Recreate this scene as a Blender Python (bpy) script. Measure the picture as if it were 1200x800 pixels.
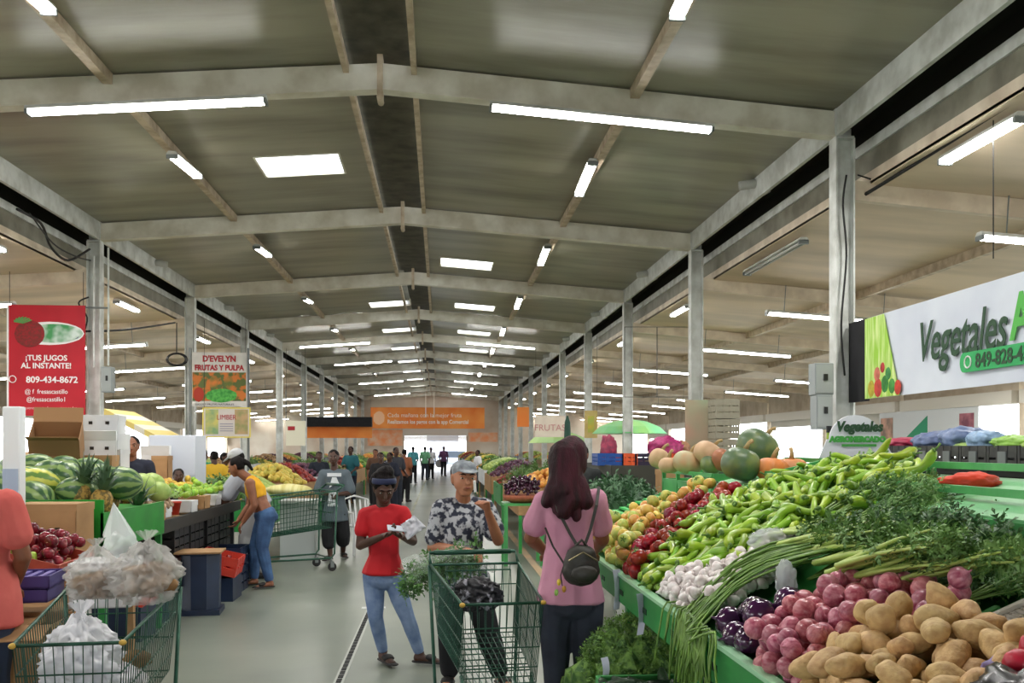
import bpy, bmesh, math, random
from mathutils import Vector, Matrix, Euler, noise
PI = math.pi
R = math.radians
random.seed(7)
SC = bpy.context.scene
C = SC.collection
for o in list(bpy.data.objects): bpy.data.objects.remove(o)

# ---------------------------------------------------------------- camera
F = 1100.0; H = 1.65; HZ = 523.0; TH = math.atan(84 / F)
SN, CS = math.sin(TH), math.cos(TH)
cam_d = bpy.data.cameras.new('camera'); cam = bpy.data.objects.new('camera', cam_d); C.objects.link(cam)
cam.location = (0, 0, H); cam.rotation_euler = (PI / 2, 0, -TH)
cam_d.sensor_width = 36; cam_d.lens = 36 * F / 1200; cam_d.shift_y = (HZ - 400) / 1200
cam_d.clip_end = 400; cam_d.clip_start = .05
SC.camera = cam

def W(px, py, Y):                     # photo pixel at world depth Y -> world point
    u = (px - 600) / F
    X = Y * (SN + u * CS) / (CS - u * SN)
    zc = X * SN + Y * CS
    return Vector((X, Y, H - (py - HZ) * zc / F))

# ---------------------------------------------------------------- world, exposure
wd = bpy.data.worlds.new('world'); SC.world = wd; wd.use_nodes = True
nt = wd.node_tree; nt.nodes.clear()
wo = nt.nodes.new('ShaderNodeOutputWorld'); bg = nt.nodes.new('ShaderNodeBackground')
bg.inputs[0].default_value = (.93, .96, 1, 1); bg.inputs[1].default_value = 4.5
nt.links.new(bg.outputs[0], wo.inputs[0])
SC.view_settings.view_transform = 'Standard'; SC.view_settings.look = 'None'
SC.view_settings.exposure = 0.45; SC.view_settings.gamma = 1; SC.view_settings.use_curve_mapping = False
TUBE = 20.0        # radiance of the fluorescent tubes
LAMP = 24.0       # watts of the light each nearby fixture throws

# ---------------------------------------------------------------- materials
MATS = {}
def mat(name, col, rough=.6, col2=None, scale=8, detail=3, bump=0, bscale=30, metal=0, spec=.4, rnd=0, hue=0,
        stretch=None, alpha=1, trans=0, sss=0, emit=0, contrast=(.35, .65), coat=0, obj=True):
    if name in MATS: return MATS[name]
    m = bpy.data.materials.new(name); m.use_nodes = True; MATS[name] = m
    t = m.node_tree; N = t.nodes; L = t.links; b = N['Principled BSDF']
    b.inputs['Roughness'].default_value = rough; b.inputs['Metallic'].default_value = metal
    b.inputs['Specular IOR Level'].default_value = spec
    b.inputs['Coat Weight'].default_value = coat
    c4 = lambda c: (c[0], c[1], c[2], 1)
    b.inputs['Base Color'].default_value = c4(col)
    src = None
    tc = N.new('ShaderNodeTexCoord'); vec = tc.outputs['Object' if obj else 'Generated']
    if stretch:
        mp = N.new('ShaderNodeMapping'); mp.inputs['Scale'].default_value = stretch; L.new(vec, mp.inputs[0]); vec = mp.outputs[0]
    if col2:
        n = N.new('ShaderNodeTexNoise'); n.inputs['Scale'].default_value = scale; n.inputs['Detail'].default_value = detail; L.new(vec, n.inputs['Vector'])
        r = N.new('ShaderNodeValToRGB'); r.color_ramp.elements[0].position = contrast[0]; r.color_ramp.elements[1].position = contrast[1]
        r.color_ramp.elements[0].color = c4(col); r.color_ramp.elements[1].color = c4(col2)
        L.new(n.outputs[0], r.inputs[0]); src = r.outputs[0]
    if rnd or hue:
        oi = N.new('ShaderNodeObjectInfo'); hs = N.new('ShaderNodeHueSaturation')
        mr = N.new('ShaderNodeMapRange'); mr.inputs[3].default_value = 1 - rnd; mr.inputs[4].default_value = 1 + rnd
        L.new(oi.outputs['Random'], mr.inputs[0]); L.new(mr.outputs[0], hs.inputs['Value'])
        mh = N.new('ShaderNodeMapRange'); mh.inputs[3].default_value = .5 - hue; mh.inputs[4].default_value = .5 + hue
        ml = N.new('ShaderNodeMath'); ml.operation = 'FRACT'; mm = N.new('ShaderNodeMath'); mm.operation = 'MULTIPLY'; mm.inputs[1].default_value = 7.31
        L.new(oi.outputs['Random'], mm.inputs[0]); L.new(mm.outputs[0], ml.inputs[0]); L.new(ml.outputs[0], mh.inputs[0]); L.new(mh.outputs[0], hs.inputs['Hue'])
        if src: L.new(src, hs.inputs['Color'])
        else: hs.inputs['Color'].default_value = c4(col)
        src = hs.outputs[0]
    if src: L.new(src, b.inputs['Base Color'])
    if bump:
        n2 = N.new('ShaderNodeTexNoise'); n2.inputs['Scale'].default_value = bscale; n2.inputs['Detail'].default_value = 4; L.new(vec, n2.inputs['Vector'])
        bp = N.new('ShaderNodeBump'); bp.inputs['Strength'].default_value = bump; bp.inputs['Distance'].default_value = .01
        L.new(n2.outputs[0], bp.inputs['Height']); L.new(bp.outputs[0], b.inputs['Normal'])
    if alpha < 1: b.inputs['Alpha'].default_value = alpha
    if trans: b.inputs['Transmission Weight'].default_value = trans
    if sss: b.inputs['Subsurface Weight'].default_value = sss; b.inputs['Subsurface Radius'].default_value = (.02, .01, .005); b.inputs['Subsurface Scale'].default_value = .5
    if emit:
        b.inputs['Emission Color'].default_value = c4(col); b.inputs['Emission Strength'].default_value = emit
    return m

def S(r, g, b):                        # sRGB 0-255 -> linear
    f = lambda v: (v / 255 / 12.92) if v <= 10 else ((v / 255 + .055) / 1.055) ** 2.4
    return (f(r), f(g), f(b))

# ---------------------------------------------------------------- mesh builder
_ico = {}
def ico(n):
    if n not in _ico:
        b = bmesh.new(); bmesh.ops.create_icosphere(b, subdivisions=n, radius=1)
        _ico[n] = ([v.co.copy() for v in b.verts], [[v.index for v in f.verts] for f in b.faces]); b.free()
    return _ico[n]

class MB:
    def __init__(s): s.v = []; s.f = []; s.m = []; s.mi = 0
    def add(s, vs, fs, M=None):
        k = len(s.v)
        s.v += [tuple(M @ Vector(v)) if M else tuple(v) for v in vs]
        s.f += [[i + k for i in f] for f in fs]; s.m += [s.mi] * len(fs)
        return s
    def box(s, x0, y0, z0, x1, y1, z1, M=None):
        vs = [(x, y, z) for z in (z0, z1) for y in (y0, y1) for x in (x0, x1)]
        return s.add(vs, [(0, 2, 3, 1), (4, 5, 7, 6), (0, 1, 5, 4), (2, 6, 7, 3), (0, 4, 6, 2), (1, 3, 7, 5)], M)
    def beam(s, a, b, w, h, up=(0, 0, 1)):
        a = Vector(a); b = Vector(b); d = (b - a); L = d.length; d.normalize(); up = Vector(up)
        x = d.cross(up); x = x.normalized() if x.length > 1e-6 else Vector((1, 0, 0)); z = x.cross(d)
        M = Matrix((x, d, z)).transposed().to_4x4(); M.translation = a
        return s.box(-w / 2, 0, -h / 2, w / 2, L, h / 2, M)
    def tube(s, pts, r, n=6, closed=False, cap=True):
        pts = [Vector(p) for p in pts]; rs = r if isinstance(r, (list, tuple)) else [r] * len(pts)
        k = len(pts); vs = []; fs = []; nrm = None
        for i, p in enumerate(pts):
            if closed: t = pts[(i + 1) % k] - pts[i - 1]
            else: t = pts[min(i + 1, k - 1)] - pts[max(i - 1, 0)]
            if t.length < 1e-9: t = Vector((0, 0, 1))
            t.normalize()
            if nrm is None:
                nrm = t.orthogonal().normalized()
            nrm = (nrm - t * nrm.dot(t)); nrm = nrm.normalized() if nrm.length > 1e-6 else t.orthogonal().normalized()
            bn = t.cross(nrm)
            for j in range(n):
                a = 2 * PI * j / n; vs.append(p + (nrm * math.cos(a) + bn * math.sin(a)) * rs[i])
        for i in range(k if closed else k - 1):
            for j in range(n):
                a = i * n + j; b = i * n + (j + 1) % n; c = ((i + 1) % k) * n + (j + 1) % n; d = ((i + 1) % k) * n + j
                fs.append((a, b, c, d))
        if cap and not closed:
            fs.append(tuple(reversed(range(n)))); fs.append(tuple(range((k - 1) * n, k * n)))
        return s.add(vs, fs)
    def lathe(s, prof, n=16, M=None, wob=None):
        vs = []; fs = []; k = len(prof)
        for i, (r, z) in enumerate(prof):
            for j in range(n):
                a = 2 * PI * j / n; q = wob(a, i) if wob else 1
                vs.append((r * q * math.cos(a), r * q * math.sin(a), z))
        for i in range(k - 1):
            for j in range(n): fs.append((i * n + j, i * n + (j + 1) % n, (i + 1) * n + (j + 1) % n, (i + 1) * n + j))
        fs.append(tuple(reversed(range(n)))); fs.append(tuple(range((k - 1) * n, k * n)))
        return s.add(vs, fs, M)
    def ball(s, c, r, n=2, M=None):
        vs, fs = ico(n); r = r if isinstance(r, (tuple, list, Vector)) else (r, r, r)
        X = Matrix.Translation(Vector(c)) @ (M if M else Matrix()) @ Matrix.Diagonal((r[0], r[1], r[2], 1))
        return s.add(vs, fs, X)
    def quad(s, a, b, c, d): return s.add([a, b, c, d], [(0, 1, 2, 3)])
    def prism(s, poly, axis, lo, hi):     # polygon in the two other axes, extruded along axis
        n = len(poly); vs = []
        for t in (lo, hi):
            for (p, q) in poly:
                vs.append((t, p, q) if axis == 'x' else ((p, t, q) if axis == 'y' else (p, q, t)))
        fs = [tuple(range(n)), tuple(range(2 * n - 1, n - 1, -1))] + [(i, i + n, (i + 1) % n + n, (i + 1) % n) for i in range(n)]
        return s.add(vs, fs)
    def build(s, name, m, parent=None, smooth=False, bevel=0, fix=True, loc=None):
        me = bpy.data.meshes.new(name); me.from_pydata(s.v, [], s.f)
        ms = m if isinstance(m, (list, tuple)) else [m]
        for x in ms: me.materials.append(x)
        if len(ms) > 1: me.polygons.foreach_set('material_index', s.m)
        if fix or bevel:
            b = bmesh.new(); b.from_mesh(me)
            if fix: bmesh.ops.recalc_face_normals(b, faces=b.faces)
            if bevel:
                es = [e for e in b.edges if len(e.link_faces) == 2 and e.calc_face_angle(0) > .5]
                bmesh.ops.bevel(b, geom=es, offset=bevel, segments=2, affect='EDGES', profile=.5)
            b.to_mesh(me); b.free()
        if smooth: me.shade_smooth()
        me.update()
        return mobj(name, me, parent, loc)

def mobj(name, me, parent=None, loc=None):
    o = bpy.data.objects.new(name, me); C.objects.link(o)
    if parent: o.parent = parent
    if loc: o.location = loc
    return o
def thing(name, label, cat, loc=(0, 0, 0), rz=0, group=None):
    o = bpy.data.objects.new(name, None); C.objects.link(o); o.empty_display_size = .1
    o.location = loc; o.rotation_euler = (0, 0, rz); return tag(o, label, cat, group)
def tag(o, label=None, cat=None, group=None, kind=None):
    if label: o['label'] = label
    if cat: o['category'] = cat
    if group: o['group'] = group
    if kind: o['kind'] = kind
    return o
def struct(name, mb, m, parent=None, **k):
    o = mb.build(name, m, parent, **k)
    if not parent: o['kind'] = 'structure'
    return o
def kids(o): return [c for c in o.children]
def dup(root, loc, rot=None, label=None, group=None, scale=None, ks=None):
    r = root.copy(); C.objects.link(r); r.location = loc
    if rot is not None: r.rotation_euler = rot if isinstance(rot, (tuple, list, Euler)) else (0, 0, rot)
    if label: r['label'] = label
    if group: r['group'] = group
    if scale: r.scale = scale if isinstance(scale, (tuple, list)) else (scale,) * 3
    def rec(a, b):
        for ch in KIDS(a):
            c = ch.copy(); C.objects.link(c); c.parent = b; rec(ch, c)
    rec(root, r)
    return r
_kc = {}
def KIDS(o):
    if o.name not in _kc: _kc[o.name] = list(o.children)
    return _kc[o.name]
def text(name, s, size, m, parent, M, ext=.003, align='LEFT', shear=0, xs=1, bold=0, sp=1):
    cu = bpy.data.curves.new(name, 'FONT'); cu.body = s; cu.size = size; cu.extrude = ext; cu.align_x = align
    cu.shear = shear; cu.offset = bold; cu.resolution_u = 3; cu.space_character = sp
    t = bpy.data.objects.new(name, cu); C.objects.link(t)
    dg = bpy.context.evaluated_depsgraph_get(); me = bpy.data.meshes.new_from_object(t.evaluated_get(dg))
    bpy.data.objects.remove(t); me.transform(M @ Matrix.Diagonal((xs, 1, 1, 1))); me.materials.clear(); me.materials.append(m)
    return mobj(name, me, parent)
# ================================================================= STRUCTURE
white_paint = mat('white_paint', S(226, 223, 210), .5, S(196, 190, 172), 3, 5, bump=.15, bscale=12)
cool_paint = mat('cool_paint', S(220, 223, 220), .5, S(184, 186, 180), 4, 5, bump=.15, bscale=20)
warm_paint = mat('warm_paint', S(226, 212, 190), .55, S(196, 180, 158), 3, 4)
rust_paint = mat('rust_paint', S(200, 184, 160), .6, S(164, 146, 122), 6, 5)
roof_m = mat('roof_sheet', S(150, 147, 128), .34, S(106, 103, 86), 1.1, 7, bump=.3, bscale=5, stretch=(.35, 1.6, 1), contrast=(.4, .72), spec=.45)
siderf_m = mat('side_roof_sheet', S(214, 194, 166), .6, S(168, 152, 126), .8, 6, bump=.2, bscale=5, stretch=(.4, 1.4, 1), contrast=(.4, .75))
dark_m = mat('dark_gap', S(40, 38, 34), .9)  # near-black that stands for the shade up in the eave gap
grey_metal = mat('grey_metal', S(120, 126, 126), .45, metal=.4)
steel_m = mat('bare_steel', S(150, 150, 148), .3, metal=.8)
tube_m = mat('tube_glow', (1, .985, .95), .3, emit=TUBE)
dead_tube_m = mat('dead_tube', S(190, 190, 185), .25)
black_wire = mat('black_cable', S(28, 28, 28), .6)
sky_m = mat('skylight_sheet', (.95, .96, .95), .5)
_b = sky_m.node_tree; _t = _b.nodes.new('ShaderNodeBsdfTranslucent'); _t.inputs[0].default_value = (.95, .96, .95, 1)
_b.links.new(_t.outputs[0], _b.nodes['Material Output'].inputs[0])

floor_m = mat('concrete_floor', S(128, 134, 122), .32, S(102, 110, 100), .6, 8, bump=.12, bscale=3, contrast=(.35, .7), spec=.5)
Y0, NB = 4.14, 12            # first frame in front of the camera plane, one every 6 m
XR, XL, XM = 4.36, -5.64, -.64
ZE, ZR = 5.08, 5.456         # underside of the rafters at eave and ridge
SL = (ZR - ZE) / (XR - XM)
YEND = 70.6
YS = -8.0
m = MB(); m.box(-16.2, YS, -.15, 15.2, YEND, 0); struct('floor', m, floor_m)
m = MB(); m.box(-60, -70, -.2, 60, 150, -.16); tag(m.build('ground', mat('asphalt', S(170, 170, 165), .9)), kind='structure')

frames = [Y0 + 6 * i for i in range(-1, NB)]
ceil = MB().box(XM - .36, YS, ZR + .36, XM + .36, YEND, ZR + .38).build('ceiling', mat('ridge_cap', S(84, 80, 66), .6, S(50, 48, 38), 4, 5)); ceil['kind'] = 'structure'
TOP = .30
def zr(x): return ZR + TOP - abs(x - XM) * SL
skyl = {(1, 'l'): (-2.55, 13.1), (2, 'r'): (.0, 20.2), (3, 'l'): (-1.9, 25.9), (0, 'r'): (.6, 4.9)}
for i in range(3, 12):
    skyl[(i, 'r')] = (.4 + .2 * (i % 3), Y0 + 6 * i + 4.2); skyl[(i, 'l')] = (-2.0, Y0 + 6 * i + 4.2)
pan = 0
for i, y in enumerate(frames):
    k = i - 1
    a, b = (y if i else YS), min(y + 6, YEND)
    for side in 'lr':
        sg = -1 if side == 'l' else 1
        xo = XL - .12 if side == 'l' else XR + .12; xi = XM + sg * .34
        sk = skyl.get((k, side))
        pcs = []
        if sk:
            w, l = 1.15, .95
            sx0, sx1 = sk[0], sk[0] + w; sy0, sy1 = sk[1], sk[1] + l
            lo, hi = min(xo, xi), max(xo, xi)
            pcs = [(lo, sx0, a, b), (sx1, hi, a, b), (sx0, sx1, a, sy0), (sx0, sx1, sy1, b)]
            s = MB(); z0, z1 = zr(sx0), zr(sx1)
            s.add([(sx0, sy0, z0 + .03), (sx1, sy0, z1 + .03), (sx1, sy1, z1 + .03), (sx0, sy1, z0 + .03)], [(0, 1, 2, 3)])
            s.build('skylight_sheet', sky_m, ceil, fix=False)
            s = MB()
            for (p, q) in (((sx0, sy0), (sx1, sy0)), ((sx1, sy0), (sx1, sy1)), ((sx1, sy1), (sx0, sy1)), ((sx0, sy1), (sx0, sy0))):
                s.beam((p[0], p[1], zr(p[0]) + .015), (q[0], q[1], zr(q[0]) + .015), .03, .05)
            s.build('skylight_frame', white_paint, ceil)
        else: pcs = [(min(xo, xi), max(xo, xi), a, b)]
        s = MB()
        for (x0, x1, ya, yb) in pcs:
            if x1 - x0 < .01 or yb - ya < .01: continue
            s.add([(x0, ya, zr(x0)), (x1, ya, zr(x1)), (x1, yb, zr(x1)), (x0, yb, zr(x0)),
                   (x0, ya, zr(x0) + .04), (x1, ya, zr(x1) + .04), (x1, yb, zr(x1) + .04), (x0, yb, zr(x0) + .04)],
                  [(0, 3, 2, 1), (4, 5, 6, 7), (0, 1, 5, 4), (1, 2, 6, 5), (2, 3, 7, 6), (3, 0, 4, 7)])
        s.build('roof_sheet', roof_m, ceil)
    # purlins between this frame and the next
    for x, w, h, mm in ((XM - .36, .06, .1, rust_paint), (XM + .36, .06, .1, rust_paint), (XM - 2.82, .1, .11, rust_paint), (XM + 2.75, .1, .11, rust_paint)):
        s = MB().beam((x, a, zr(x) - .06), (x, b, zr(x) - .06), w, h).build('purlin', mm, ceil)
# rafters, columns, eaves
for i, y in enumerate(frames):
    m = MB()
    for sg, xe in ((-1, XL), (1, XR)):
        p0 = (XM, ZR); p1 = (xe, ZE)
        m.prism([(p0[0], p0[1]), (p1[0], p1[1]), (p1[0], p1[1] + TOP - .02), (p0[0], p0[1] + TOP - .02)], 'y', y - .055, y + .055)
        q = MB().prism([(p0[0], p0[1] - .006), (p1[0], p1[1] - .006), (p1[0], p1[1] + .012), (p0[0], p0[1] + .012)], 'y', y - .085, y + .085)
        m.add(q.v, q.f)
    m.build('rafter', white_paint, ceil)
    m = MB(); m.box(XM - .03, y - .1, ZR - .06, XM + .03, y + .1, ZR + .42); m.tube([(XM, y - .1, ZR - .09), (XM, y + .1, ZR - .09)], .035, 8)
    m.build('ridge_plate', rust_paint, ceil)
    if y < 1: continue
    for xe, sg in ((XL, -1), (XR, 1)):
        m = MB(); x0 = xe; x1 = xe + sg * .2
        m.box(min(x0, x1), y - .008, 0, max(x0, x1), y + .008, ZE + .1)
        m.box(x0 - .01, y - .09, 0, x0 + .01, y + .09, ZE + .3); m.box(x1 - .01, y - .09, 0, x1 + .01, y + .09, ZE - .02)
        m.box(xe - .15 + sg * .1, y - .15, 0, xe + .15 + sg * .1, y + .15, .02)
        m.box(min(xe, x1), y - .09, ZE - .03, max(xe, x1), y + .09, ZE)
        c = m.build('steel_column', cool_paint); c['kind'] = 'structure'
# longitudinal eave members and side naves
SX = 14.4; SXL = -15.64
def zs(x):                                   # underside of the side roofs
    d = (x - XR - .41) if x > 0 else (XL - .41 - x)
    return 4.56 - .068 * d
for xe, sg, nm in ((XR, 1, 'right'), (XL, -1, 'left')):
    x1 = xe + sg * .05
    tr = MB().box(min(xe, x1), YS, ZE + .0, max(xe, x1), YEND, ZE + .30).build('eave_beam', cool_paint); tr['kind'] = 'structure'; tr.name = 'trim_1' if sg > 0 else 'trim_2'
    g = xe + sg * .41
    MB().box(min(xe - 0, g + sg * .2), YS, ZE + .31, max(xe, g + sg * .2), YEND, ZE + .33).build('valley_plate', dark_m, tr)  # dark sheet in place of the shade between eave beam and gutter
    MB().box(min(g + sg * .17, g + sg * .2), YS, 5.06, max(g + sg * .17, g + sg * .2), YEND, ZE + .31).build('valley_side', dark_m, tr)  # dark sheet added to stop sky showing through the gap
    MB().box(min(g, g + sg * .03), YS, 4.96, max(g, g + sg * .03), YEND, 5.08).build('gutter_flange', cool_paint, tr)  # top of the gutter face, its brighter light put into a white paint
    MB().box(min(g + sg * .03, g + sg * .2), YS, 4.72, max(g + sg * .03, g + sg * .2), YEND, 5.06).build('gutter', mat('gutter_grey', S(140, 138, 122), .5, S(110, 106, 92), 3, 5), tr)
    MB().box(min(g, g + sg * .12), YS, 4.57, max(g, g + sg * .12), YEND, 4.71).build('purlin', warm_paint, tr)
    xo = SX if sg > 0 else SXL
    for i, y in enumerate(frames):
        a, b = (y if i else YS), min(y + 6, YEND)
        m = MB(); gx = g; lo, hi = (gx, xo + .3 * sg)
        m.add([(lo, a, zs(lo)), (hi, a, zs(hi)), (hi, b, zs(hi)), (lo, b, zs(lo)), (lo, a, zs(lo) + .04), (hi, a, zs(hi) + .04), (hi, b, zs(hi) + .04), (lo, b, zs(lo) + .04)],
              [(0, 3, 2, 1), (4, 5, 6, 7), (0, 1, 5, 4), (1, 2, 6, 5), (2, 3, 7, 6), (3, 0, 4, 7)])
        m.build('roof_sheet', siderf_m, ceil)
        for px_ in (2.6, 5.3, 8.0):
            x = g + sg * px_
            MB().beam((x, a, zs(x) - .07), (x, b, zs(x) - .07), .09, .14).build('purlin', rust_paint, ceil)
        m = MB(); x0 = xe + sg * .2
        m.prism([(x0, 4.39 + 0), (xo, zs(xo) - .36), (xo, zs(xo) - .15), (x0, 4.60)], 'y', y - .05, y + .05)
        m.build('rafter', warm_paint, ceil)
        m = MB(); m.box(xo - .1, y - .1, 0, xo + .1, y + .1, zs(xo) - .1); c = m.build('steel_column', warm_paint); c['kind'] = 'structure'
    # outer wall: lintel band over wide openings, roller shutter boxes, low wall
    w = MB(); w.box(xo - .08, YS, 2.95, xo + .08, YEND, 3.95)
    wl = w.build('wall_' + nm, mat('wall_plaster', S(190, 178, 160), .8, S(165, 150, 130), 1.5, 5)); wl['kind'] = 'structure'
    MB().box(xo - .12, YS, 0, xo + .1, YEND, .45).build('low_wall', MATS['wall_plaster'], wl)
    for i, y in enumerate(frames):
        a, b = y + .15, min(y + 5.85, YEND)
        m = MB(); m.box(xo - sg * .1 - .16, a, 2.72, xo - sg * .1 + .16, b, 3.05)
        m.build('shutter_box', mat('shutter_metal', S(205, 200, 190), .5), wl)
        drop = [1.6, 0, 0.6, 0, 0, 1.2, 0, 2.1, 0, .5, 0, 0, 1][i % 13] if sg < 0 else [0, 0, .25, 0, .0, .9, .3, 0, 1.7, 0, .6, 0, 0][i % 13]
        if drop:
            m = MB(); n = int(drop / .09)
            for j in range(n): m.box(xo - .02, a, 2.72 - .09 * (j + 1) + .012, xo + .02, b, 2.72 - .09 * j); 
            for j in range(n): m.box(xo - .01, a, 2.72 - .09 * (j + 1), xo + .01, b, 2.72 - .09 * (j + 1) + .012)
            m.build('shutter', MATS['shutter_metal'], wl)
# back wall with its opening
m = MB(); bw = MATS['wall_plaster']
m.box(SXL, YEND, 0, -2.7, YEND + .15, 4.2); m.box(1.95, YEND, 0, SX, YEND + .15, 4.2); m.box(-2.7, YEND, 2.5, 1.95, YEND + .15, 4.2)
m.box(SXL, YEND, 4.2, SX, YEND + .15, 6.0)
struct('wall_back', m, mat('back_wall', S(214, 205, 190), .8, S(190, 170, 150), .6, 3))
m = MB(); m.box(-2.8, YEND - .2, 2.45, 2.05, YEND, 2.95); o = m.build('door_1', MATS['shutter_metal']); o['kind'] = 'structure'
for k in range(5): MB().box(-2.7, YEND - .03, 2.45 - .08 * (k + 1), 1.95, YEND + .03, 2.45 - .08 * k - .01).build('shutter_slat', MATS['shutter_metal'], o)
m = MB(); m.box(SXL, YS - .15, 0, -4.0, YS, 6.2); m.box(4.0, YS - .15, 0, SX, YS, 6.2); m.box(-4.0, YS - .15, 3.2, 4.0, YS, 6.2); struct('wall_front', m, MATS['back_wall'])  # unseen wall added behind the camera to cut the light from there
# orange hoarding under the banner on both sides of the opening
org = mat('orange_print', S(226, 116, 40), .6, S(236, 150, 70), .8, 2)
t = thing('banner', 'long orange banner with white lettering hung across the far end above the exit', 'banner', (-.9, 68.1, 2.95))
MB().box(-4.1, -.02, 0, 4.1, .02, 1.52).build('banner_sheet', org, t)
MB().ball((-3.5, -.03, .75), (.42, .01, .5), 2).build('emblem', mat('pale_orange', S(240, 190, 150), .6), t)
Mx = Matrix.Rotation(PI / 2, 4, 'X')
text('lettering', 'Cada mañana con la mejor fruta', .42, mat('white_ink', S(240, 235, 225), .6), t, Matrix.Translation((-2.9, -.03, .82)) @ Mx, xs=.98)
text('lettering', 'Realizamos los pagos con la app Comercial', .40, MATS['white_ink'], t, Matrix.Translation((-2.9, -.03, .35)) @ Mx, bold=.008, xs=.84)
for x in (-.15, .45): MB().box(x - .03, -.04, .8, x + .03, 0, 2.6).build('hanging_strap', MATS['white_ink'], t)
for (x0, x1, z0, z1, nm_) in ((-5.4, -2.8, 1.7, 2.9, 'orange printed panel left of the far exit'), (2.1, 4.3, 2.0, 2.7, 'orange printed panel right of the far exit')):
    o = MB().box(x0, 70.5, z0, x1, 70.58, z1).build('panel', mat('orange_pale', S(232, 150, 100), .6, S(225, 190, 160), 2, 2)); tag(o, nm_, 'panel')

# floor drain with its dashed grate, painted line
dr = MB().box(-.745, 1.0, .0, -.675, 9.7, .004).build('trim_3', mat('pale_line', S(178, 182, 176), .5)); dr['kind'] = 'structure'
m = MB()
y = 1.0
while y < 9.6:
    m.box(-.728, y, .001, -.692, y + .085, .009); y += .115
o = m.build('drain_slots', mat('slot_black', S(22, 24, 24), .7), dr); o['kind'] = 'stuff'
MB().box(-.80, 9.62, .0, -.56, 9.72, .006).build('end_plate', mat('white_plate', S(206, 210, 208), .5), dr)
m = MB(); m.box(-.74, 9.9, 0, -.68, 60, .004); o = m.build('trim_4', mat('faded_yellow', S(175, 172, 140), .5, S(135, 138, 122), 2, 5)); o['kind'] = 'structure'
m = MB(); m.box(1.26, 7.5, 0, 1.36, 60, .004); o = m.build('trim_5', mat('faded_orange', S(196, 164, 130), .5, S(160, 150, 130), 2, 5)); o['kind'] = 'structure'

# ---------------------------------------------------------------- fluorescent fixtures
def fixture(length, name='fluorescent_light', lit=True, ntube=2, lamp=True):
    t = thing(name, '', 'ceiling light')
    L = length / 2
    m = MB(); m.prism([(-.075, .05), (-.045, .095), (.045, .095), (.075, .05)], 'x', -L, L)
    m.build('housing', cool_paint, t)
    for x in (-L, L - .03): MB().box(x, -.07, .0, x + .03, .07, .06).build('end_cap', grey_metal, t)
    for yy in ((-.035, .035) if ntube == 2 else (0,)):
        MB().tube([(-L + .03, yy, .022), (L - .03, yy, .022)], .017, 8).build('tube', tube_m if lit else dead_tube_m, t, smooth=True)
    if lit and lamp:
        d = bpy.data.lights.new('tube_light', 'AREA'); d.shape = 'RECTANGLE'; d.size = length * .9; d.size_y = .12; d.energy = LAMP * length; d.color = (1, .975, .93)
        l = bpy.data.objects.new('tube_light', d); C.objects.link(l); l.parent = t; l.location = (0, 0, -.01)
    return t
fx_long = fixture(2.44); fx_short = fixture(1.25); fx_far = fixture(2.44, lamp=False); fx_fars = fixture(1.25, lamp=False); fx_dead = fixture(2.4, lit=False)
fx_hung = fixture(2.44); fx_hungf = fixture(2.44, lamp=False)
for t_ in (fx_hung, fx_hungf, fx_dead):
    for x_ in (-.9, .9): MB().tube([(x_, 0, .08), (x_, 0, .56 if t_ is not fx_dead else .3)], .008, 4).build('hanger', grey_metal, t_)
used = set()
def place_fx(src, loc, rot, label, group=None):
    if src.name in used: return dup(src, loc, rot, label, group)
    used.add(src.name); KIDS(src); src.location = loc; src.rotation_euler = rot; tag(src, label, group=group); return src
def raf(x): return ZR - abs(x - XM) * SL
for (px0, px1, fi, lab) in ((30, 315, 1, 'long twin-tube light under the nearest white rafter, left half'), (570, 838, 1, 'long twin-tube light under the nearest white rafter, right half'),
                            (345, 440, 5, 'long twin-tube light under the fifth white rafter, left half'), (540, 633, 5, 'long twin-tube light under the fifth white rafter, right half'),
                            (-1, -4.3, 0, 'added twin-tube light out of view above the front of the hall'), (1.5, 1.5, 0, 'added twin-tube light out of view over the front of the hall on the right')):  # last two are out-of-view lamps added to light the foreground
    y = Y0 + 6 * fi - (.12 if fi else 0) - (6 if fi == 5 else 0) + (4.6 if fi == 5 else 0)
    if fi == 0: x = -3.2 if px0 < 0 else 1.9; sg = -1 if px0 < 0 else 1; y = 4.0
    else: x = (W(px0, 140, y).x + W(px1, 140, y).x) / 2; sg = -1 if x < XM else 1
    place_fx(fx_long, (x, y, raf(x) - .13), (0, math.atan(SL) * sg, 0), lab)
nth = ['nearest', 'second', 'third', 'fourth', 'fifth', 'sixth', 'seventh', 'eighth', 'ninth', 'tenth', 'eleventh', 'twelfth', 'last']
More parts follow.
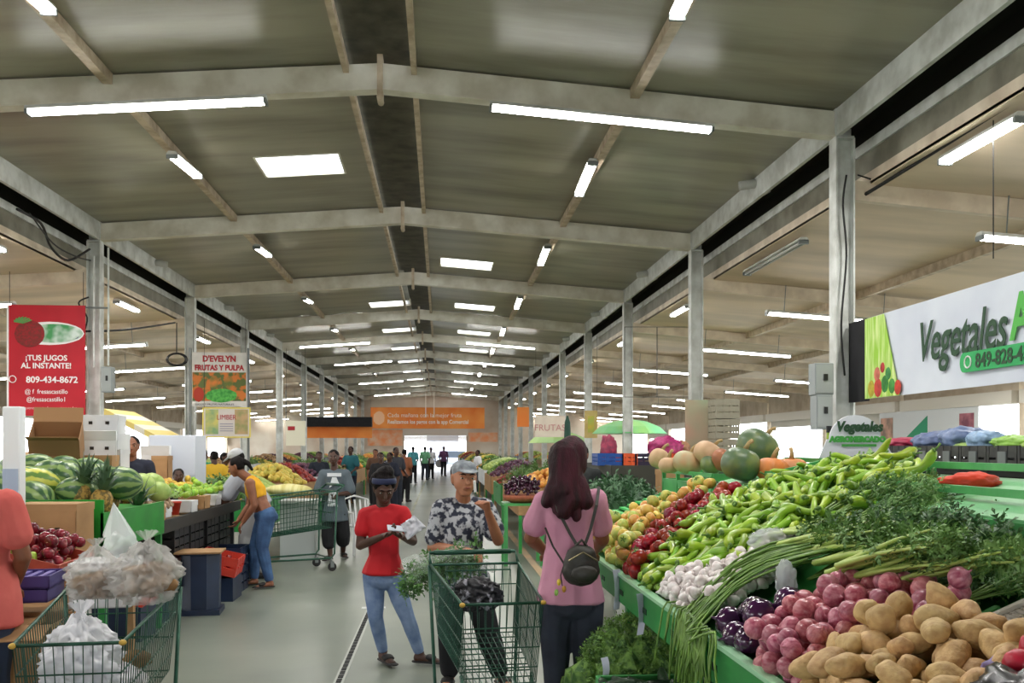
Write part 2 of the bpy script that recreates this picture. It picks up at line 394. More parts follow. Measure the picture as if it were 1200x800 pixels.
for i, y in enumerate(frames):
    k = i - 1                                 # frame index; bay k lies beyond frame k
    for sg, x, w in ((-1, XM - 2.72, 'left'), (1, XM + 2.65, 'right')):
        if k < -0: continue
        yy = {0: 7.75 if sg < 0 else 7.25, 1: 12.7 if sg < 0 else 12.9}.get(k, y + 2.0)
        if k >= 11: continue
        place_fx(fx_short if k < 5 else fx_fars, (x, yy, zr(x) - .24), (0, math.atan(SL) * sg, PI / 2),
                 'short twin-tube light on the %s purlin, %s bay of the main roof' % (w, nth[k]))
    if k >= 6 and k % 2 == 0:
        for sg in (-1, 1):
            x = XM + sg * 2.6; place_fx(fx_far, (x, y - .12, raf(x) - .12), (0, math.atan(SL) * sg, 0), 'long light across the %s half of the distant %s bay of the main roof' % ('left' if sg < 0 else 'right', nth[k]))
    # side naves
    for sg, xx in ((1, (6.9, 11.4)), (-1, (-8.2, -12.6))):
        for j, x in enumerate(xx):
            if k < 0: continue
            d_ = math.atan(.068) * sg
            place_fx(fx_hung if k < 4 else fx_hungf, (x + .3 * (k % 2), y - .1, zs(x) - .55), (0, d_, 0),
                     'long light hung under the %s roof, %s row, %s frame away' % ('right side' if sg > 0 else 'left side', 'inner' if j == 0 else 'outer', nth[k]))
    if k >= 0 and k != 1:
        place_fx(fx_short if k < 4 else fx_fars, (XR + .6, y + (4.15 if k == 0 else 3), 4.42), (0, 0, PI / 2), 'short light along the right gutter, %s bay' % nth[k])
    if k >= 0:
        place_fx(fx_short if k < 4 else fx_fars, (XL - .62, y + (5.2 if k == 0 else 3.2), 4.42), (0, 0, PI / 2), 'short light along the left gutter, %s bay' % nth[k])
place_fx(fx_dead, (XR + .6, 13.7, 4.42), (0, 0, PI / 2), 'unlit long light along the right gutter beyond the big column')

# ---------------------------------------------------------------- pipes, cables, boxes on the frames
def elbow(x, y, z, sg, label):
    m = MB(); m.tube([(x - sg * .22, y, z - .02), (x - sg * .02, y, z + .02), (x + sg * .1, y, z + .0), (x + sg * .16, y, z - .12)], .065, 10)
    o = m.build('drain_elbow', mat('pvc_grey', S(176, 178, 172), .5), smooth=True); tag(o, label, 'pipe')
for i in range(1, 9):
    elbow(XR, Y0 + 6 * i + (2.6 if i == 1 else 3.4), ZE + .2, 1, 'grey pipe elbow crossing the right eave beam, %s bay' % nth[i])
    elbow(XL, Y0 + 6 * i + (-2.3 if i == 1 else 3), ZE + .2, -1, 'grey pipe elbow crossing the left eave beam, %s bay' % nth[i])
def cable(name, pts, r, label, mm=black_wire, n=5):
    P_ = [Vector(p) for p in pts]; out = []
    for i in range(len(P_) - 1):
        p0 = P_[max(i - 1, 0)]; p1 = P_[i]; p2 = P_[i + 1]; p3 = P_[min(i + 2, len(P_) - 1)]
        for j in range(5):
            t_ = j / 5; out.append(.5 * ((2 * p1) + (p2 - p0) * t_ + (2 * p0 - 5 * p1 + 4 * p2 - p3) * t_ * t_ + (3 * p1 - p0 - 3 * p2 + p3) * t_ ** 3))
    out.append(P_[-1])
    return tag(MB().tube(out, r, n).build(name, mm, smooth=True), label, 'cable')
cable('power_cable', [(XR + .5, 1, 4.62), (XR + .47, 5, 4.6), (XR + .5, 9.2, 4.55), (XR + .35, 10.1, 4.45)], .022, 'thick black cable running along the right gutter to the big column')
cable('hanging_cable', [W(1005, 205, 10.1), W(1060, 222, 10.1), W(1110, 235, 10.1), W(1180, 222, 10.1), W(1230, 240, 10.1)], .009, 'thin drooping cable on the right side rafter')
cable('column_cable', [W(992, 205, 10.05), W(988, 240, 10.05), W(992, 300, 10.05), W(986, 380, 10.05), W(990, 440, 10.05)], .012, 'black cable running down the big right column')
cable('cable_bundle', [W(20, 245, 13), W(48, 262, 14), W(60, 290, 14.5), W(80, 305, 15), W(105, 292, 15.9)], .02, 'bundle of black cables along the left gutter')
cable('cable_run', [W(35, 250, 13), W(62, 285, 14), W(88, 300, 15), W(106, 305, 16)], .012, 'thin cable beside the bundle along the left gutter')
cable('slack_cable', [W(100, 388, 16), W(150, 386, 17.5), W(205, 378, 21.5)], .02, 'black cable slung between the first two left columns')
cable('drop_cable', [W(207, 378, 21.5), W(207, 400, 21.5), W(207, 415, 21.5)], .012, 'black cable dropping to the coil by the second left column')
cable('looped_cable', [W(104, 348, 15.9), W(92, 355, 15.9), W(102, 372, 15.9), W(98, 390, 15.9)], .014, 'looped black cable beside the first left column')
m = MB()
for k in range(4):
    c = W(207, 421, 21.5); rr = .17 + .015 * k
    m.tube([c + Vector((rr * math.cos(a * PI / 8) * 1.1, .01 * k, rr * math.sin(a * PI / 8) * .7)) for a in range(16)], .009, 5, closed=True)
tag(m.build('cable_coil', black_wire), 'coil of black cable hanging beside the second left column', 'cable')
for (a_, b_, lab) in ((W(432, 60, 10.0), W(438, 112, 10.0), ''),): pass
def ebox(px, py0, py1, wpx, Y, label, latch=True):
    a = W(px, py1, Y); b = W(px + wpx, py0, Y)
    t = thing('electrical_box', label, 'electrical box', ((a.x + b.x) / 2, Y, a.z)); w = (b.x - a.x) / 2; h = b.z - a.z
    MB().box(-w, -.09, 0, w, .09, h).build('case', mat('box_grey', S(146, 152, 152), .5), t, bevel=.008)
    MB().box(-w * .86, -.1, h * .06, w * .86, -.09, h * .94).build('door', mat('box_door', S(158, 163, 162), .45), t)
    if latch: MB().box(-w * .1, -.115, h * .45, w * .3, -.1, h * .65).build('latch', mat('latch_black', S(30, 30, 30), .4), t)
    return t
ebox(951, 426, 463, 22, 9.95, 'upper grey electrical box on the big right column')
ebox(953, 463, 503, 19, 9.93, 'lower grey electrical box on the big right column')
ebox(121, 430, 460, 12, 16.0, 'small grey electrical box on the first left column')
for (px, Y_, y0, y1, lb) in ((110, 15.95, 300, 430, 'inner'), (127, 15.95, 290, 428, 'outer')):
    tag(MB().tube([W(px, y0, Y_), W(px, y1, Y_)], .018, 6).build('conduit', cool_paint), '%s white conduit on the first left column' % lb, 'pipe')
# hanging wire sign frame by the second right column
m = MB(); a = W(757, 383, 21.9); 
pts = [W(732, 383, 21.9), W(808, 383, 21.9), W(808, 465, 21.9), W(732, 465, 21.9)]
m.tube(pts, .012, 5, closed=True); m.tube([W(770, 383, 21.9), W(770, 465, 21.9)], .012, 5)
tag(m.build('wire_frame', mat('frame_grey', S(90, 88, 84), .5)), 'empty dark wire frame hanging between right columns', 'frame')
m = MB(); a = W(1164, 303, 8); m.tube([a, a + Vector((0, 0, 4.56 - a.z))], .006, 5)
tag(m.build('banner_wire', black_wire), 'wire holding up the large vegetable banner', 'wire')
# ================================================================= RIGHT GREEN STAND
GX, GZ, GS = .957, .93, .42                       # rim x, deck height at the rim, deck slope
def zd(x): return GZ + GS * (min(x, 1.86) - GX) + (max(0, x - 1.86) * .3 + (.045 if x > 1.86 else 0))
def D(px, py, h=0):                              # photo pixel -> point on the sloping deck raised by h
    u = (px - 600) / F; k = (SN + u * CS) / (CS - u * SN); q = (py - HZ) * (k * SN + CS) / F
    # z = H - q*Y ; z = GZ + GS*(k*Y - GX) + h
    Y = (H - GZ + GS * GX - h) / (q + GS * k)
    return Vector((k * Y, Y, H - q * Y))
green_p = mat('green_paint', S(84, 168, 96), .4, S(70, 150, 84), 5, 4, bump=.1)
green_d = mat('green_board', S(48, 140, 66), .45, S(36, 120, 56), 3, 4)
green_l = mat('pale_green_board', S(130, 190, 138), .45, S(110, 176, 122), 3, 4)
wood_m = mat('raw_wood', S(176, 140, 98), .7, S(140, 106, 70), 6, 5, stretch=(1, 8, 1))
card_m = mat('cardboard', S(178, 140, 98), .8, S(156, 120, 82), 3, 4)
cardin_m = mat('cardboard_inside', S(146, 110, 74), .85)
wcard_m = mat('white_carton', S(222, 224, 226), .6, S(200, 203, 207), 2, 3)
black_p = mat('black_plastic', S(30, 31, 33), .45)
YA, YB = 1.3, 6.15
st = thing('display_stand', 'long green tiered vegetable stand filling the right foreground', 'stand', (0, 0, 0))
m = MB(); m.prism([(GX + .02, GZ - .03), (1.86, zd(1.85) - .03), (1.86, zd(1.85)), (GX + .02, GZ)], 'y', YA, YB); m.build('deck', green_d, st)
m = MB(); m.box(GX - .012, YA, .83, GX + .012, YB, .965); m.build('rim_board', green_d, st)
m = MB(); m.box(GX - .02, YA, .965, GX + .02, YB, .98); m.build('rim_lip', mat('pale_lip', S(150, 200, 160), .3), st)
m = MB()
y = YA + .2
while y < YB - .2:
    m.box(GX - .016, y, .875, GX - .0115, y + .09, .9); y += .55
o = m.build('rim_slots', mat('slot_dark_green', S(16, 50, 28), .7), st)
MB().box(1.84, YA, 1.34, 1.865, YB, 1.405).build('fascia_board', green_p, st)
m = MB(); m.prism([(1.85, 1.395), (2.34, 1.50), (2.34, 1.52), (1.85, 1.415)], 'y', YA, YB); m.build('shelf_board', green_l, st)
MB().beam((2.0, YA, 1.485), (2.0, YB, 1.485), .03, .03).build('front_rail', green_p, st)
MB().beam((2.32, YA, 1.565), (2.32, YB, 1.565), .03, .03).build('back_rail', green_p, st)
for y in (YA + .02, 2.9, 4.28, 5.5, YB - .02):
    MB().beam((2.0, y, 1.485), (2.32, y, 1.56), .028, .03).build('cross_rail', green_p, st)
    MB().box(2.305, y - .015, 0, 2.335, y + .015, 1.56).build('post', green_p, st)
    MB().box(1.985, y - .015, 1.4, 2.015, y + .015, 1.48).build('rail_post', green_p, st)
for y in (YA + .03, 2.35, 3.6, 4.9, YB - .03):
    MB().box(GX + .02, y - .02, 0, GX + .06, y + .02, .9).build('leg', green_d, st)
    MB().box(1.8, y - .02, 0, 1.84, y + .02, 1.3).build('leg', green_d, st)
MB().box(GX + .02, YB - .02, .8, 1.84, YB, 1.0).build('end_board', green_d, st)
# lower trays, stepping out under the rim
for y0, y1, nm in ((4.42, 5.1, 'a'), (3.4, 4.38, 'b'), (2.3, 3.36, 'c')):
    x0, x1, z0, z1 = .74, 1.3, .42 if y0 < 4.4 else .34, .56 if y0 < 4.4 else .44
    MB().box(x0, y0, z0, x1, y1, z0 + .02).build('lower_tray', green_d, st)
    for (a, b) in (((x0, y0), (x1, y0)), ((x0, y1), (x1, y1)), ((x0, y0), (x0, y1))):
        MB().beam((a[0], a[1], (z0 + z1) / 2 + .01), (b[0], b[1], (z0 + z1) / 2 + .01), .022, z1 - z0).build('tray_side', green_p if y0 < 4.4 else green_d, st)
    for (x, y) in ((x0 + .02, y0 + .03), (x0 + .02, y1 - .03)): MB().box(x - .015, y - .015, 0, x + .015, y + .015, z0).build('tray_leg', green_d, st)

def drop(n, region, base, r, seed=1, tries=12, placed=None, jig=0):
    """let round things settle one by one: region() gives (x, y) or None, base(x, y) the surface"""
    rg = random.Random(seed); P_ = placed if placed is not None else []; out = []; cell = {}
    cs = .16
    def near(x, y):
        cx, cy = int(x // cs), int(y // cs)
        for i in (-1, 0, 1):
            for j in (-1, 0, 1):
                for q in cell.get((cx + i, cy + j), ()): yield q
    for q in P_: cell.setdefault((int(q[0] // cs), int(q[1] // cs)), []).append(q)
    for i in range(n):
        ri = r * rg.uniform(.86, 1.12); best = None
        for t_ in range(tries):
            p = region(rg)
            if p is None: continue
            x, y = p; b = base(x, y); z = b + ri
            for (qx, qy, qz, qr) in near(x, y):
                d2 = (x - qx) ** 2 + (y - qy) ** 2; s_ = (ri + qr) * .94
                if d2 < s_ * s_: z = max(z, qz + math.sqrt(s_ * s_ - d2))
            sc_ = z - b
            if best is None or sc_ < best[0]: best = (sc_, x, y, z)
        if best is None: continue
        q = (best[1], best[2], best[3], ri); P_.append(q); cell.setdefault((int(q[0] // cs), int(q[1] // cs)), []).append(q); out.append(q)
    return out
def inpoly(x, y, pl):
    c = False; n = len(pl)
    for i in range(n):
        (x1, y1), (x2, y2) = pl[i], pl[(i + 1) % n]
        if (y1 > y) != (y2 > y) and x < (x2 - x1) * (y - y1) / (y2 - y1) + x1: c = not c
    return c
def poly_region(pl):
    xs = [p[0] for p in pl]; ys = [p[1] for p in pl]
    def f(rg):
        for _ in range(30):
            x, y = rg.uniform(min(xs), max(xs)), rg.uniform(min(ys), max(ys))
            if inpoly(x, y, pl): return x, y
    return f

# ---- produce shapes
def mesh_of(mb, name, mats, smooth=True):
    o = mb.build(name, mats, None, smooth=smooth); me = o.data; bpy.data.objects.remove(o); return me
def lump(seed, rad, amp=.08, fr=2.2, n=3):
    vs, fs = ico(n); m = MB(); out = []
    for v in vs:
        d = 1 + amp * noise.noise(v * fr + Vector((seed * 3.1, seed, 0)))
        out.append((v.x * rad[0] * d, v.y * rad[1] * d, v.z * rad[2] * d))
    m.add(out, fs); return m
pepper_m = mat('pepper_green', S(154, 184, 54), .3, S(122, 160, 40), 9, 3, rnd=.22, hue=.025, spec=.5, sss=.0)
stem_m = mat('stem_green', S(86, 120, 48), .6)
def pepper_mesh(seed):
    rg = random.Random(seed); L = rg.uniform(.155, .2); n = 12; bend = rg.uniform(-.05, .05); b2 = rg.uniform(-.018, .018)
    pts = []; rs = []
    for i in range(n):
        t_ = i / (n - 1); x = (t_ - .5) * L
        y = bend * (t_ - .5) ** 2 * 2.2 + b2 * math.sin(t_ * 5); z = .01 * math.sin(t_ * 4 + seed)
        r = .0255 * (min(1, (t_ * 7 + .25)) ** .5) * (1 - .62 * t_ ** 1.6) * (1 + .08 * math.sin(9 * t_ + seed))
        if i == n - 1: r = .003
        pts.append((x, y, z)); rs.append(r)
    m = MB(); k = len(m.v); m.tube(pts, rs, 9)
    for i, v in enumerate(m.v):                  # shallow lobes along the pod
        j = i % 9; c = Vector(pts[min(i // 9, n - 1)]); q = 1 - .12 * (j % 3 == 0); m.v[i] = tuple(c + (Vector(v) - c) * q)
    me = mesh_of(m, 'pepper', pepper_m)
    s_ = MB(); a = Vector(pts[0]); s_.tube([a + Vector((.004, 0, 0)), a + Vector((-.006, 0, 0))], [.015, .011], 7); s_.tube([a, a + Vector((-.02, .004, .004)), a + Vector((-.036, .01, .012))], [.005, .004, .0055], 6)
    return me, mesh_of(s_, 'stem', stem_m)
PEP = [pepper_mesh(i) for i in range(7)]

def scatter(name, qs, meshes, label, cat, group, rotf, scalef=None, parts=None, labelf=None, pile=None):
    rg = random.Random(len(qs) + 5)
    for i, q in enumerate(qs):
        k = rg.randrange(len(meshes)); o = mobj(name, meshes[k]); o.location = (q[0], q[1], q[2])
        o.rotation_euler = rotf(rg, q, i); s_ = (scalef(rg, q) if scalef else 1); o.scale = (s_,) * 3
        tag(o, labelf(q) if labelf else label, cat, group)
        if parts:
            for nm, ms in parts: p = mobj(nm, ms[k], o)
def heap(name, poly, base, r, n, m, label, cat, seed=3, flat=.7):
    """the buried part of a pile: many small bodies as one object of kind stuff"""
    rg = random.Random(seed); qs = drop(n, poly_region(poly), base, r, seed, 4); mb = MB(); vs, fs = ico(1)
    for q in qs: mb.ball((q[0], q[1], q[2] - .01), (q[3] * 2.2, q[3] * .75, q[3] * .7), 1, Matrix.Rotation(rg.gauss(.7, .8), 4, 'Z') @ Matrix.Rotation(rg.gauss(-.3, .3), 4, 'Y'))
    o = mb.build(name, m, None, smooth=True, fix=False); return tag(o, label, cat, kind='stuff')

# peppers
pepA = [(1.02, 4.18), (1.24, 3.98), (1.52, 3.98), (1.8, 3.88), (2.05, 3.95), (2.28, 4.3), (2.3, 5.25), (1.8, 5.45), (1.45, 5.1), (1.25, 4.72), (.99, 4.62)]
def pmound(x, y):
    # a rounded mound running up the deck
    cx = max(0, 1 - ((y - 4.6) / .75) ** 2); return zd(x) + .03 + .11 * cx * min(1, max(0, (x - .98) * 3)) - (.05 if x > 1.85 else 0) + (0 if x < 1.95 else -(x - 1.95) * .1)
heap('buried_peppers', pepA, lambda x, y: zd(x), .034, 330, mat('pepper_deep', S(104, 146, 40), .45, S(80, 120, 30), 14, 2), 'lower layers of the light green pepper pile on the green stand', 'peppers')  # darker pepper green, shade between the pods put into the colour
qs = drop(300, poly_region(pepA), lambda x, y: pmound(x, y) + .02, .030, 11, 14)
slopeQ = lambda q: math.atan(GS) if q[0] < 1.86 else .25
def pep_rot(rg, q, i):
    a = rg.gauss(.75, .75); M = Matrix.Rotation(-slopeQ(q), 3, 'Y') @ Matrix.Rotation(a + (PI if rg.random() < .45 else 0), 3, 'Z') @ Matrix.Rotation(rg.gauss(0, .22), 3, 'Y') @ Matrix.Rotation(rg.uniform(0, 6), 3, 'X')
    return M.to_euler()
scatter('pepper', qs, [p[0] for p in PEP], 'long light green pepper in the big pile on the green stand', 'pepper', 'light green peppers piled on the green stand', pep_rot,
        lambda rg, q: rg.uniform(.85, 1.1), parts=[('stem', [p[1] for p in PEP])])

# tomatoes
tom_g = mat('tomato_green', S(150, 176, 84), .28, S(196, 190, 92), 25, 2, rnd=.15, hue=.03)
tom_y = mat('tomato_yellow', S(214, 186, 92), .28, S(206, 150, 70), 25, 2, rnd=.12, hue=.03)
tom_r = mat('tomato_red', S(158, 38, 30), .25, S(120, 22, 24), 25, 2, rnd=.3, hue=.02)
def tomato(m_, nm):
    mb = MB(); pr = []
    for i in range(13):
        a = -PI / 2 + PI * i / 12; r = math.cos(a) ** .85 if math.cos(a) > 1e-6 else 0; z = math.sin(a) * .84 - .12 * max(0, math.sin(a)) ** 8 * 1.0
        pr.append((max(r, .001), z))
    mb.lathe([(r * .036, z * .036) for r, z in pr], 14, wob=lambda a, i: 1 + .035 * math.cos(5 * a)); return mesh_of(mb, nm, m_)
def calyx():
    mb = MB()
    for k in range(5):
        a = k * 2 * PI / 5; c, s_ = math.cos(a), math.sin(a)
        mb.add([(0, 0, .0275), (.009 * c - .004 * s_, .009 * s_ + .004 * c, .030), (.02 * c, .02 * s_, .028), (.009 * c + .004 * s_, .009 * s_ - .004 * c, .030)], [(0, 1, 2, 3)])
    mb.tube([(0, 0, .026), (.003, 0, .037)], .0022, 5); return mesh_of(mb, 'calyx', stem_m)
TG, TY, TR, CX = tomato(tom_g, 'tomato'), tomato(tom_y, 'tomato'), tomato(tom_r, 'tomato'), calyx()
anyrot = lambda rg, q, i: (rg.uniform(0, 6), rg.uniform(0, 6), rg.uniform(0, 6))
PL = []
redp = [(.985, 4.66), (1.24, 4.78), (1.45, 5.15), (1.78, 5.45), (1.72, 5.85), (1.45, 5.6), (1.2, 5.3), (.985, 4.92)]
yelp = [(.985, 4.94), (1.2, 5.32), (1.45, 5.62), (1.72, 5.87), (1.7, 6.12), (.985, 6.12)]
q1 = drop(95, poly_region(redp), lambda x, y: zd(x) + .03, .041, 3, 10, PL)
scatter('red_tomato', q1, [TR], 'dark red tomato in the strip between the peppers and the yellow tomatoes', 'tomato', 'red tomatoes on the green stand', anyrot, lambda rg, q: q[3] / .036, parts=[('calyx', [CX])])
q2 = drop(165, poly_region(yelp), lambda x, y: zd(x) + .02, .039, 4, 10, PL)
qa = [q for q in q2 if q[0] < 1.22 + .1 * math.sin(q[1] * 9)]; qb = [q for q in q2 if not q[0] < 1.22 + .1 * math.sin(q[1] * 9)]
scatter('green_tomato', qa, [TG, TG, TY], 'pale green or yellow tomato at the low front edge of the stand', 'tomato', 'green and yellow tomatoes near the rim', anyrot, lambda rg, q: q[3] / .036, parts=[('calyx', [CX, CX, CX])])
scatter('yellow_tomato', qb, [TY, TY, TY, TG], 'orange-yellow tomato on the upper far end of the stand', 'tomato', 'yellow tomatoes on the far end of the stand', anyrot, lambda rg, q: q[3] / .036, parts=[('calyx', [CX] * 4)])
# limes/small green things below the peppers
lime_m = mat('lime_skin', S(128, 164, 60), .35, rnd=.2, hue=.02)
lm = mesh_of(lump(4, (.021, .018, .018), .05, 2), 'small_chili', lime_m)
q3 = drop(70, poly_region([(.985, 4.18), (1.22, 4.0), (1.2, 4.35), (.985, 4.66)]), lambda x, y: zd(x) + .03, .02, 5, 8)
scatter('small_green_pepper', q3, [lm], 'small round green pepper by the rim below the long peppers', 'pepper', 'small round green peppers by the rim', anyrot)

# garlic
gar_m = mat('garlic_skin', S(238, 234, 232), .5, S(206, 192, 190), 30, 2, rnd=.06)
mb = MB(); pr = [(.001, -.016), (.014, -.017), (.024, -.009), (.026, 0), (.02, .012), (.009, .02), (.005, .03), (.003, .036)]
mb.lathe(pr, 14, wob=lambda a, i: 1 + (.07 * abs(math.cos(3.5 * a)) if i < 6 else 0)); GM = mesh_of(mb, 'garlic_bulb', gar_m)
garp = [(.985, 3.62), (1.1, 3.52), (1.35, 3.62), (1.56, 3.76), (1.5, 4.0), (1.24, 4.0), (.985, 4.16)]
q4 = drop(240, poly_region(garp), lambda x, y: zd(x) + .035, .022, 6, 8)
scatter('garlic_bulb', q4, [GM], 'white garlic bulb in the heap between peppers and long beans', 'garlic', 'garlic bulbs on the green stand', anyrot)

# red onions, dark onions, potatoes
on_m = mat('onion_skin', S(158, 66, 88), .3, S(200, 132, 142), 60, 4, rnd=.2, hue=.015, stretch=(1, 1, .25), coat=.15)
mb = MB()
def onion(m_, nm, r=.045):
    mb = MB(); pr = [(.002, -.98), (.12, -.97), (.5, -.86), (.83, -.55), (1, -.1), (.97, .3), (.76, .66), (.42, .88), (.16, 1.02), (.09, 1.2), (.05, 1.42)]
    mb.lathe([(a * r, b * r * .92) for a, b in pr], 16, wob=lambda a, i: 1 + .015 * math.cos(3 * a)); return mesh_of(mb, nm, m_)
ON = onion(on_m, 'red_onion'); ONt = onion(on_m, 'red_onion', .045)
PO = []
oni = [(.985, 2.55), (1.02, 2.5), (1.12, 2.62), (1.2, 2.55), (1.3, 2.38), (1.36, 2.36), (1.44, 2.5), (1.42, 2.8), (1.3, 3.0), (1.12, 2.98), (.985, 2.88)]
cen = Vector((1.25, 2.62))
q5 = drop(125, poly_region(oni), lambda x, y: zd(x), .031, 8, 8, PO)
scatter('red_onion', q5, [ON], 'pinkish red onion in the heap behind the potatoes', 'onion', 'red onions heaped on the green stand', anyrot, lambda rg, q: q[3] / .040)
do_m = mat('dark_onion_skin', S(66, 26, 66), .15, S(44, 16, 50), 5, 4, rnd=.2, coat=.5)
DO = onion(do_m, 'purple_onion', .06)
q6 = drop(8, poly_region([(.99, 2.95), (1.03, 2.93), (1.17, 3.05), (1.14, 3.28), (.99, 3.2)]), lambda x, y: zd(x) + .01, .046, 9, 10, PO)
scatter('purple_onion', q6, [DO], 'large glossy dark purple onion between long beans and red onions', 'onion', 'dark purple onions by the rim', anyrot, lambda rg, q: q[3] / .05)
po_m = mat('potato_skin', S(204, 172, 120), .6, S(178, 142, 94), 30, 5, rnd=.1, hue=.008, bump=.4, bscale=60)
POT = [mesh_of(lump(s_, (.066 * a, .05 * b, .044), .3, .9), 'potato', po_m) for s_, a, b in ((1, 1, 1), (2, 1.2, .9), (5, .85, .95), (9, 1.05, 1.05), (12, 1.3, .85))]
potp = [(.985, 1.75), (.985, 2.5), (1.04, 2.5), (1.14, 2.6), (1.22, 2.52), (1.31, 2.34), (1.32, 1.95), (1.45, 1.9), (1.45, 1.7)]
q7 = drop(135, poly_region(potp), lambda x, y: zd(x) + .05 * math.exp(-((x - 1.18) ** 2 + (y - 2.3) ** 2) / .04), .034, 10, 8, PO)
scatter('potato', q7, POT, 'tan potato in the heap at the near corner of the stand', 'potato', 'potatoes heaped on the green stand', lambda rg, q, i: (rg.gauss(0, .4), rg.gauss(-.2, .4), rg.uniform(0, 6)), lambda rg, q: q[3] / .044 * rg.choice((.8, .95, 1, 1.05)))

# long beans
bean_m = mat('bean_green', S(112, 146, 62), .45, S(84, 120, 46), 20, 2, rnd=.25)
bt = thing('long_bean_bundle', 'bundle of long thin green beans draped over the rim between garlic and purple onions', 'beans', (0, 0, 0))
cl = [(990, 632, .19), (950, 640, .19), (902, 652, .17), (862, 672, .14), (832, 700, .11), (810, 728, .08)]
for k in range(110):
    rg = random.Random(k); u_, v_ = rg.gauss(0, 1), rg.random(); pts = []
    for i, (a, b, h) in enumerate(cl):
        p = D(a, b + u_ * (6 + i * 1.0), h * (.35 + .75 * v_)); pts.append(p + Vector((rg.gauss(0, .008), rg.gauss(0, .006), rg.gauss(0, .005))))
    e = pts[-1]; dy = rg.gauss(0, .03)
    if rg.random() < .8:
        pts += [Vector((GX - .015 - .01 * v_, e.y - .06 + dy, 1.0 + .02 * v_)), Vector((GX - .045, e.y - .1 + dy * 1.4, .93)), Vector((GX - .05 + rg.gauss(0, .012), e.y - .12 + dy * 2, .93 - rg.uniform(.04, .2)))]
    pts = pts[rg.randrange(0, 2):]
    out = []
    for i in range(len(pts) - 1):
        p0 = pts[max(i - 1, 0)]; p1 = pts[i]; p2 = pts[i + 1]; p3 = pts[min(i + 2, len(pts) - 1)]
        for j in range(2):
            t_ = j / 2; out.append(.5 * ((2 * p1) + (p2 - p0) * t_ + (2 * p0 - 5 * p1 + 4 * p2 - p3) * t_ * t_ + (3 * p1 - p0 - 3 * p2 + p3) * t_ ** 3))
    out.append(pts[-1]); MB().tube(out, .0042, 5).build('bean', bean_m, bt, smooth=True, fix=False)

# leafy bunches
def leafpoly(w, l, lob=3):
    """jagged leaf in xy plane from origin along +x, a few triangles, bent"""
    pts = [(0, 0, 0)]
    for i in range(1, lob + 1):
        t_ = i / (lob + .6); ww = w * math.sin(PI * min(t_ * .9 + .12, 1)); pts += [(l * t_, ww, .0)]
    pts2 = [(l * .98, 0, -.1 * l)]
    for i in range(lob, 0, -1):
        t_ = i / (lob + .6); ww = w * math.sin(PI * min(t_ * .9 + .12, 1)); pts2 += [(l * t_, -ww, 0)]
    mid = [(l * (i / (lob + .6)) - l * .08, 0, .12 * w) for i in range(1, lob + 1)]
    vs = pts + pts2 + mid; n = len(pts) + len(pts2); fs = []
    for i in range(lob):
        a = 1 + i; b = n - 1 - i; c = n + i; prev = (n + i - 1) if i else 0
        fs.append((prev, c, a) if False else (prev, a, c)); fs.append((prev, c, b))
        if i < lob - 1: pass
    fs.append((n + lob - 1, lob, lob + 1)); fs.append((n + lob - 1, lob + 1, lob + 2))
    return vs, fs
LEAF = leafpoly(.32, 1, 3)
def bunch(seed, L, nst, stalk_r, leafn, leafs, spread, stalk_m, leaf_m, leaf_from=.45, name='celery', flop=.25):
    rg = random.Random(seed); sm = MB(); lm_ = MB(); vs, fs = LEAF
    for k in range(nst):
        a = rg.uniform(0, 2 * PI); sp = rg.uniform(.1, 1) * spread; pts = []; rs = []
        for i in range(7):
            t_ = i / 6; pts.append(Vector((L * t_, math.cos(a) * sp * t_ ** 1.2 * L + .012 * math.cos(a), abs(math.sin(a)) * sp * .7 * t_ ** 1.1 * L + .015 - flop * L * t_ * t_ * .25 * rg.uniform(.5, 1.2)))); rs.append(stalk_r * (1.15 - .85 * t_))
        sm.tube(pts, rs, 5, cap=False)
        for j in range(leafn):
            t_ = rg.uniform(leaf_from, 1.02); i = min(int(t_ * 6), 5); p = pts[i].lerp(pts[i + 1], min(1, t_ * 6 - i))
            sz = leafs * rg.uniform(.6, 1.25)
            M = Matrix.Translation(p + Vector((rg.gauss(0, .5), rg.gauss(0, .5), rg.gauss(0, .4))) * sz * .6) @ Euler((rg.gauss(0, .9), rg.gauss(-.1, .7), rg.gauss(0, 1.1))).to_matrix().to_4x4() @ Matrix.Diagonal((sz, sz, sz, 1))
            lm_.add(vs, fs, M)
    return mesh_of(sm, 'stalks', stalk_m), mesh_of(lm_, 'leaves', leaf_m, smooth=False)
cel_st = mat('celery_stalk', S(186, 202, 116), .4, S(156, 182, 84), 10, 2, stretch=(1, 6, 6)); cel_lf = mat('celery_leaf', S(118, 156, 84), .5, S(84, 124, 60), 9, 3, rnd=.15)
par_st = mat('parsley_stem', S(110, 142, 66), .5); par_lf = mat('parsley_leaf', S(110, 148, 78), .5, S(72, 112, 56), 12, 3, rnd=.2)
CEL = [bunch(20 + i, .50, 15, .0105, 20, .045, .2, cel_st, cel_lf, .72) for i in range(3)]
PAR = [bunch(40 + i, .34, 26, .0032, 24, .030, .42, par_st, par_lf, .35) for i in range(3)]
DRK = [bunch(60 + i, .40, 16, .005, 22, .055, .36, par_st, mat('dark_leaf', S(78, 118, 60), .45, S(52, 90, 46), 8, 3), .3) for i in range(2)]
def put_bunch(src, p, rz, tilt, label, cat, group, sc=1, nm='celery_bunch'):
    t = thing(nm, label, cat, p, 0, group); t.rotation_euler = (Matrix.Rotation(rz, 3, 'Z') @ Matrix.Rotation(tilt, 3, 'Y')).to_euler(); t.scale = (sc,) * 3
    mobj('stalks', src[0], t); o = mobj('leaves', src[1], t); o['kind'] = 'stuff'; return t
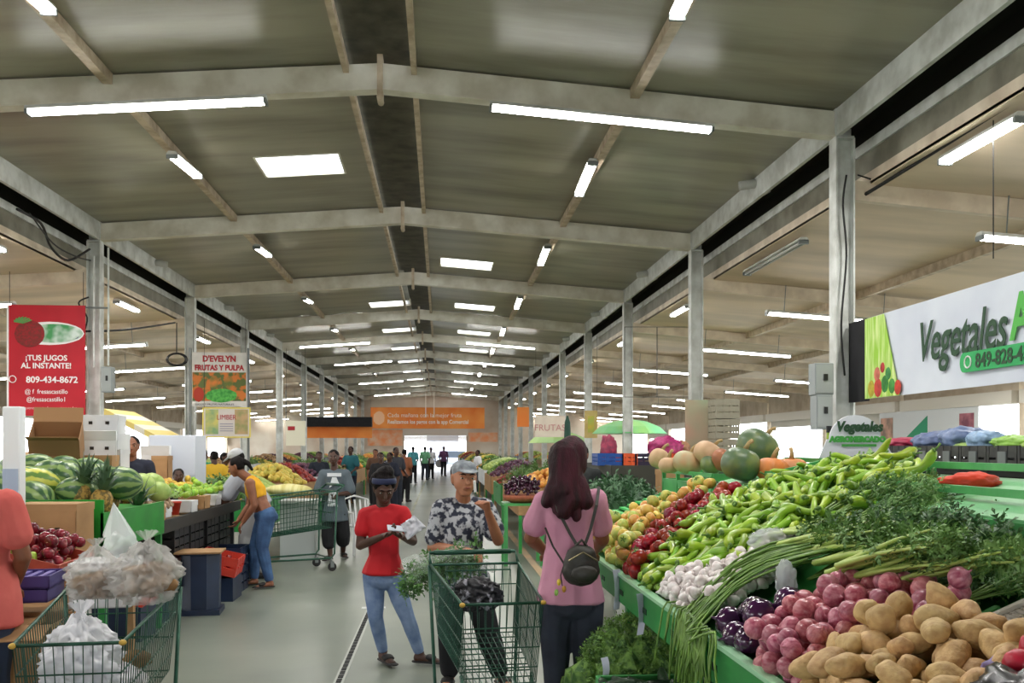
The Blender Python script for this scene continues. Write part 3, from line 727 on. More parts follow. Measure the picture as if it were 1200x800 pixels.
# celery: root end pixel, leaf end pixel
for i, (a, b, h) in enumerate((((905, 630), (1005, 618), .17), ((915, 642), (1020, 632), .20), ((945, 652), (1045, 632), .20), ((958, 664), (1060, 643), .19), ((972, 676), (1075, 652), .17), ((1000, 682), (1100, 660), .15), ((940, 640), (1040, 622), .22), ((1045, 690), (1145, 668), .13), ((985, 668), (1085, 640), .22))):
    p = D(a[0], a[1], h * .8); q = D(b[0], b[1], h + .03); d = q - p
    put_bunch(CEL[i % 3], p, math.atan2(d.y, d.x), -math.atan2(d.z, math.hypot(d.x, d.y)), 'bunch of celery with pale stalks lying among the greens on the stand', 'celery', 'celery bunches on the green stand', .95)
for i, (px, py, h, rz, g) in enumerate(((985, 606, .08, .2, 0), (1008, 602, .07, .0, 0), (1030, 608, .07, -.2, 0), (1030, 616, .08, .0, 0), (1052, 632, .08, .1, 1), (1070, 655, .07, .1, 2), 
                            (1085, 685, .05, -.3, 1), (1100, 672, .05, -.1, 2), (1125, 692, .04, .1, 1), (1085, 668, .08, 1.0, 2), (1110, 700, .03, .2, 1), (1150, 690, .03, 0, 1), (985, 676, .0, .1, 1), (1010, 686, .0, -.1, 0), (1135, 710, .02, .1, 2), (1165, 705, .02, -.1, 1), (1110, 715, .0, .0, 0))):
    p = D(px, py, h)
    if g == 2: put_bunch(DRK[i % 2], p - Vector((.15, 0, 0)), rz + .2, -.25, 'bunch of dark broad-leaved greens beside the white basket', 'greens', 'dark leafy bunches by the white basket', 1, 'leafy_bunch')
    else: put_bunch(PAR[i % 3], p - Vector((.12, 0, .02)), rz, -.3, 'bunch of curly green parsley on the middle of the stand', 'parsley', 'parsley bunches on the stand', 1.1 if g == 0 else .9, 'parsley_bunch')
# translucent produce bags among the greens
bag_m = mat('clear_bag', S(225, 230, 232), .2, trans=.0, alpha=.38, spec=.8)
wbag_m = mat('white_bag', S(232, 234, 238), .35, S(206, 210, 216), 6, 3, alpha=.9, spec=.6)
def bag(name, label, loc, size, seed, m_, group=None, top=True, cat='bag', knot=True, rid=.0):
    vs, fs = ico(5 if rid else 4); out = []
    for v in vs:
        d = 1 + .22 * noise.noise(v * 2.2 + Vector((seed, 0, 0))) + .13 * noise.noise(v * 6 + Vector((0, seed, 0))) + .05 * abs(noise.noise(v * 14))
        z = v.z * d; f = 1 - .55 * max(0, z) ** 2 if knot else 1
        d *= 1 - rid * abs(noise.noise(v * 4.3 + Vector((seed, seed, 1)))) - rid * .5 * abs(noise.noise(v * 9 + Vector((1, seed, 1))))
        out.append((v.x * d * f * size[0], v.y * d * f * size[1], max(z, -.8) * size[2] + .8 * size[2]))
    mb = MB().add(out, fs)
    if knot:
        for k in range(9):
            a = k * .7 + seed; x, y = math.cos(a) * size[0] * .3, math.sin(a) * size[1] * .3; zt = size[2] * 1.75
            mb.add([(0, 0, zt), (x, y, zt + size[2] * .3), (x * .6 - y * .5, y * .6 + x * .5, zt + size[2] * .35)], [(0, 1, 2)])
    o = mb.build(name, m_, None, smooth=True, fix=False); o.location = loc; return tag(o, label, cat, group)
bag('clear_bag', 'crumpled clear bag lying on the peppers beside the celery roots', D(905, 645, .12), (.1, .06, .05), 3, bag_m, knot=False)
bag('clear_bag', 'grey crumpled plastic bag standing between purple and red onions', D(921, 700, .1), (.035, .04, .07), 5, bag_m, knot=False)
# white basket tray on the near deck
wb_m = mat('white_wicker', S(216, 212, 204), .6, S(190, 182, 174), 14, 3)
bk = thing('basket_tray', 'white woven tray lying on the near right of the green stand', 'basket')
x0, x1, y0, y1 = 1.36, 1.82, 1.5, 2.36
def bz(x): return zd(x) + .06
for (a, b) in (((x0, y0), (x0, y1)), ((x0, y1), (x1, y1)), ((x1, y1), (x1, y0)), ((x1, y0), (x0, y0))):
    MB().beam((a[0], a[1], bz(a[0])), (b[0], b[1], bz(b[0])), .018, .03).build('edge', wb_m, bk)
m = MB(); n = 30
for i in range(n):
    x = x0 + (x1 - x0) * (i + .5) / n; m.beam((x, y0, bz(x)), (x, y1, bz(x)), .0125, .006 + .002 * (i % 2))
for i in range(22):
    y = y0 + (y1 - y0) * (i + .5) / 22; m.beam((x0, y, bz(x0) + .004), (x1, y, bz(x1) + .004), .004, .003)
o = m.build('woven_strips', wb_m, bk); o['kind'] = 'stuff'
MB().beam((1.32, 1.6, zd(1.32) + .05), (1.32, 2.4, zd(1.32) + .05), .02, .03).build('divider', green_p, st)
MB().beam((1.32, 2.4, zd(1.32) + .05), (1.5, 2.42, zd(1.5) + .05), .02, .03).build('divider', green_p, st)
bag('black_bag', 'open black plastic bag at the bottom right corner of the stand', (1.12, 1.72, zd(1.12) + .09), (.1, .12, .075), 7, mat('black_bag', S(20, 20, 24), .25), knot=False)
bt_m = mat('beet_red', S(170, 30, 52), .35, rnd=.2)
for i, (x, y) in enumerate(((1.22, 1.84), (1.16, 1.8), (1.27, 1.78), (1.21, 1.72))):
    o = lump(i, (.032, .032, .03), .1, 2).build('radish', bt_m, None, smooth=True); o.location = (x, y, zd(x) + .2); tag(o, 'crimson radish on the black bag in the corner', 'radish', 'radishes on the black bag')
bag('paper_wrap', 'crumpled lilac paper behind the radishes in the corner', (1.22, 1.93, zd(1.2) + .08), (.07, .04, .05), 9, mat('lilac_paper', S(126, 112, 158), .6), knot=False, cat='paper')

# things on the upper shelf
o = bag('red_bag', 'flat red mesh bag on the empty pale green shelf', W(1137, 566, 3.62) - Vector((0, 0, .02)), (.12, .06, .035), 11, mat('red_net', S(214, 62, 34), .5), knot=False)
for i, (px, py, nm) in enumerate(((1168, 580, 'wilted dark leaf bits on the pale green shelf, right'), (1128, 574, 'pale leaf scrap on the pale green shelf'))):
    p = W(px, py, 3.3); m = MB(); rg = random.Random(i)
    for k in range(22 if i == 0 else 4):
        m.add(*LEAF, Matrix.Translation((rg.gauss(0, .03), rg.gauss(0, .03), rg.uniform(0, .02))) @ Euler((rg.gauss(0, .5), rg.gauss(0, .5), rg.uniform(0, 6))).to_matrix().to_4x4() @ Matrix.Scale(.03, 4))
    o = m.build('leaf_scraps', par_lf if i == 0 else cel_st); o.location = (p.x, p.y, zd(p.x) + .015); tag(o, nm, 'leaves', kind='stuff')

# price tags
tag_m = mat('tag_paper', S(206, 208, 222), .6, S(190, 193, 208), 9, 2)
for i, (px, py0, py1, w, Yx, lb) in enumerate(((722, 667, 714, 10, None, 'white price slip hanging from the rim under the red tomatoes'), (750, 695, 744, 11, None, 'white price slip hanging from the rim below the garlic'), (708, 770, 800, 10, 4.4, 'white price slip on the lowest tray'))):
    if Yx is None:
        u = (px - 600) / F; k = (SN + u * CS) / (CS - u * SN); Y = (GX - .03) / k
    else: Y = Yx
    a = W(px, py0, Y); b = W(px, py1, Y); wd_ = w * Y / F / 2
    m = MB(); n = 6; d = Vector((.25, 1, 0)).normalized() if Yx is None else Vector((1, .1, 0))
    d = Vector((.8, .6, 0))
    vs = []
    for j in range(n + 1):
        t_ = j / n; c = Vector((a.x + .012 * math.sin(t_ * 3), Y + .01 * math.sin(t_ * 2), a.z + (b.z - a.z) * t_)); ww = wd_ * (1.25 - .2 * t_)
        for s_ in (-1, 1): vs += [tuple(c + d * s_ * ww - a), tuple(c + d * s_ * ww - a + Vector((0, -.002, 0)))]
    fs = []
    for j in range(n):
        q = j * 4; fs += [(q, q + 2, q + 6, q + 4), (q + 1, q + 5, q + 7, q + 3), (q, q + 4, q + 5, q + 1), (q + 2, q + 3, q + 7, q + 6)]
    m.add(vs, fs); o = m.build('price_tag', tag_m); o.location = a; tag(o, lb, 'price tag')

# lower trays: broccoli-like greens, cucumbers, limes
def leaf_heap(name, poly, base, h, n, leaf, m_, label, cat, seed=1, core=None):
    rg = random.Random(seed); mb = MB(); f = poly_region(poly); xs = [p[0] for p in poly]; ys = [p[1] for p in poly]
    cx, cy = sum(xs) / len(xs), sum(ys) / len(ys); rx = (max(xs) - min(xs)) / 2; ry = (max(ys) - min(ys)) / 2
    def top(x, y): return base + h * max(0.05, 1 - ((x - cx) / rx) ** 2 * .7 - ((y - cy) / ry) ** 2 * .7) ** .6
    core_ = MB(); N_ = 7
    for i in range(30):
        p = f(rg); 
        if p: core_.ball((p[0], p[1], base + (top(*p) - base) * .45), (.09, .09, (top(*p) - base) * .5), 1)
    for i in range(n):
        p = f(rg)
        if not p: continue
        z = base + (top(*p) - base) * (1 - .25 * rg.random() ** 2)
        mb.add(*LEAF, Matrix.Translation((p[0], p[1], z)) @ Euler((rg.gauss(0, .8), rg.gauss(-.3, .7), rg.uniform(0, 6.3))).to_matrix().to_4x4() @ Matrix.Scale(leaf * rg.uniform(.6, 1.3), 4))
    mb.mi = 0; mb.add(core_.v, core_.f)
    o = mb.build(name, m_, None, fix=False); return tag(o, label, cat, kind='stuff')
leaf_heap('green_heap', [(.72, 4.44), (1.28, 4.44), (1.28, 5.08), (.72, 5.08)], .36, .42, 2300, .038, mat('heap_leaf', S(112, 148, 66), .6, S(56, 92, 40), 22, 3, contrast=(.4, .6)), 'heap of small leafy greens on the lowest tray under the rim', 'greens', 5)
cu_m = mat('cucumber_skin', S(44, 66, 44), .35, S(30, 48, 32), 20, 3, rnd=.3, bump=.3, bscale=50)
def cuke(seed):
    rg = random.Random(seed); b = rg.uniform(-.03, .03); m = MB(); n = 9
    m.tube([((i / (n - 1) - .5) * .2, b * math.sin(PI * i / (n - 1)), 0) for i in range(n)], [.027 * math.sin(PI * (.06 + .88 * i / (n - 1))) ** .45 for i in range(n)], 10); return mesh_of(m, 'cucumber', cu_m)
CU = [cuke(i) for i in range(4)]
q8 = drop(110, poly_region([(.76, 3.44), (1.26, 3.44), (1.26, 4.34), (.76, 4.34)]), lambda x, y: .45 + .1 * (1 - abs(x - 1.0) * 3) * 0 + .12 * (x - .74), .036, 12, 8)
scatter('cucumber', q8, CU, 'dark green cucumber in the lower tray below the garlic', 'cucumber', 'cucumbers in the lower tray', lambda rg, q, i: (rg.uniform(0, 6), rg.gauss(0, .25), rg.uniform(0, 6)))
li = mesh_of(lump(2, (.034, .03, .03), .04, 2), 'lime', mat('lime_green', S(120, 160, 60), .35, rnd=.2))
q9 = drop(80, poly_region([(.76, 2.35), (1.26, 2.35), (1.26, 3.32), (.76, 3.32)]), lambda x, y: .45, .036, 13, 8)
scatter('lime', q9, [li, CU[1]], 'round green lime in the lower tray under the onions', 'lime', 'limes in the lower tray', anyrot)
# ================================================================= PEOPLE
def hullpts(ells, n=2):
    """ells: list of (centre, radii, rotation or None) -> convex hull appended as verts, faces"""
    vs, _ = ico(n); b = bmesh.new()
    for e in ells:
        c, r = Vector(e[0]), e[1]; M = e[2] if len(e) > 2 and e[2] is not None else Matrix.Identity(3)
        r = r if isinstance(r, (tuple, list)) else (r, r, r)
        for v in vs: b.verts.new(c + M @ Vector((v.x * r[0], v.y * r[1], v.z * r[2])))
    res = bmesh.ops.convex_hull(b, input=b.verts)
    bmesh.ops.delete(b, geom=list({g for g in res['geom_interior'] + res['geom_unused'] if isinstance(g, bmesh.types.BMVert)}), context='VERTS')
    b.verts.index_update(); out = ([v.co.copy() for v in b.verts], [[v.index for v in f.verts] for f in b.faces]); b.free(); return out
def union(name, hulls, m_, parent, voxel, smooth=4, disp=0, dscale=8, seed=0, fold=None):
    mb = MB()
    for h in hulls:
        v, f = hullpts(h[0], h[1]) if isinstance(h, tuple) else hullpts(h)
        mb.add(v, f)
    o = mb.build(name, m_, None, fix=True)
    md = o.modifiers.new('r', 'REMESH'); md.mode = 'VOXEL'; md.voxel_size = voxel; md.use_smooth_shade = True
    ms = o.modifiers.new('s', 'SMOOTH'); ms.iterations = smooth; ms.factor = .5
    dg = bpy.context.evaluated_depsgraph_get(); me = bpy.data.meshes.new_from_object(o.evaluated_get(dg))
    bpy.data.objects.remove(o)
    if disp:
        n = len(me.vertices); co = [0.0] * (3 * n); me.vertices.foreach_get('co', co); no = [0.0] * (3 * n); me.vertices.foreach_get('normal', no)
        for i in range(n):
            p = Vector(co[3 * i:3 * i + 3]); d = disp * noise.noise(Vector((p.x * dscale, p.y * dscale, p.z * dscale * (fold or 1))) + Vector((seed, seed, 0)))
            for k in range(3): co[3 * i + k] += no[3 * i + k] * d
        me.vertices.foreach_set('co', co)
    me.name = name; me.shade_smooth()
    return mobj(name, me, parent)
skin_mats = {}
def skinm(key, c, c2): return mat('skin_' + key, c, .5, c2, 6, 3, sss=.0)
SK_D = skinm('dark', S(78, 50, 38), S(64, 40, 30)); SK_B = skinm('brown', S(142, 92, 66), S(122, 76, 54)); SK_T = skinm('tan', S(178, 122, 92), S(160, 104, 76))
hair_b = mat('hair_black', S(24, 19, 19), .7, S(14, 11, 11), 30, 3, spec=.15, bump=.6, bscale=90, stretch=(1, 1, .25))
hair_r = mat('hair_burgundy', S(34, 18, 22), .6, S(66, 24, 36), 8, 4, spec=.2, bump=.5, bscale=60, stretch=(2.4, 2.4, .35))
eye_w = mat('eye_white', S(190, 180, 170), .4); eye_d = mat('eye_dark', S(24, 16, 12), .2); lip_m = mat('lips', S(150, 82, 72), .45); lip_d = mat('lips_dark', S(74, 42, 36), .45)
denim = mat('denim_blue', S(66, 98, 140), .8, S(46, 72, 110), 7, 4, bump=.3, bscale=60)
denim_l = mat('denim_light', S(128, 148, 180), .8, S(92, 114, 150), 9, 4, bump=.3, bscale=60)
denim_k = mat('trousers_slate', S(50, 56, 70), .8, S(38, 42, 54), 6, 3, bump=.2, bscale=60)
black_c = mat('black_cloth', S(30, 30, 34), .85, S(22, 22, 26), 6, 3); shoe_k = mat('black_rubber', S(26, 24, 24), .6)

def person(name, label, base, J, clothes, skin, voxel=.006, hair=None, face=True, hyaw=0, hpitch=0, hroll=0, hands=True, group=None, bulk=1.0, body_yaw=None, hs=1.0, curl=(.5, .5), hrad=.078, palm=(None, None)):
    """J: world joint positions; base: point on the ground. A is the photo-left side, B the photo-right side"""
    B_ = Vector((base[0], base[1], 0)); P = {k: (Vector(v) - B_) for k, v in J.items() if k != 'shoe'}
    t = thing(name, label, 'person', B_, 0, group)
    sa, sb = P['shA'], P['shB']; ax = (sb - sa).normalized(); chest = (sa + sb) / 2; pelvis = (P['hipA'] + P['hipB']) / 2
    up = (chest - pelvis).normalized(); fw = up.cross(ax).normalized()
    def frame(x, z):
        z = z.normalized(); x = (x - z * x.dot(z)).normalized(); y = z.cross(x); return Matrix((x, y, z)).transposed()
    F_ = frame(ax, up); hx = (P['hipB'] - P['hipA']).normalized(); G_ = frame(hx, up)
    sw = (sb - sa).length / 2; k = bulk
    waist = P.get('waist', pelvis.lerp(chest, .36)); T = []
    def torso(g=0.0, hem=None):
        c1 = chest - up * .02; r1 = (sw + .012 + g, .082 * k + g, .07 + g); bust = chest - up * .11
        L = [[(c1, r1, F_), (bust, (sw * .86 * k + g, .108 * k + g, .08 + g), F_)], [(bust, (sw * .84 * k + g, .108 * k + g, .08 + g), F_), (waist, (.122 * k + g, .088 * k + g, .07 + g), F_)],
             [(waist, (.122 * k + g, .088 * k + g, .06 + g), G_), (pelvis + up * .05, (.148 * k + g, .105 * k + g, .07 + g), G_)]]
        return L
    head = P['head']; neck = chest + up * .045
    H_ = Euler((hpitch, hroll, hyaw)).to_matrix()         # face looks along local -Y
    s = hs
    def hp(x, y, z): return head + H_ @ Vector((x * s, y * s, z * s))
    hull = []
    hull += torso(0)
    hull.append([(neck - up * .03, .058), (hp(0, .018, -.075), .052)])
    # skull, jaw, nose, brow, ears
    hull.append(([(hp(0, .012, .025), (.074 * s, .09 * s, .088 * s), H_), (hp(0, -.012, -.02), (.067 * s, .076 * s, .07 * s), H_)], 3))
    hull.append([(hp(0, -.012, -.02), (.066 * s, .072 * s, .06 * s), H_), (hp(0, -.042, -.082), (.038 * s, .036 * s, .026 * s), H_)])
    hull.append([(hp(0, -.082, .012), .008 * s), (hp(0, -.103, -.026), (.013 * s, .013 * s, .009 * s), H_)])
    hull.append([(hp(-.03, -.074, .024), .012 * s), (hp(.03, -.074, .024), .012 * s)])
    hull.append([(hp(-.018, -.078, -.052), .009 * s), (hp(.018, -.078, -.052), .009 * s), (hp(0, -.082, -.056), .011 * s)])
    for sg in (-1, 1): hull.append([(hp(sg * .074, .01, .012), (.008 * s, .017 * s, .022 * s), H_), (hp(sg * .073, .008, -.02), (.006 * s, .01 * s, .012 * s), H_)])
    for sg, q in ((-1, sa), (1, sb)): hull.append([(neck + up * .0, .045), (q - ax * sg * .03 + up * .008, .042)])
    lr = {}
    for S_, sg in (('A', -1), ('B', 1)):
        sh, el, wr = P['sh' + S_], P['el' + S_], P['wr' + S_]
        hull.append([(sh, .054 * k), (el, .039 * k)]); hull.append([(sh, .056 * k), (chest - up * .03 + ax * sg * .06, .06)])
        hull.append([(el, .039 * k), (el.lerp(wr, .3), .038 * k), (wr, (.026 * k))])
        hp_, kn, an = P['hip' + S_], P['kn' + S_], P['an' + S_]
        hull.append([(hp_, .084 * k), (hp_.lerp(kn, .5), .072 * k), (kn, .053 * k)]); hull.append([(kn, .053 * k), (kn.lerp(an, .35), .053 * k), (an, .035 * k)])
        ft = P.get('toe' + S_, an + Vector((0, -.16, -.05))); hull.append([(an + Vector((0, 0, -.03)), (.034, .04, .03)), (ft, (.036, .03, .017))])
        hull.append([(an, .036), (an + (an - ft).normalized() * .02 - Vector((0, 0, .04)), .032)])
        # hand
        hd = P.get('hd' + S_)
        d = ((hd - wr) if hd is not None else (wr - el)).normalized(); side = palm[0 if S_ == 'A' else 1]
        pn = Vector(side).normalized() if side else Vector((0, 0, -1)) if abs(d.z) < .7 else Vector((-sg, 0, 0))   # the way the palm faces
        pn = (pn - d * pn.dot(d)).normalized(); w = d.cross(pn)            # across the palm
        if S_ == 'A': w = -w
        cu = curl[0 if S_ == 'A' else 1]; c0 = wr + d * .045 * s
        if hands:
            hull.append([(wr, (.021)), (wr + d * .03, .02), (wr + d * .078 + w * .028, .011), (wr + d * .078 - w * .026, .011)])
            for fi, (off, ln) in enumerate(((-.029, .070), (-.010, .079), (.010, .074), (.028, .058))):
                p = wr + d * .078 + w * off; dd = d.copy(); r_ = .0088
                for sg_ in range(3):
                    a = cu * (1.0, 1.25, .9)[sg_]; dd = (dd * math.cos(a) + pn * math.sin(a)).normalized(); q = p + dd * ln * (.42, .32, .26)[sg_]
                    hull.append([(p, r_), (q, r_ * .92)]); p = q; r_ *= .93
            p = wr + d * .025 - w * .022; q = p + (d * .6 - w * .75 + pn * .25).normalized() * .034; q2 = q + (d * .9 - w * .15 + pn * (.2 + cu * .5)).normalized() * .03
            hull.append([(p, .014), (q, .0105)]); hull.append([(q, .0105), (q2, .009)])
        else: hull.append([(wr, .026), (wr + d * .08, .028)])
    body = union('body', hull, skin, t, voxel, 2)
    # clothes
    for c in clothes:
        kind = c['kind']; g = c.get('g', .012); vx = c.get('vx', max(voxel * 1.3, .008)); hl = []
        if kind == 'shirt':
            hl += torso(g)
            hem = c.get('hem', .0); 
            low = pelvis + up * (.05 - hem); hl.append([(waist, (.124 * k + g, .09 * k + g, .05), G_), (pelvis + up * .06, (.150 * k + g + .016, .108 * k + g + .018, .04), G_), (low, (.158 * k + g + .016, .116 * k + g + .022, .02), G_)])
            if c.get('crop'): hl = hl[:2]; hl[1] = [hl[1][0], (chest - up * c['crop'], (.125 * k + g, .09 * k + g, .02), F_)]
            for q in (sa, sb): hl.append([(neck - up * .012, .05 + g * .6), (q + (chest - q) * .15 + up * .008, .045 + g)])
            hl.append([(chest + up * .02, (.075, .07, .02 + g), F_), (neck + up * .01, (.062, .058, .012), F_)])
            sl = c.get('sleeve', .55)
            for S_, sg in (('A', -1), ('B', 1)):
                sh, el, wr = P['sh' + S_], P['el' + S_], P['wr' + S_]
                if sl > 0:
                    hl.append([(sh, .056 * k + g), (sh.lerp(el, min(sl, 1)), .047 * k + g + c.get('loose', .008))]); hl.append([(sh, .056 * k + g), (chest - up * .04 + ax * sg * .05, .066 + g * .5)])
                    if sl > 1: hl.append([(el, .042 * k + g), (el.lerp(wr, sl - 1), .032 * k + g)])
        if kind in ('trousers', 'shorts'):
            hl.append([(pelvis + up * .07, (.146 * k + g, .104 * k + g, .05), G_), (pelvis - up * .03, (.155 * k + g, .115 * k + g, .07), G_)])
            e = c.get('to', .96)
            for S_ in 'AB':
                hp_, kn, an = P['hip' + S_], P['kn' + S_], P['an' + S_]
                lo = c.get('flare', 0)
                hl.append([(hp_ + up * .02, .088 * k + g), (hp_.lerp(kn, .5), .075 * k + g), (hp_.lerp(kn, min(1, e * 2)), .056 * k + g + lo)])
                if e > .5: hl.append([(kn, .056 * k + g + lo), (kn.lerp(an, .35), .054 * k + g + lo), (kn.lerp(an, (e - .5) * 2), .038 * k + g + lo)])
        o = union(c.get('name', kind), hl, c['m'], t, vx, 2, c.get('disp', .006), c.get('ds', 9), len(t.name) * 1.7, c.get('fold', .6))
    for S_ in 'AB':
        an = P['an' + S_]; ft = P.get('toe' + S_, an + Vector((0, -.16, -.05))); d = (ft - an); d.z = 0; d.normalize(); f0 = Vector((an.x, an.y, ft.z)) - d * .03
        sk_ = J.get('shoe', 'sandal')
        sole = [[(f0 + Vector((0, 0, -.008)), (.038, .038, .012)), (ft + d * .03 + Vector((0, 0, -.008)), (.045, .045, .012))]]
        if sk_ == 'sandal': sole.append([(f0 + d * .105 + Vector((0, 0, .03)), (.048, .03, .022), frame(d.cross(Vector((0, 0, 1))), Vector((0, 0, 1)))), (f0 + d * .14 + Vector((0, 0, .02)), (.048, .02, .02), frame(d.cross(Vector((0, 0, 1))), Vector((0, 0, 1))))])
        else: sole += [[(f0 + Vector((0, 0, .02)), .045), (f0 + Vector((0, 0, .06)), .042)], [(f0 + Vector((0, 0, .02)), .045), (ft + d * .01 + Vector((0, 0, .01)), (.045, .045, .03))]]
        union('shoe', sole, J.get('shoem', shoe_k), t, max(voxel, .007), 2)
    if face:
        for sg in (-1, 1):
            e = MB().ball(hp(sg * .031, -.0755, .006), (.0125 * s, .006 * s, .0058 * s), 2, H_.to_4x4()).build('eye', eye_w, t, smooth=True)
            MB().ball(hp(sg * .031, -.0815, .006), (.0062 * s, .003 * s, .0056 * s), 2, H_.to_4x4()).build('iris', eye_d, e, smooth=True)
            MB().tube([hp(sg * .012, -.086, .026), hp(sg * .03, -.087, .033), hp(sg * .05, -.078, .027)], [.003 * s, .0042 * s, .002 * s], 6).build('eyebrow', hair_b, t, smooth=True)
        MB().tube([hp(-.022, -.080, -.053), hp(-.008, -.092, -.051), hp(0, -.0935, -.0535), hp(.008, -.092, -.051), hp(.022, -.080, -.053)], [.002, .0055, .0062, .0055, .002], 6).build('mouth', lip_d if skin is SK_D else lip_m, t, smooth=True)
    if hair:
        hl = []
        kind = hair[0]
        if kind in ('short', 'cap'): hl.append(([(hp(0, .022, .042), (.079 * s, .088 * s, .078 * s), H_), (hp(0, .035, -.01), (.074 * s, .07 * s, .05 * s), H_)], 3))
        if kind == 'afro': hl += [([(hp(0, .03, .05), (.09 * s, .1 * s, .088 * s), H_), (hp(0, .045, -.01), (.078 * s, .07 * s, .05 * s), H_)], 3), [(hp(.01, .04, .125), (.07, .065, .045), H_), (hp(0, .09, .08), (.06, .05, .05), H_)], [(hp(-.05, .03, .1), .04), (hp(-.06, .06, .04), .045)]]
        if kind == 'long': hl += [([(hp(0, .03, .035), (.089 * s, .092 * s, .089 * s), H_), (hp(0, .05, -.04), (.086 * s, .07 * s, .07 * s), H_)], 3)] + [[(Vector(a) - B_, ra), (Vector(b) - B_, rb)] for a, ra, b, rb in hair[2]]
        if kind == 'tail': hl += [([(hp(0, .024, .04), (.08 * s, .089 * s, .08 * s), H_), (hp(0, .03, -.01), (.076 * s, .07 * s, .05 * s), H_)], 3), [(hp(0, .1, .03), .034), (hp(0, .14, -.01), .03), ], [(hp(0, .14, -.01), .03), (hp(.01, .16, -.09), .018)]]
        union('hair', hl, hair[1], t, max(.006, voxel), 2, .008, 22, 3, .5)
    return t, P, hp, H_, B_

def jt(Y0, **k): return {n: W(v[0], v[1], Y0 + (v[2] if len(v) > 2 else 0)) for n, v in k.items()}
def legs(base, hz=.86, w=.09, stance=.1, yaw=0, shoe='sandal', scale=1, step=0):
    """default standing legs about a base point"""
    r = Matrix.Rotation(yaw, 3, 'Z'); d = {}
    for S_, sg in (('A', -1), ('B', 1)):
        for nm, p in (('hip', (sg * w, 0, hz)), ('kn', (sg * (w + stance) / 2, -.02 + sg * step * .5, hz * .54)), ('an', (sg * stance, .02 + sg * step, .085)), ('toe', (sg * (stance + .02), -.15 + sg * step, .032))):
            d[nm + S_] = Vector(base) + r @ Vector(p)
    return d

# --- man with the cap behind the green trolley
camo = mat('camo_shirt', S(178, 180, 186), .8, S(44, 48, 64), 24, 3, contrast=(.44, .53), bump=.1, bscale=50)
Y0 = 6.45
J = jt(Y0, head=(544, 561, -.04), shA=(517, 596, -.02), shB=(567, 594, .06), elA=(507, 641, .02), wrA=(549, 646, -.36), hdA=(566, 648, -.47), elB=(584, 633, -.05), wrB=(572, 600, -.2), hdB=(565, 575, -.26),
       hipA=(532, 684, 0), hipB=(556, 684, 0), waist=(541, 655, 0), knA=(527, 737, -.05), knB=(571, 740, -.02), anA=(527, 790, .04), anB=(586, 788, .02))
J['toeA'] = J['anA'] + Vector((-.03, -.16, 0)); J['toeB'] = J['anB'] + Vector((.05, -.15, 0))
for q in ('anA', 'anB'): J[q].z = .085
for q in ('toeA', 'toeB'): J[q].z = .032
capman, P_, hp_, H_, B_ = person('person', 'man in grey cap and black-and-white patterned t-shirt pushing the green trolley, hand raised', (W(545, 800, Y0).x, Y0), J,
    [dict(kind='trousers', m=black_c, g=.016, flare=.012, to=.95), dict(kind='shirt', m=camo, g=.014, hem=.06, sleeve=.72, loose=.014, disp=.01)], SK_T, .0055, ('short', hair_b), hyaw=.22, hpitch=.0, hroll=.03, curl=(.75, 1.0), palm=((0, -.3, -1), (-.7, -.7, 0)), bulk=1.02, hs=1.12)
cap_m = mat('cap_grey', S(150, 156, 160), .8, S(110, 116, 124), 24, 3)
c_ = union('cap', [([(hp_(0, .012, .062), (.088, .098, .062), H_), (hp_(0, .02, .03), (.087, .096, .03), H_)], 3), [(hp_(-.04, -.085, .052), (.035, .03, .006), H_), (hp_(.04, -.085, .052), (.035, .03, .006), H_), (hp_(0, -.135, .040), (.045, .03, .005), H_)]], cap_m, capman, .006, 3)
o = MB().tube([W(557, 576, Y0 - .33), W(556, 563, Y0 - .35)], .009, 6).build('white_stick', mat('white_item', S(228, 228, 228), .5)); o.location = (0,0,0); tag(o, 'small white object pinched in the raised hand of the man in the cap', 'paper')

# --- woman in pink, seen from behind
Y0 = 5.1
pink_m = mat('pink_cotton', S(206, 148, 170), .85, S(190, 130, 154), 4, 3, bump=.15, bscale=50)
J = jt(Y0, head=(663, 537, -.0), shA=(638, 588, .02), shB=(697, 586, -.02), elA=(622, 630, .10), wrA=(640, 648, .3), elB=(706, 632, .08), wrB=(694, 648, .3),
       hipA=(652, 705, 0), hipB=(686, 705, 0), waist=(668, 645, 0), knA=(651, 785, .02), knB=(688, 785, 0), anA=(654, 858, .06), anB=(690, 860, .05))
J['toeA'] = J['anA'] + Vector((-.02, .15, 0)); J['toeB'] = J['anB'] + Vector((.03, .15, 0))
for q in ('anA', 'anB'): J[q].z = .085
for q in ('toeA', 'toeB'): J[q].z = .032
J['shoe'] = 'shoe'
long_h = [(W(663, 535, Y0 - .03), .1, W(663, 575, Y0 - .08), .088), (W(662, 552, Y0 - .05), .088, W(668, 585, Y0 - .10), .075), (W(655, 560, Y0 - .06), .06, W(641, 588, Y0 - .10), .035), (W(668, 585, Y0 - .10), .075, W(660, 600, Y0 - .13), .045), (W(676, 565, Y0 - .06), .06, W(686, 588, Y0 - .11), .045), (W(672, 590, Y0 - .10), .045, W(676, 606, Y0 - .13), .025), (W(652, 575, Y0 - .1), .05, W(652, 598, Y0 - .12), .025)]
pw, P_, hp_, H_, B_ = person('person', 'woman with long dark burgundy hair in a pink t-shirt seen from behind, backpack on', (W(668, 860, Y0).x, Y0), J,
    [dict(kind='trousers', m=denim_k, g=.014, to=.97, disp=.003), dict(kind='shirt', m=pink_m, g=.012, hem=.045, sleeve=.62, loose=.012, disp=.01, ds=11)], SK_B, .006, ('long', hair_r, long_h), hyaw=PI + .95, hpitch=0, curl=(.5, .5), bulk=1.02)
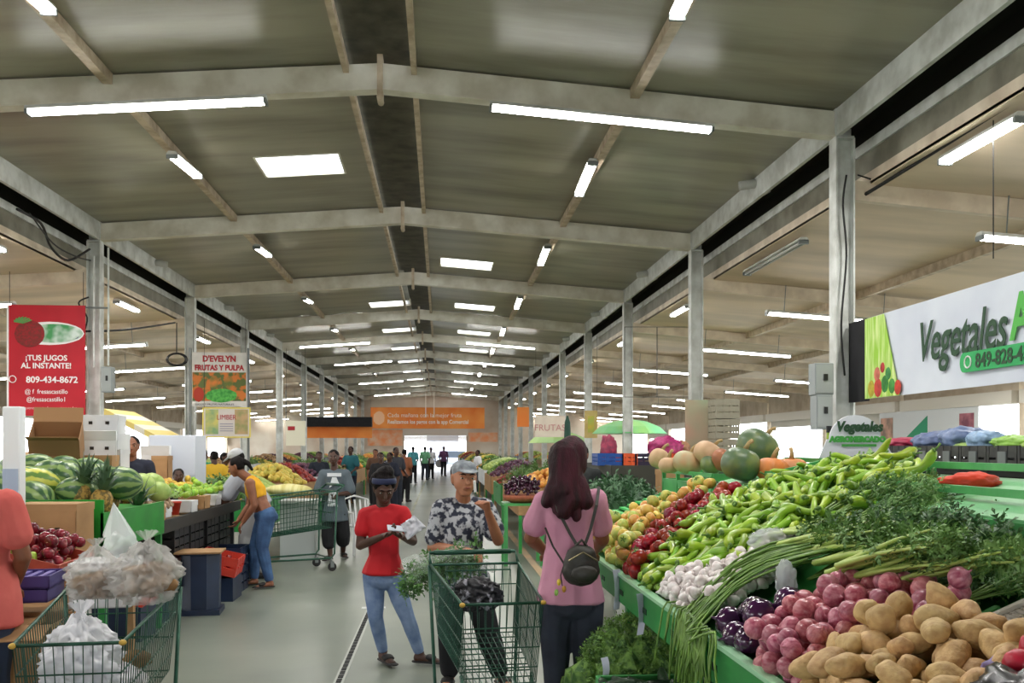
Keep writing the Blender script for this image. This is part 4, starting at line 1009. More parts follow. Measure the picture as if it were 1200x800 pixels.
# small backpack with crossed straps and key charms
bpm = mat('bag_olive', S(54, 52, 46), .5, S(40, 38, 36), 12, 3, bump=.3)
bp = thing('backpack', 'small dark backpack slung low on the woman in pink, with yellow key charms', 'backpack', W(681, 662, Y0 - .2))
union('pouch', [[(Vector((0, 0, -.03)), (.105, .06, .085)), (Vector((0, 0, .05)), (.085, .045, .06))]], bpm, bp, .008, 3, .006, 20)
union('front_pocket', [[(Vector((0.01, -.05, -.04)), (.075, .03, .05))]], bpm, bp, .007, 2)
MB().tube([Vector((-.075, -.055, .03)), Vector((0, -.07, .075)), Vector((.075, -.055, .03))], .005, 6).build('zip', mat('zip_brass', S(120, 110, 84), .35, metal=.7), bp)
MB().tube([Vector((-.03, -.0, .1)), Vector((0, -.02, .135)), Vector((.03, 0, .1))], .008, 6).build('top_loop', bpm, bp)
o_ = W(681, 662, Y0 - .2)
def strap(pts, w=.016):
    m = MB(); P3 = [p - o_ for p in pts]
    for i in range(len(P3) - 1): m.beam(P3[i], P3[i + 1], w, .006, up=(0, -1, 0.1))
    m.build('strap', bpm, bp)
strap([W(648, 580, Y0 - .115), W(655, 600, Y0 - .155), W(668, 625, Y0 - .15), W(678, 642, Y0 - .16)]); strap([W(702, 570, Y0 - .07), W(699, 592, Y0 - .14), W(692, 620, Y0 - .15), W(684, 642, Y0 - .16)])
strap([W(639, 618, Y0 - .08), W(648, 640, Y0 - .13), W(662, 662, Y0 - .18)], .01)
for i, (px, py, c_, nm) in enumerate(((655, 682, S(220, 190, 60), 'yellow charm'), (661, 690, S(206, 150, 50), 'amber charm'), (652, 694, S(150, 190, 90), 'green charm'))):
    p = W(px, py, Y0 - .2) - o_; o = lump(i, (.011, .006, .018), .1, 2).build('charm', mat('charm_%d' % i, c_, .4), bp, smooth=True); o.location = p; o['label'] = nm
MB().tube([W(660, 664, Y0 - .2) - o_, W(657, 674, Y0 - .2) - o_, W(659, 686, Y0 - .2) - o_], .003, 5).build('key_cord', black_wire, bp)

# --- woman in red
Y0 = 7.12
red_m = mat('red_cotton', S(190, 24, 34), .8, S(166, 16, 28), 4, 3)
J = jt(Y0, head=(450, 573, -.04), shA=(428, 603, .03), shB=(472, 601, -.02), elA=(422, 639, .02), wrA=(449, 628, -.19), hdA=(462, 623, -.23), elB=(484, 634, -.03), wrB=(472, 629, -.2), hdB=(460, 624, -.25),
       hipA=(438, 676, .02), hipB=(460, 676, -.02), waist=(450, 650, 0), knA=(440, 722, -.02), knB=(477, 722, -.03), anA=(449, 765, .1), anB=(492, 764, .02))
J['toeA'] = J['anA'] + Vector((.07, -.14, 0)); J['toeB'] = J['anB'] + Vector((.15, -.05, 0))
for q in ('anA', 'anB'): J[q].z = .085
for q in ('toeA', 'toeB'): J[q].z = .032
rw, P_, hp_, H_, B_ = person('person', 'young woman in a red polo and light blue jeans looking down at her phone', (W(452, 780, Y0).x, Y0), J,
    [dict(kind='trousers', m=denim_l, g=.008, to=.95, disp=.004), dict(kind='shirt', m=red_m, g=.008, hem=.02, sleeve=.5, loose=.01, disp=.006)], SK_D, .006, ('afro', hair_b), hyaw=.2, hpitch=.42, curl=(.6, .7), bulk=.9, palm=((.3, -.4, .8), (-.3, -.4, .8)))
MB().lathe([(.089, -.012), (.094, 0), (.092, .02), (.088, .03)], 20, Matrix.Translation(hp_(0, .012, .055)) @ H_.to_4x4() @ Matrix.Rotation(-.35, 4, 'X')).build('headband', mat('navy_band', S(36, 44, 76), .7), rw, smooth=True)
ph = MB().box(-.075, -.035, -.005, .075, .035, .005).build('phone', mat('phone_pale', S(190, 196, 206), .3), bevel=.003); ph.location = W(466, 619, Y0 - .27); ph.rotation_euler = (.5, .1, .2); tag(ph, 'pale phone in the hands of the woman in red', 'phone')
def sheetbag(name, label, p, size, seed, m_):
    rg = random.Random(seed); m = MB(); n = 12; vs = []
    for j in range(n + 1):
        for i in range(n + 1):
            u_, v_ = i / n - .5, j / n - .5; k = 1 - .35 * v_
            vs.append((u_ * size[0] * k, .035 * noise.noise(Vector((u_ * 5, v_ * 4, seed))) + .02 * noise.noise(Vector((u_ * 13, v_ * 11, seed))), v_ * size[1] + .02 * noise.noise(Vector((u_ * 7, seed, 0)))))
    q = len(vs); vs += [(x, y + .006, z) for x, y, z in vs]; fs = []
    for j in range(n):
        for i in range(n):
            a = j * (n + 1) + i; fs += [(a, a + 1, a + n + 2, a + n + 1), (a + q, a + q + n + 1, a + q + n + 2, a + q + 1)]
    ring = [i for i in range(n + 1)] + [j * (n + 1) + n for j in range(1, n + 1)] + [n * (n + 1) + i for i in range(n - 1, -1, -1)] + [j * (n + 1) for j in range(n - 1, 0, -1)]
    for i in range(len(ring)): a, b = ring[i], ring[(i + 1) % len(ring)]; fs.append((a, b, b + q, a + q))
    o = m.add(vs, fs).build(name, m_, None, smooth=True); o.location = p; return tag(o, label, 'bag' if 'bag' in name else 'paper')
o = sheetbag('plastic_bag', 'crumpled white plastic bag held by the woman in red', W(483, 617, Y0 - .28), (.14, .12), 4, mat('white_film', S(232, 232, 240), .3, alpha=.92)); o.rotation_euler = (0, -.6, .1)
# clear sack of leafy greens carried at the front of the trolley
sk = thing('sack_of_greens', 'long clear bag of leafy greens lying across the left rim of the man\'s trolley', 'bag of greens', W(512, 672, 6.05), 0)
rg = random.Random(5); m = MB()
for k in range(900):
    t_ = rg.random(); c = Vector((-.22 + .5 * t_, rg.gauss(0, .05), .02 + .08 * math.sin(t_ * 2.4) + rg.gauss(0, .05) - (1 - t_) * .10))
    m.add(*LEAF, Matrix.Translation(c) @ Euler((rg.gauss(0, 1), rg.gauss(0, .8), rg.uniform(0, 6))).to_matrix().to_4x4() @ Matrix.Scale(rg.uniform(.035, .075), 4))
o = m.build('leaves', mat('sack_leaf', S(92, 138, 66), .5, S(60, 104, 52), 12, 2), sk, fix=False); o['kind'] = 'stuff'
union('bag_film', [[(Vector((-.12, 0, .03)), (.1, .1, .085)), (Vector((.14, 0, .09)), (.1, .11, .075))], [(Vector((.14, 0, .09)), (.1, .11, .075)), (Vector((.33, -.02, .03)), (.05, .06, .03))]], mat('sack_film', S(220, 232, 224), .2, alpha=.2, spec=1.0), sk, .012, 2, .045, 14)

# --- man in grey shirt and dark shorts
Y0 = 13.75
grey_t = mat('grey_tee', S(92, 104, 112), .85, S(80, 90, 98), 4, 3)
J = jt(Y0, head=(391, 536, -.02), shA=(379, 556), shB=(405, 556), elA=(374, 577), wrA=(387, 579, -.22), elB=(411, 577), wrB=(397, 579, -.22), hipA=(387, 604), hipB=(399, 604), knA=(385, 628), knB=(402, 626, .08), anA=(387, 648, 0), anB=(402, 642, .35))
J['toeA'] = J['anA'] + Vector((-.05, -.15, 0)); J['toeB'] = J['anB'] + Vector((.05, -.15, 0))
for q in ('anA', 'anB'): J[q].z = .085
for q in ('toeA', 'toeB'): J[q].z = .032
gm, P_, hp_, H_, B_ = person('person', 'man in grey t-shirt with white print and dark knee-length shorts standing in the aisle', (W(393, 650, Y0).x, Y0), J,
    [dict(kind='shorts', name='shorts', m=black_c, g=.03, to=.56, flare=.02), dict(kind='shirt', m=grey_t, g=.024, hem=.12, sleeve=.8, loose=.02, disp=.01)], SK_D, .008, ('short', hair_b), hyaw=.0, hpitch=.05, curl=(.6, .6))
wp = mat('white_print', S(214, 218, 222), .7)
text('shirt_print', 'MARKET', .075, wp, gm, Matrix.Translation(Vector((-.15, -.155, 1.20))) @ Matrix.Rotation(PI / 2, 4, 'X'), bold=.004) if False else None
MB().box(-.1, -.150, 1.22, .1, -.142, 1.27).build('chest_print', wp, gm)
MB().prism([(-.03, 1.21), (.03, 1.21), (.09, 1.07), (.02, 1.12), (-.07, 1.06)], 'y', -.150, -.14).build('chest_print', wp, gm)
o = sheetbag('white_cloth', 'white rag in the hands of the man in the grey t-shirt', W(390, 585, Y0 - .3), (.12, .2), 9, wp)

# --- woman in yellow top bending over the left stall, and the person behind her
Y0 = 11.2
yel_m = mat('yellow_knit', S(226, 170, 30), .8, S(206, 148, 20), 6, 3)
J = jt(Y0, head=(277, 547, 0), shA=(293, 566, -.12), shB=(297, 563, .14), elA=(298, 592, -.16), wrA=(285, 611, -.14), elB=(292, 592, .1), wrB=(280, 609, .05), waist=(305, 590, 0), hipA=(313, 606, -.08), hipB=(311, 606, .08), knA=(307, 642, -.1), knB=(299, 640, .08), anA=(316, 674, -.12), anB=(298, 672, .1))
J['toeA'] = J['anA'] + Vector((-.12, -.05, 0)); J['toeB'] = J['anB'] + Vector((-.14, -.04, 0))
for q in ('anA', 'anB'): J[q].z = .085
for q in ('toeA', 'toeB'): J[q].z = .032
yw, *_ = person('person', 'woman in yellow crop top and blue jeans leaning over the left stall', (W(307, 685, Y0).x, Y0), J,
    [dict(kind='trousers', m=denim, g=.012, to=.95), dict(kind='shirt', m=yel_m, g=.008, crop=.2, sleeve=.0, disp=.004)], SK_B, .007, ('tail', hair_b), hyaw=-PI / 2, hpitch=.35, curl=(.5, .5), bulk=1.08)
Y0 = 11.75
J = jt(Y0, head=(277, 537, 0), shA=(279, 558, -.16), shB=(284, 556, .16), elA=(263, 581, -.2), wrA=(253, 601, -.2), elB=(268, 582, .1), wrB=(258, 601, .05), waist=(297, 572, 0), hipA=(304, 592, -.08), hipB=(304, 592, .08), knA=(287, 628, -.1), knB=(300, 628, .1), anA=(283, 660, -.15), anB=(306, 658, .1))
J['toeA'] = J['anA'] + Vector((-.14, -.04, 0)); J['toeB'] = J['anB'] + Vector((-.14, -.04, 0))
for q in ('anA', 'anB'): J[q].z = .085
for q in ('toeA', 'toeB'): J[q].z = .032
J['shoe'] = 'shoe'
bm_, P_, hp_, H_, B_ = person('person', 'stooping person in light grey cap, shirt and trousers behind the woman in yellow', (W(295, 670, Y0).x, Y0), J,
    [dict(kind='trousers', m=mat('grey_slacks', S(150, 150, 150), .85), g=.02, to=.95), dict(kind='shirt', m=mat('pale_grey_shirt', S(164, 168, 178), .85), g=.02, hem=.08, sleeve=.9, loose=.02)], SK_D, .008, ('short', hair_b), hyaw=-PI / 2, hpitch=.5, bulk=1.05)
union('cap', [([(hp_(0, .012, .062), (.088, .098, .062), H_), (hp_(0, .02, .03), (.087, .096, .03), H_)], 3), [(hp_(-.04, -.085, .052), (.035, .03, .006), H_), (hp_(.04, -.085, .052), (.035, .03, .006), H_), (hp_(0, -.135, .040), (.045, .03, .005), H_)]], mat('cap_pale', S(176, 178, 180), .8), bm_, .008, 3)

# --- salmon shirt at the left edge
Y0 = 5.0
sal_m = mat('salmon_cotton', S(214, 108, 100), .85, S(200, 92, 86), 4, 3, bump=.1, bscale=50)
J = jt(Y0, head=(-40, 525, .1), shA=(-52, 588, .12), shB=(8, 590, -.05), elA=(-60, 640, .1), wrA=(-45, 680, .1), elB=(27, 652, -.02), wrB=(16, 688, .2), waist=(-22, 660, 0), hipA=(-38, 715, 0), hipB=(-8, 715, 0), knA=(-40, 790, -.03), knB=(-6, 790, -.02), anA=(-40, 865, .05), anB=(-4, 865, .05))
J['toeA'] = J['anA'] + Vector((-.02, .15, 0)); J['toeB'] = J['anB'] + Vector((.03, .15, 0))
for q in ('anA', 'anB'): J[q].z = .085
for q in ('toeA', 'toeB'): J[q].z = .032
J['shoe'] = 'shoe'
person('person', 'person in a salmon t-shirt cut off by the left edge of the picture', (W(-22, 860, Y0).x, Y0), J,
    [dict(kind='trousers', m=mat('dark_jeans', S(46, 58, 80), .8), g=.014, to=.96), dict(kind='shirt', m=sal_m, g=.02, hem=.13, sleeve=.58, loose=.015, disp=.01)], SK_B, .007, ('short', hair_b), hyaw=PI - .3, hpitch=.1, bulk=1.08)

# --- vendors and far shoppers
def simple(label, px, Y, top, shirt, trousers, yaw=0, armup=None, skin=SK_D, seated=0, cap=None, bulk=1, vx=.011, group=None, pose=0, z0=0, hd=None):
    """a standing figure whose head top shows at photo pixel (px, top)"""
    b = W(px, 0, Y); b.z = z0; zt = W(px, top, Y).z - z0; k = zt / 1.70; r = Matrix.Rotation(yaw, 3, 'Z')
    g = lambda x, y, z: b + r @ Vector((x * k, y * k, z * k))
    J = dict(head=g(0, -.02, 1.585), shA=g(-.165, 0, 1.37), shB=g(.165, 0, 1.37), hipA=g(-.085, 0, .88), hipB=g(.085, 0, .88), knA=g(-.1, -.03, .48), knB=g(.09, .06 * (pose % 2), .48), anA=g(-.11, .02, .085), anB=g(.1, .12 * (pose % 2), .085), toeA=g(-.13, -.14, .03), toeB=g(.12, -.03, .03))
    arms = [((-.22, .02, 1.08), (-.14, -.2, .98), (.22, .02, 1.08), (.14, -.2, .98)), ((-.23, .03, 1.08), (-.22, -.03, .83), (.23, .03, 1.08), (.22, -.05, .83)), ((-.24, -.04, 1.1), (-.1, -.22, 1.15), (.23, .0, 1.08), (.2, -.2, 1.0)), ((-.27, -.08, 1.15), (-.09, -.14, 1.44), (.22, .02, 1.08), (.1, -.22, 1.0))][pose % 4 if armup is None else 3]
    J['elA'], J['wrA'], J['elB'], J['wrB'] = [g(*a) for a in arms]; J['shoe'] = 'shoe'
    t, P_, hp_, H_, B_ = person('person', label, (b.x, b.y), J, [dict(kind='trousers', m=trousers, g=.02, to=.96), dict(kind='shirt', m=shirt, g=.018, hem=.08, sleeve=.7, loose=.015)], skin, vx, None if cap else ('short', hair_b), hyaw=yaw + (hd or 0), bulk=bulk, hs=k, group=group)
    if cap: union('cap', [([(hp_(0, .012, .055), (.088 * k, .1 * k, .065 * k), H_), (hp_(0, .02, .02), (.086 * k, .096 * k, .03 * k), H_)], 3), [(hp_(-.04, -.085, .052), (.035, .03, .008), H_), (hp_(0, -.135, .040), (.045, .03, .006), H_)]], cap, t, .01, 2)
    if z0: t.location.z = z0
    for o in t.children: pass
    return t
cl = lambda n, *c: mat('cloth_' + n, S(*c), .85)
navy = cl('navy', 34, 38, 54)
v = simple('vendor in a dark navy t-shirt holding a hand to his face behind the watermelons', 155, 11.2, 511, navy, denim_k, .2, armup=1, skin=SK_B, vx=.008)
simple('child in dark clothes peeking over the limes on the left stall', 209, 11.6, 549, cl('coal', 36, 40, 40), black_c, .3, vx=.009)
simple('distant vendor in a green shirt near the left signs', 238, 17.5, 526, cl('green', 24, 132, 96), denim_k, 2.6, pose=0)
simple('distant vendor in a yellow shirt left of another in yellow', 251, 17.0, 528, cl('yellow', 214, 172, 50), denim_k, -2.5, pose=1)
simple('distant vendor in a yellow shirt turned to the right, near the left signs', 263, 17.3, 530, cl('yellow', 214, 172, 50), denim_k, 1.2, pose=2)
simple('distant person in dark clothes behind the left stall heaps, beyond the grey t-shirt man', 374, 21, 529, cl('dark', 30, 36, 48), denim_k, .3, pose=1)
simple('distant person in a teal top behind the left produce', 411, 27, 523, cl('teal', 30, 90, 100), navy, -.4, pose=2)
simple('shopper in black walking in the aisle behind the woman in red', 446, 20, 530, cl('black', 32, 32, 36), black_c, .2, pose=0)
simple('shopper in dark navy right of the walking shopper in black', 457, 21.5, 530, navy, navy, -.5, pose=1)
simple('shopper in charcoal with a blue bag in the distant crowd', 464, 24, 524, cl('char', 56, 58, 66), denim_k, .5, pose=2)
simple('shopper in brown at the left edge of the distant crowd', 440, 26, 526, cl('brown', 90, 64, 48), black_c, 0, pose=1, skin=SK_B)
simple('shopper in an orange-brown top at the right of the near crowd', 474, 28, 526, cl('rust', 150, 92, 64), black_c, 2.8, pose=0, skin=SK_B)
simple('distant shopper in teal pushing towards the exit', 484, 42, 523, cl('teal2', 70, 140, 150), black_c, 3.0, pose=0)
simple('distant shopper in light green near the exit', 498, 46, 523, cl('mint', 110, 170, 130), denim_k, 2.9, pose=1)
simple('distant shopper in white near the exit', 505, 48, 524, cl('white', 210, 210, 215), black_c, .2, pose=2)
simple('distant shopper in purple right of the bright doorway', 520, 52, 523, cl('plum', 96, 60, 96), black_c, .2, pose=1)
simple('vendor seen behind the head of the woman in pink', 682, 10.5, 522, cl('coal', 36, 40, 40), denim_k, -.4, pose=1, skin=SK_B)
simple('vendor in white leaning among the right stalls', 560, 34, 527, cl('white', 210, 210, 215), navy, -1.2, pose=2)
# ================================================================= TROLLEYS
cart_g = mat('cart_green', S(40, 84, 66), .35, S(30, 66, 52), 12, 3, metal=.3)
def trolley(label, loc, rz, group=None):
    """shopping trolley, nose towards local -Y, handle at +Y"""
    t = thing('shopping_trolley', label, 'shopping trolley', loc, rz, group); Lh = .48; w0, w1 = .275, .215; b0, b1 = .235, .185
    zt0, zt1, zb0, zb1 = .92, .83, .50, .40
    def top(y, s_): u = (y + Lh) / (2 * Lh); return Vector((s_ * (w1 + (w0 - w1) * u), y, zt1 + (zt0 - zt1) * u))
    def bot(y, s_): u = (y + Lh * .92) / (2 * Lh * .92); return Vector((s_ * (b1 + (b0 - b1) * u), y * 1.0, zb1 + (zb0 - zb1) * u))
    y1, y0 = Lh, -Lh; m = MB(); m.tube([top(y1, -1), top(y0, -1), top(y0, 1), top(y1, 1)], .009, 8, closed=True); m.build('rim', cart_g, t, smooth=True)
    r = .0028
    for s_ in (-1, 1):
        m = MB()
        for i in range(26):
            y = y0 + (y1 - y0) * i / 25; m.tube([top(y, s_), bot(y * .9, s_)], r, 4)
        for k in (.3, .55, .8): m.tube([top(y0, s_).lerp(bot(y0 * .9, s_), k), top(y1, s_).lerp(bot(y1 * .9, s_), k)], .004, 5)
        o = m.build('side_grid', cart_g, t)
    m = MB()
    for i in range(12): k = i / 11; m.tube([top(y0, -1).lerp(top(y0, 1), k), bot(y0 * .9, -1).lerp(bot(y0 * .9, 1), k)], r, 4)
    for k in (.3, .55, .8): m.tube([top(y0, -1).lerp(bot(y0 * .9, -1), k), top(y0, 1).lerp(bot(y0 * .9, 1), k)], .004, 5)
    m.build('front_grid', cart_g, t)
    m = MB()
    for i in range(12): k = i / 11; m.tube([top(y1, -1).lerp(top(y1, 1), k), bot(y1 * .9, -1).lerp(bot(y1 * .9, 1), k)], r, 4)
    for k in (.3, .6): m.tube([top(y1, -1).lerp(bot(y1 * .9, -1), k), top(y1, 1).lerp(bot(y1 * .9, 1), k)], .004, 5)
    m.build('back_gate', cart_g, t)
    m = MB()
    for i in range(14): k = i / 13; m.tube([bot(y0 * .9, -1).lerp(bot(y0 * .9, 1), k), bot(y1 * .9, -1).lerp(bot(y1 * .9, 1), k)], r, 4)
    for i in range(10): y = y0 * .9 + (y1 - y0) * .9 * i / 9; m.tube([bot(y, -1), bot(y, 1)], .004, 5)
    m.build('base_grid', cart_g, t)
    m = MB(); m.tube([top(y1, -1), (-w0, y1 + .09, .985), (w0, y1 + .09, .985), top(y1, 1)], .011, 8); m.build('handle_frame', cart_g, t, smooth=True)
    MB().tube([(-w0 + .03, y1 + .09, .985), (w0 - .03, y1 + .09, .985)], .016, 10).build('handle', cart_g, t, smooth=True)
    m = MB()
    for i in range(9): x = -.2 + .05 * i; m.tube([(x, y1 - .14, .90), (x, y1 - .17, .70), (x, y1 - .02, .66)], r, 4)
    m.tube([(-.2, y1 - .14, .90), (.2, y1 - .14, .90)], .005, 5); m.tube([(-.2, y1 - .17, .70), (.2, y1 - .17, .70)], .005, 5)
    m.build('child_seat', cart_g, t)
    for s_ in (-1, 1):
        m = MB(); m.tube([top(y1, s_) + Vector((s_ * .008, 0, 0)), (s_ * .25, y1 - .02, .2), (s_ * .25, y1 - .06, .15), (s_ * .18, y0 + .1, .15), (s_ * .18, y0 + .06, .2), bot(y0 * .6, s_)], .011, 7); m.build('frame', cart_g, t, smooth=True)
        for (x, y) in ((s_ * .25, y1 - .06), (s_ * .18, y0 + .12)):
            c = MB().tube([(x, y, .15), (x, y, .10)], .012, 6); c.box(x - .018, y - .012, .045, x - .013, y + .03, .11); c.box(x + .013, y - .012, .045, x + .018, y + .03, .11)
            c = c.build('caster', grey_metal, t)
            MB().tube([(x - .012, y + .012, .05), (x + .012, y + .012, .05)], .049, 16).build('wheel', shoe_k, c)
    MB().tube([(-.25, y1 - .06, .15), (.25, y1 - .06, .15)], .01, 6).build('cross_bar', cart_g, t); MB().tube([(-.18, y0 + .1, .15), (.18, y0 + .1, .15)], .01, 6).build('cross_bar', cart_g, t)
    for s_ in (-1, 1): MB().ball(top(y0, s_), (.016, .016, .013), 2).build('corner_bumper', mat('bumper_ochre', S(186, 150, 60), .5), t, smooth=True)
    return t
trolley('green wire trolley pushed by the man in the grey cap', (.27, 5.36, 0), R(6.8))
tl = trolley('green wire trolley full of plastic bags in the left foreground', (-1.585, 4.5, 0), R(5.4))
trolley('empty green trolley parked behind the woman in yellow', (W(338, 640, 12.6).x, 12.6, 0), R(-62)).scale = (1.15,) * 3
# what lies in them
bag('dark_bag', 'black and white bag of vegetables in the far end of the man\'s trolley', (.22, 5.68, .66), (.17, .09, .11), 15, mat('dark_print_bag', S(26, 26, 32), .4, S(150, 150, 160), 22, 2, contrast=(.58, .66)), knot=False, rid=.3)
fold = lambda n, c, a=.9: mat(n, c, .35, tuple(x * .8 for x in c), 8, 3, alpha=a, spec=.6)
wf = fold('white_film_a', S(236, 236, 242)); wf2 = fold('white_film_b', S(226, 224, 220), .36)
root_m = mat('brown_roots', S(150, 112, 66), .7, S(112, 80, 44), 14, 4, bump=.4)
bag('white_bag', 'bright white plastic bag at the near end of the left trolley', (-1.56, 4.22, .56), (.19, .14, .2), 21, wf, rid=.55)
bag('white_bag', 'smaller white bag of brown roots at the far end of the left trolley', W(112, 700, 4.78), (.15, .13, .14), 33, wf2, rid=.6)
bag('white_bag', 'large white bag bulging over the right far corner of the left trolley', W(172, 706, 4.72), (.19, .16, .17), 28, wf2, rid=.6)
bag('white_bag', 'white bag lying low in the left trolley', (-1.50, 4.5, .44), (.14, .2, .12), 44, wf, rid=.6)
for i, (x, y, z, rz) in enumerate(((-1.7, 4.25, .50, .4), (-1.6, 4.32, .50, 1.9), (-1.74, 4.45, .53, 1.2), (-1.6, 4.6, .56, .2), (-1.66, 4.78, .6, 1.4), (-1.52, 4.72, .6, .8), (-1.62, 4.2, .56, 1.1))):
    o = lump(i + 3, (.12, .05, .048), .25, 1.4).build('yam', root_m, None, smooth=True); o.location = (x, y, z); o.rotation_euler = (0, 0, rz); tag(o, 'brown yam in the left trolley under the bags', 'yam', 'yams in the left trolley')
for i, (px, py, Y) in enumerate(((112, 690, 4.78), (100, 682, 4.8), (172, 690, 4.75), (190, 685, 4.7), (160, 672, 4.74), (150, 690, 4.7), (185, 668, 4.76), (125, 678, 4.78))):
    o = lump(i + 13, (.08, .05, .045), .25, 1.4).build('yam', root_m, None, smooth=True); o.location = W(px, py, Y); o.rotation_euler = (0, 0, i); tag(o, 'brown yam showing through a white bag in the left trolley', 'yam', 'yams in the white bags')

# ================================================================= LEFT SIDE
def table(name, label, x0, x1, y0, y1, z, m_top, m_leg, skirt=None, group=None, ledge=0):
    t = thing(name, label, 'table', ((x0 + x1) / 2, (y0 + y1) / 2, 0), 0, group); a, b = (x1 - x0) / 2, (y1 - y0) / 2
    MB().box(-a, -b, z - .03, a, b, z).build('table_top', m_top, t)
    for sx in (-1, 1):
        for sy in (-1, 1): MB().box(sx * a - .025 - sx * .03, sy * b - .025 - sy * .03, 0, sx * a + .025 - sx * .03, sy * b + .025 - sy * .03, z - .03).build('leg', m_leg, t)
    if skirt:
        for sx in (-1, 1): MB().box(sx * (a + .004) - .008, -b, z - skirt[1], sx * (a + .004) + .008, b, z + skirt[2]).build('front_board', skirt[0], t)
        for sy in (-1, 1): MB().box(-a, sy * b - .008, z - skirt[1], a, sy * b + .008, z + skirt[2]).build('end_board', skirt[0], t)
    return t
def crate(name, label, p, w, l, h, m_, rz=0, group=None, slots=3, tilt=0, cat='crate', lid=None):
    t = thing(name, label, cat, p, rz, group); 
    if tilt: t.rotation_euler = (Matrix.Rotation(rz, 3, 'Z') @ Matrix.Rotation(tilt, 3, 'Y')).to_euler()
    MB().box(-w / 2, -l / 2, 0, w / 2, l / 2, .012).build('base', m_, t)
    for (a0, b0, a1, b1) in ((-w / 2, -l / 2, w / 2, -l / 2 + .012), (-w / 2, l / 2 - .012, w / 2, l / 2), (-w / 2, -l / 2, -w / 2 + .012, l / 2), (w / 2 - .012, -l / 2, w / 2, l / 2)):
        m = MB()
        for k in range(slots): z0 = .012 + (h - .012) * k / slots; m.box(a0, b0, z0, a1, b1, z0 + (h - .012) / slots * (.78 if k < slots - 1 else 1))
        for u_ in (0, .33, .66, 1):
            if a1 - a0 > b1 - b0: x = a0 + (a1 - a0 - .02) * u_; m.box(x, b0 - .003, .0, x + .02, b1 + .003, h)
            else: y = b0 + (b1 - b0 - .02) * u_; m.box(a0 - .003, y, 0, a1 + .003, y + .02, h)
        m.build('side', m_, t)
    return t
def carton(name, label, p, w, l, h, m_, rz=0, flaps=True, holes=True, tilt=0, open_=.9):
    t = thing(name, label, 'box', p, rz)
    if tilt: t.rotation_euler = (tilt, 0, rz)
    th = .006; MB().box(-w / 2, -l / 2, 0, w / 2, l / 2, th).build('bottom', m_, t)
    for (a, b, c, d) in ((-w / 2, -l / 2, w / 2, -l / 2 + th), (-w / 2, l / 2 - th, w / 2, l / 2), (-w / 2, -l / 2, -w / 2 + th, l / 2), (w / 2 - th, -l / 2, w / 2, l / 2)): MB().box(a, b, 0, c, d, h).build('side', m_, t)
    if flaps:
        for sg in (-1, 1):
            a = open_; M = Matrix.Translation((0, sg * l / 2, h)) @ Matrix.Rotation(sg * -a, 4, 'X'); MB().box(-w / 2, -.003, 0, w / 2, .003, l * .4, M).build('flap', m_, t)
    else: MB().box(-w / 2 - .004, -l / 2 - .004, h - .05, w / 2 + .004, l / 2 + .004, h + .004).build('lid', m_, t)
    if holes:
        for x in (-w * .22, w * .22): MB().box(x - .018, -l / 2 - .0065, h * .55, x + .018, -l / 2 - .0045, h * .7).build('hand_hole', mat('hole_dark', S(40, 34, 30), .9), t)
    return t
red_pl = mat('red_plastic', S(196, 60, 44), .4); blue_pl = mat('blue_plastic', S(34, 78, 150), .4); navy_pl = mat('navy_plastic', S(26, 42, 70), .4, S(20, 34, 58), 4, 2)
orange_pl = mat('orange_plastic', S(222, 92, 50), .4); purple_pl = mat('purple_plastic', S(66, 56, 118), .45)
# near left table, boxes, apple tray
table('wooden_table', 'low table under the cardboard boxes at the left edge', -4.1, -2.2, 5.0, 7.0, .70, card_m, wood_m)
carton('cardboard_box', 'flat brown cardboard box under the purple crates at the left edge', (-2.62, 5.12, .70), .6, .5, .09, card_m, .1, False, False)
for k in range(2):
    t = thing('purple_crate', ['lower of the two shallow purple crates by the salmon shirt', 'upper of the two shallow purple crates by the salmon shirt'][k], 'crate', (-2.42 + .01 * k, 5.5, .79 + .075 * k), .12)
    MB().box(-.24, -.17, 0, .24, .17, .012).build('base', purple_pl, t)
    for (a, b, c, d) in ((-.24, -.17, .24, -.158), (-.24, .158, .24, .17), (-.24, -.17, -.228, .17), (.228, -.17, .24, .17)): MB().box(a, b, 0, c, d, .07).build('side', purple_pl, t)
    if k: 
        for i in range(7): MB().box(-.22 + i * .063, -.16, .05, -.19 + i * .063, .16, .062).build('slat', mat('lilac_slat', S(104, 92, 160), .45), t)
carton('cardboard_box', 'brown cardboard box with hand hole behind the apple tray', Vector((W(62, 622, 7.0).x, 7.0, .70)), .46, .3, .54, card_m, -.05, False, True)
carton('cardboard_box', 'brown box under the apple tray', (-2.75, 6.2, .70), .55, .6, .2, card_m, 0, False, False)
carton('white_carton', 'white carton under the knotted clear bag', (W(118, 660, 5.75).x, 5.85, .70), .34, .34, .26, wcard_m, .1, False, True)
carton('cardboard_box', 'open brown cardboard box between table and left trolley', (-2.2, 5.25, .42), .34, .4, .3, card_m, .05, True, False, open_=1.9)
crate('red_crate', 'red plastic crate below the cardboard at the left edge', (-2.42, 4.55, .30), .5, .5, .26, red_pl, .1)
table('wooden_bench', 'low bench carrying the red crate at the left edge', -2.7, -2.12, 4.2, 4.98, .30, wood_m, wood_m)
at_ = crate('apple_tray', 'tilted red-brown wooden tray of apples on the left', (-2.73, 6.22, .93), .78, .66, .10, mat('tray_redwood', S(180, 78, 54), .55, S(150, 60, 44), 6, 3), .04, None, 1, .26, 'tray')
MB().box(.3, -.3, -.2, .34, -.26, 0).build('leg', MATS['tray_redwood'], at_)
apple_r = mat('apple_red', S(140, 30, 44), .25, S(96, 22, 36), 20, 3, rnd=.25, coat=.2); apple_g = mat('apple_green', S(172, 196, 84), .25, S(150, 180, 64), 20, 3, rnd=.1)
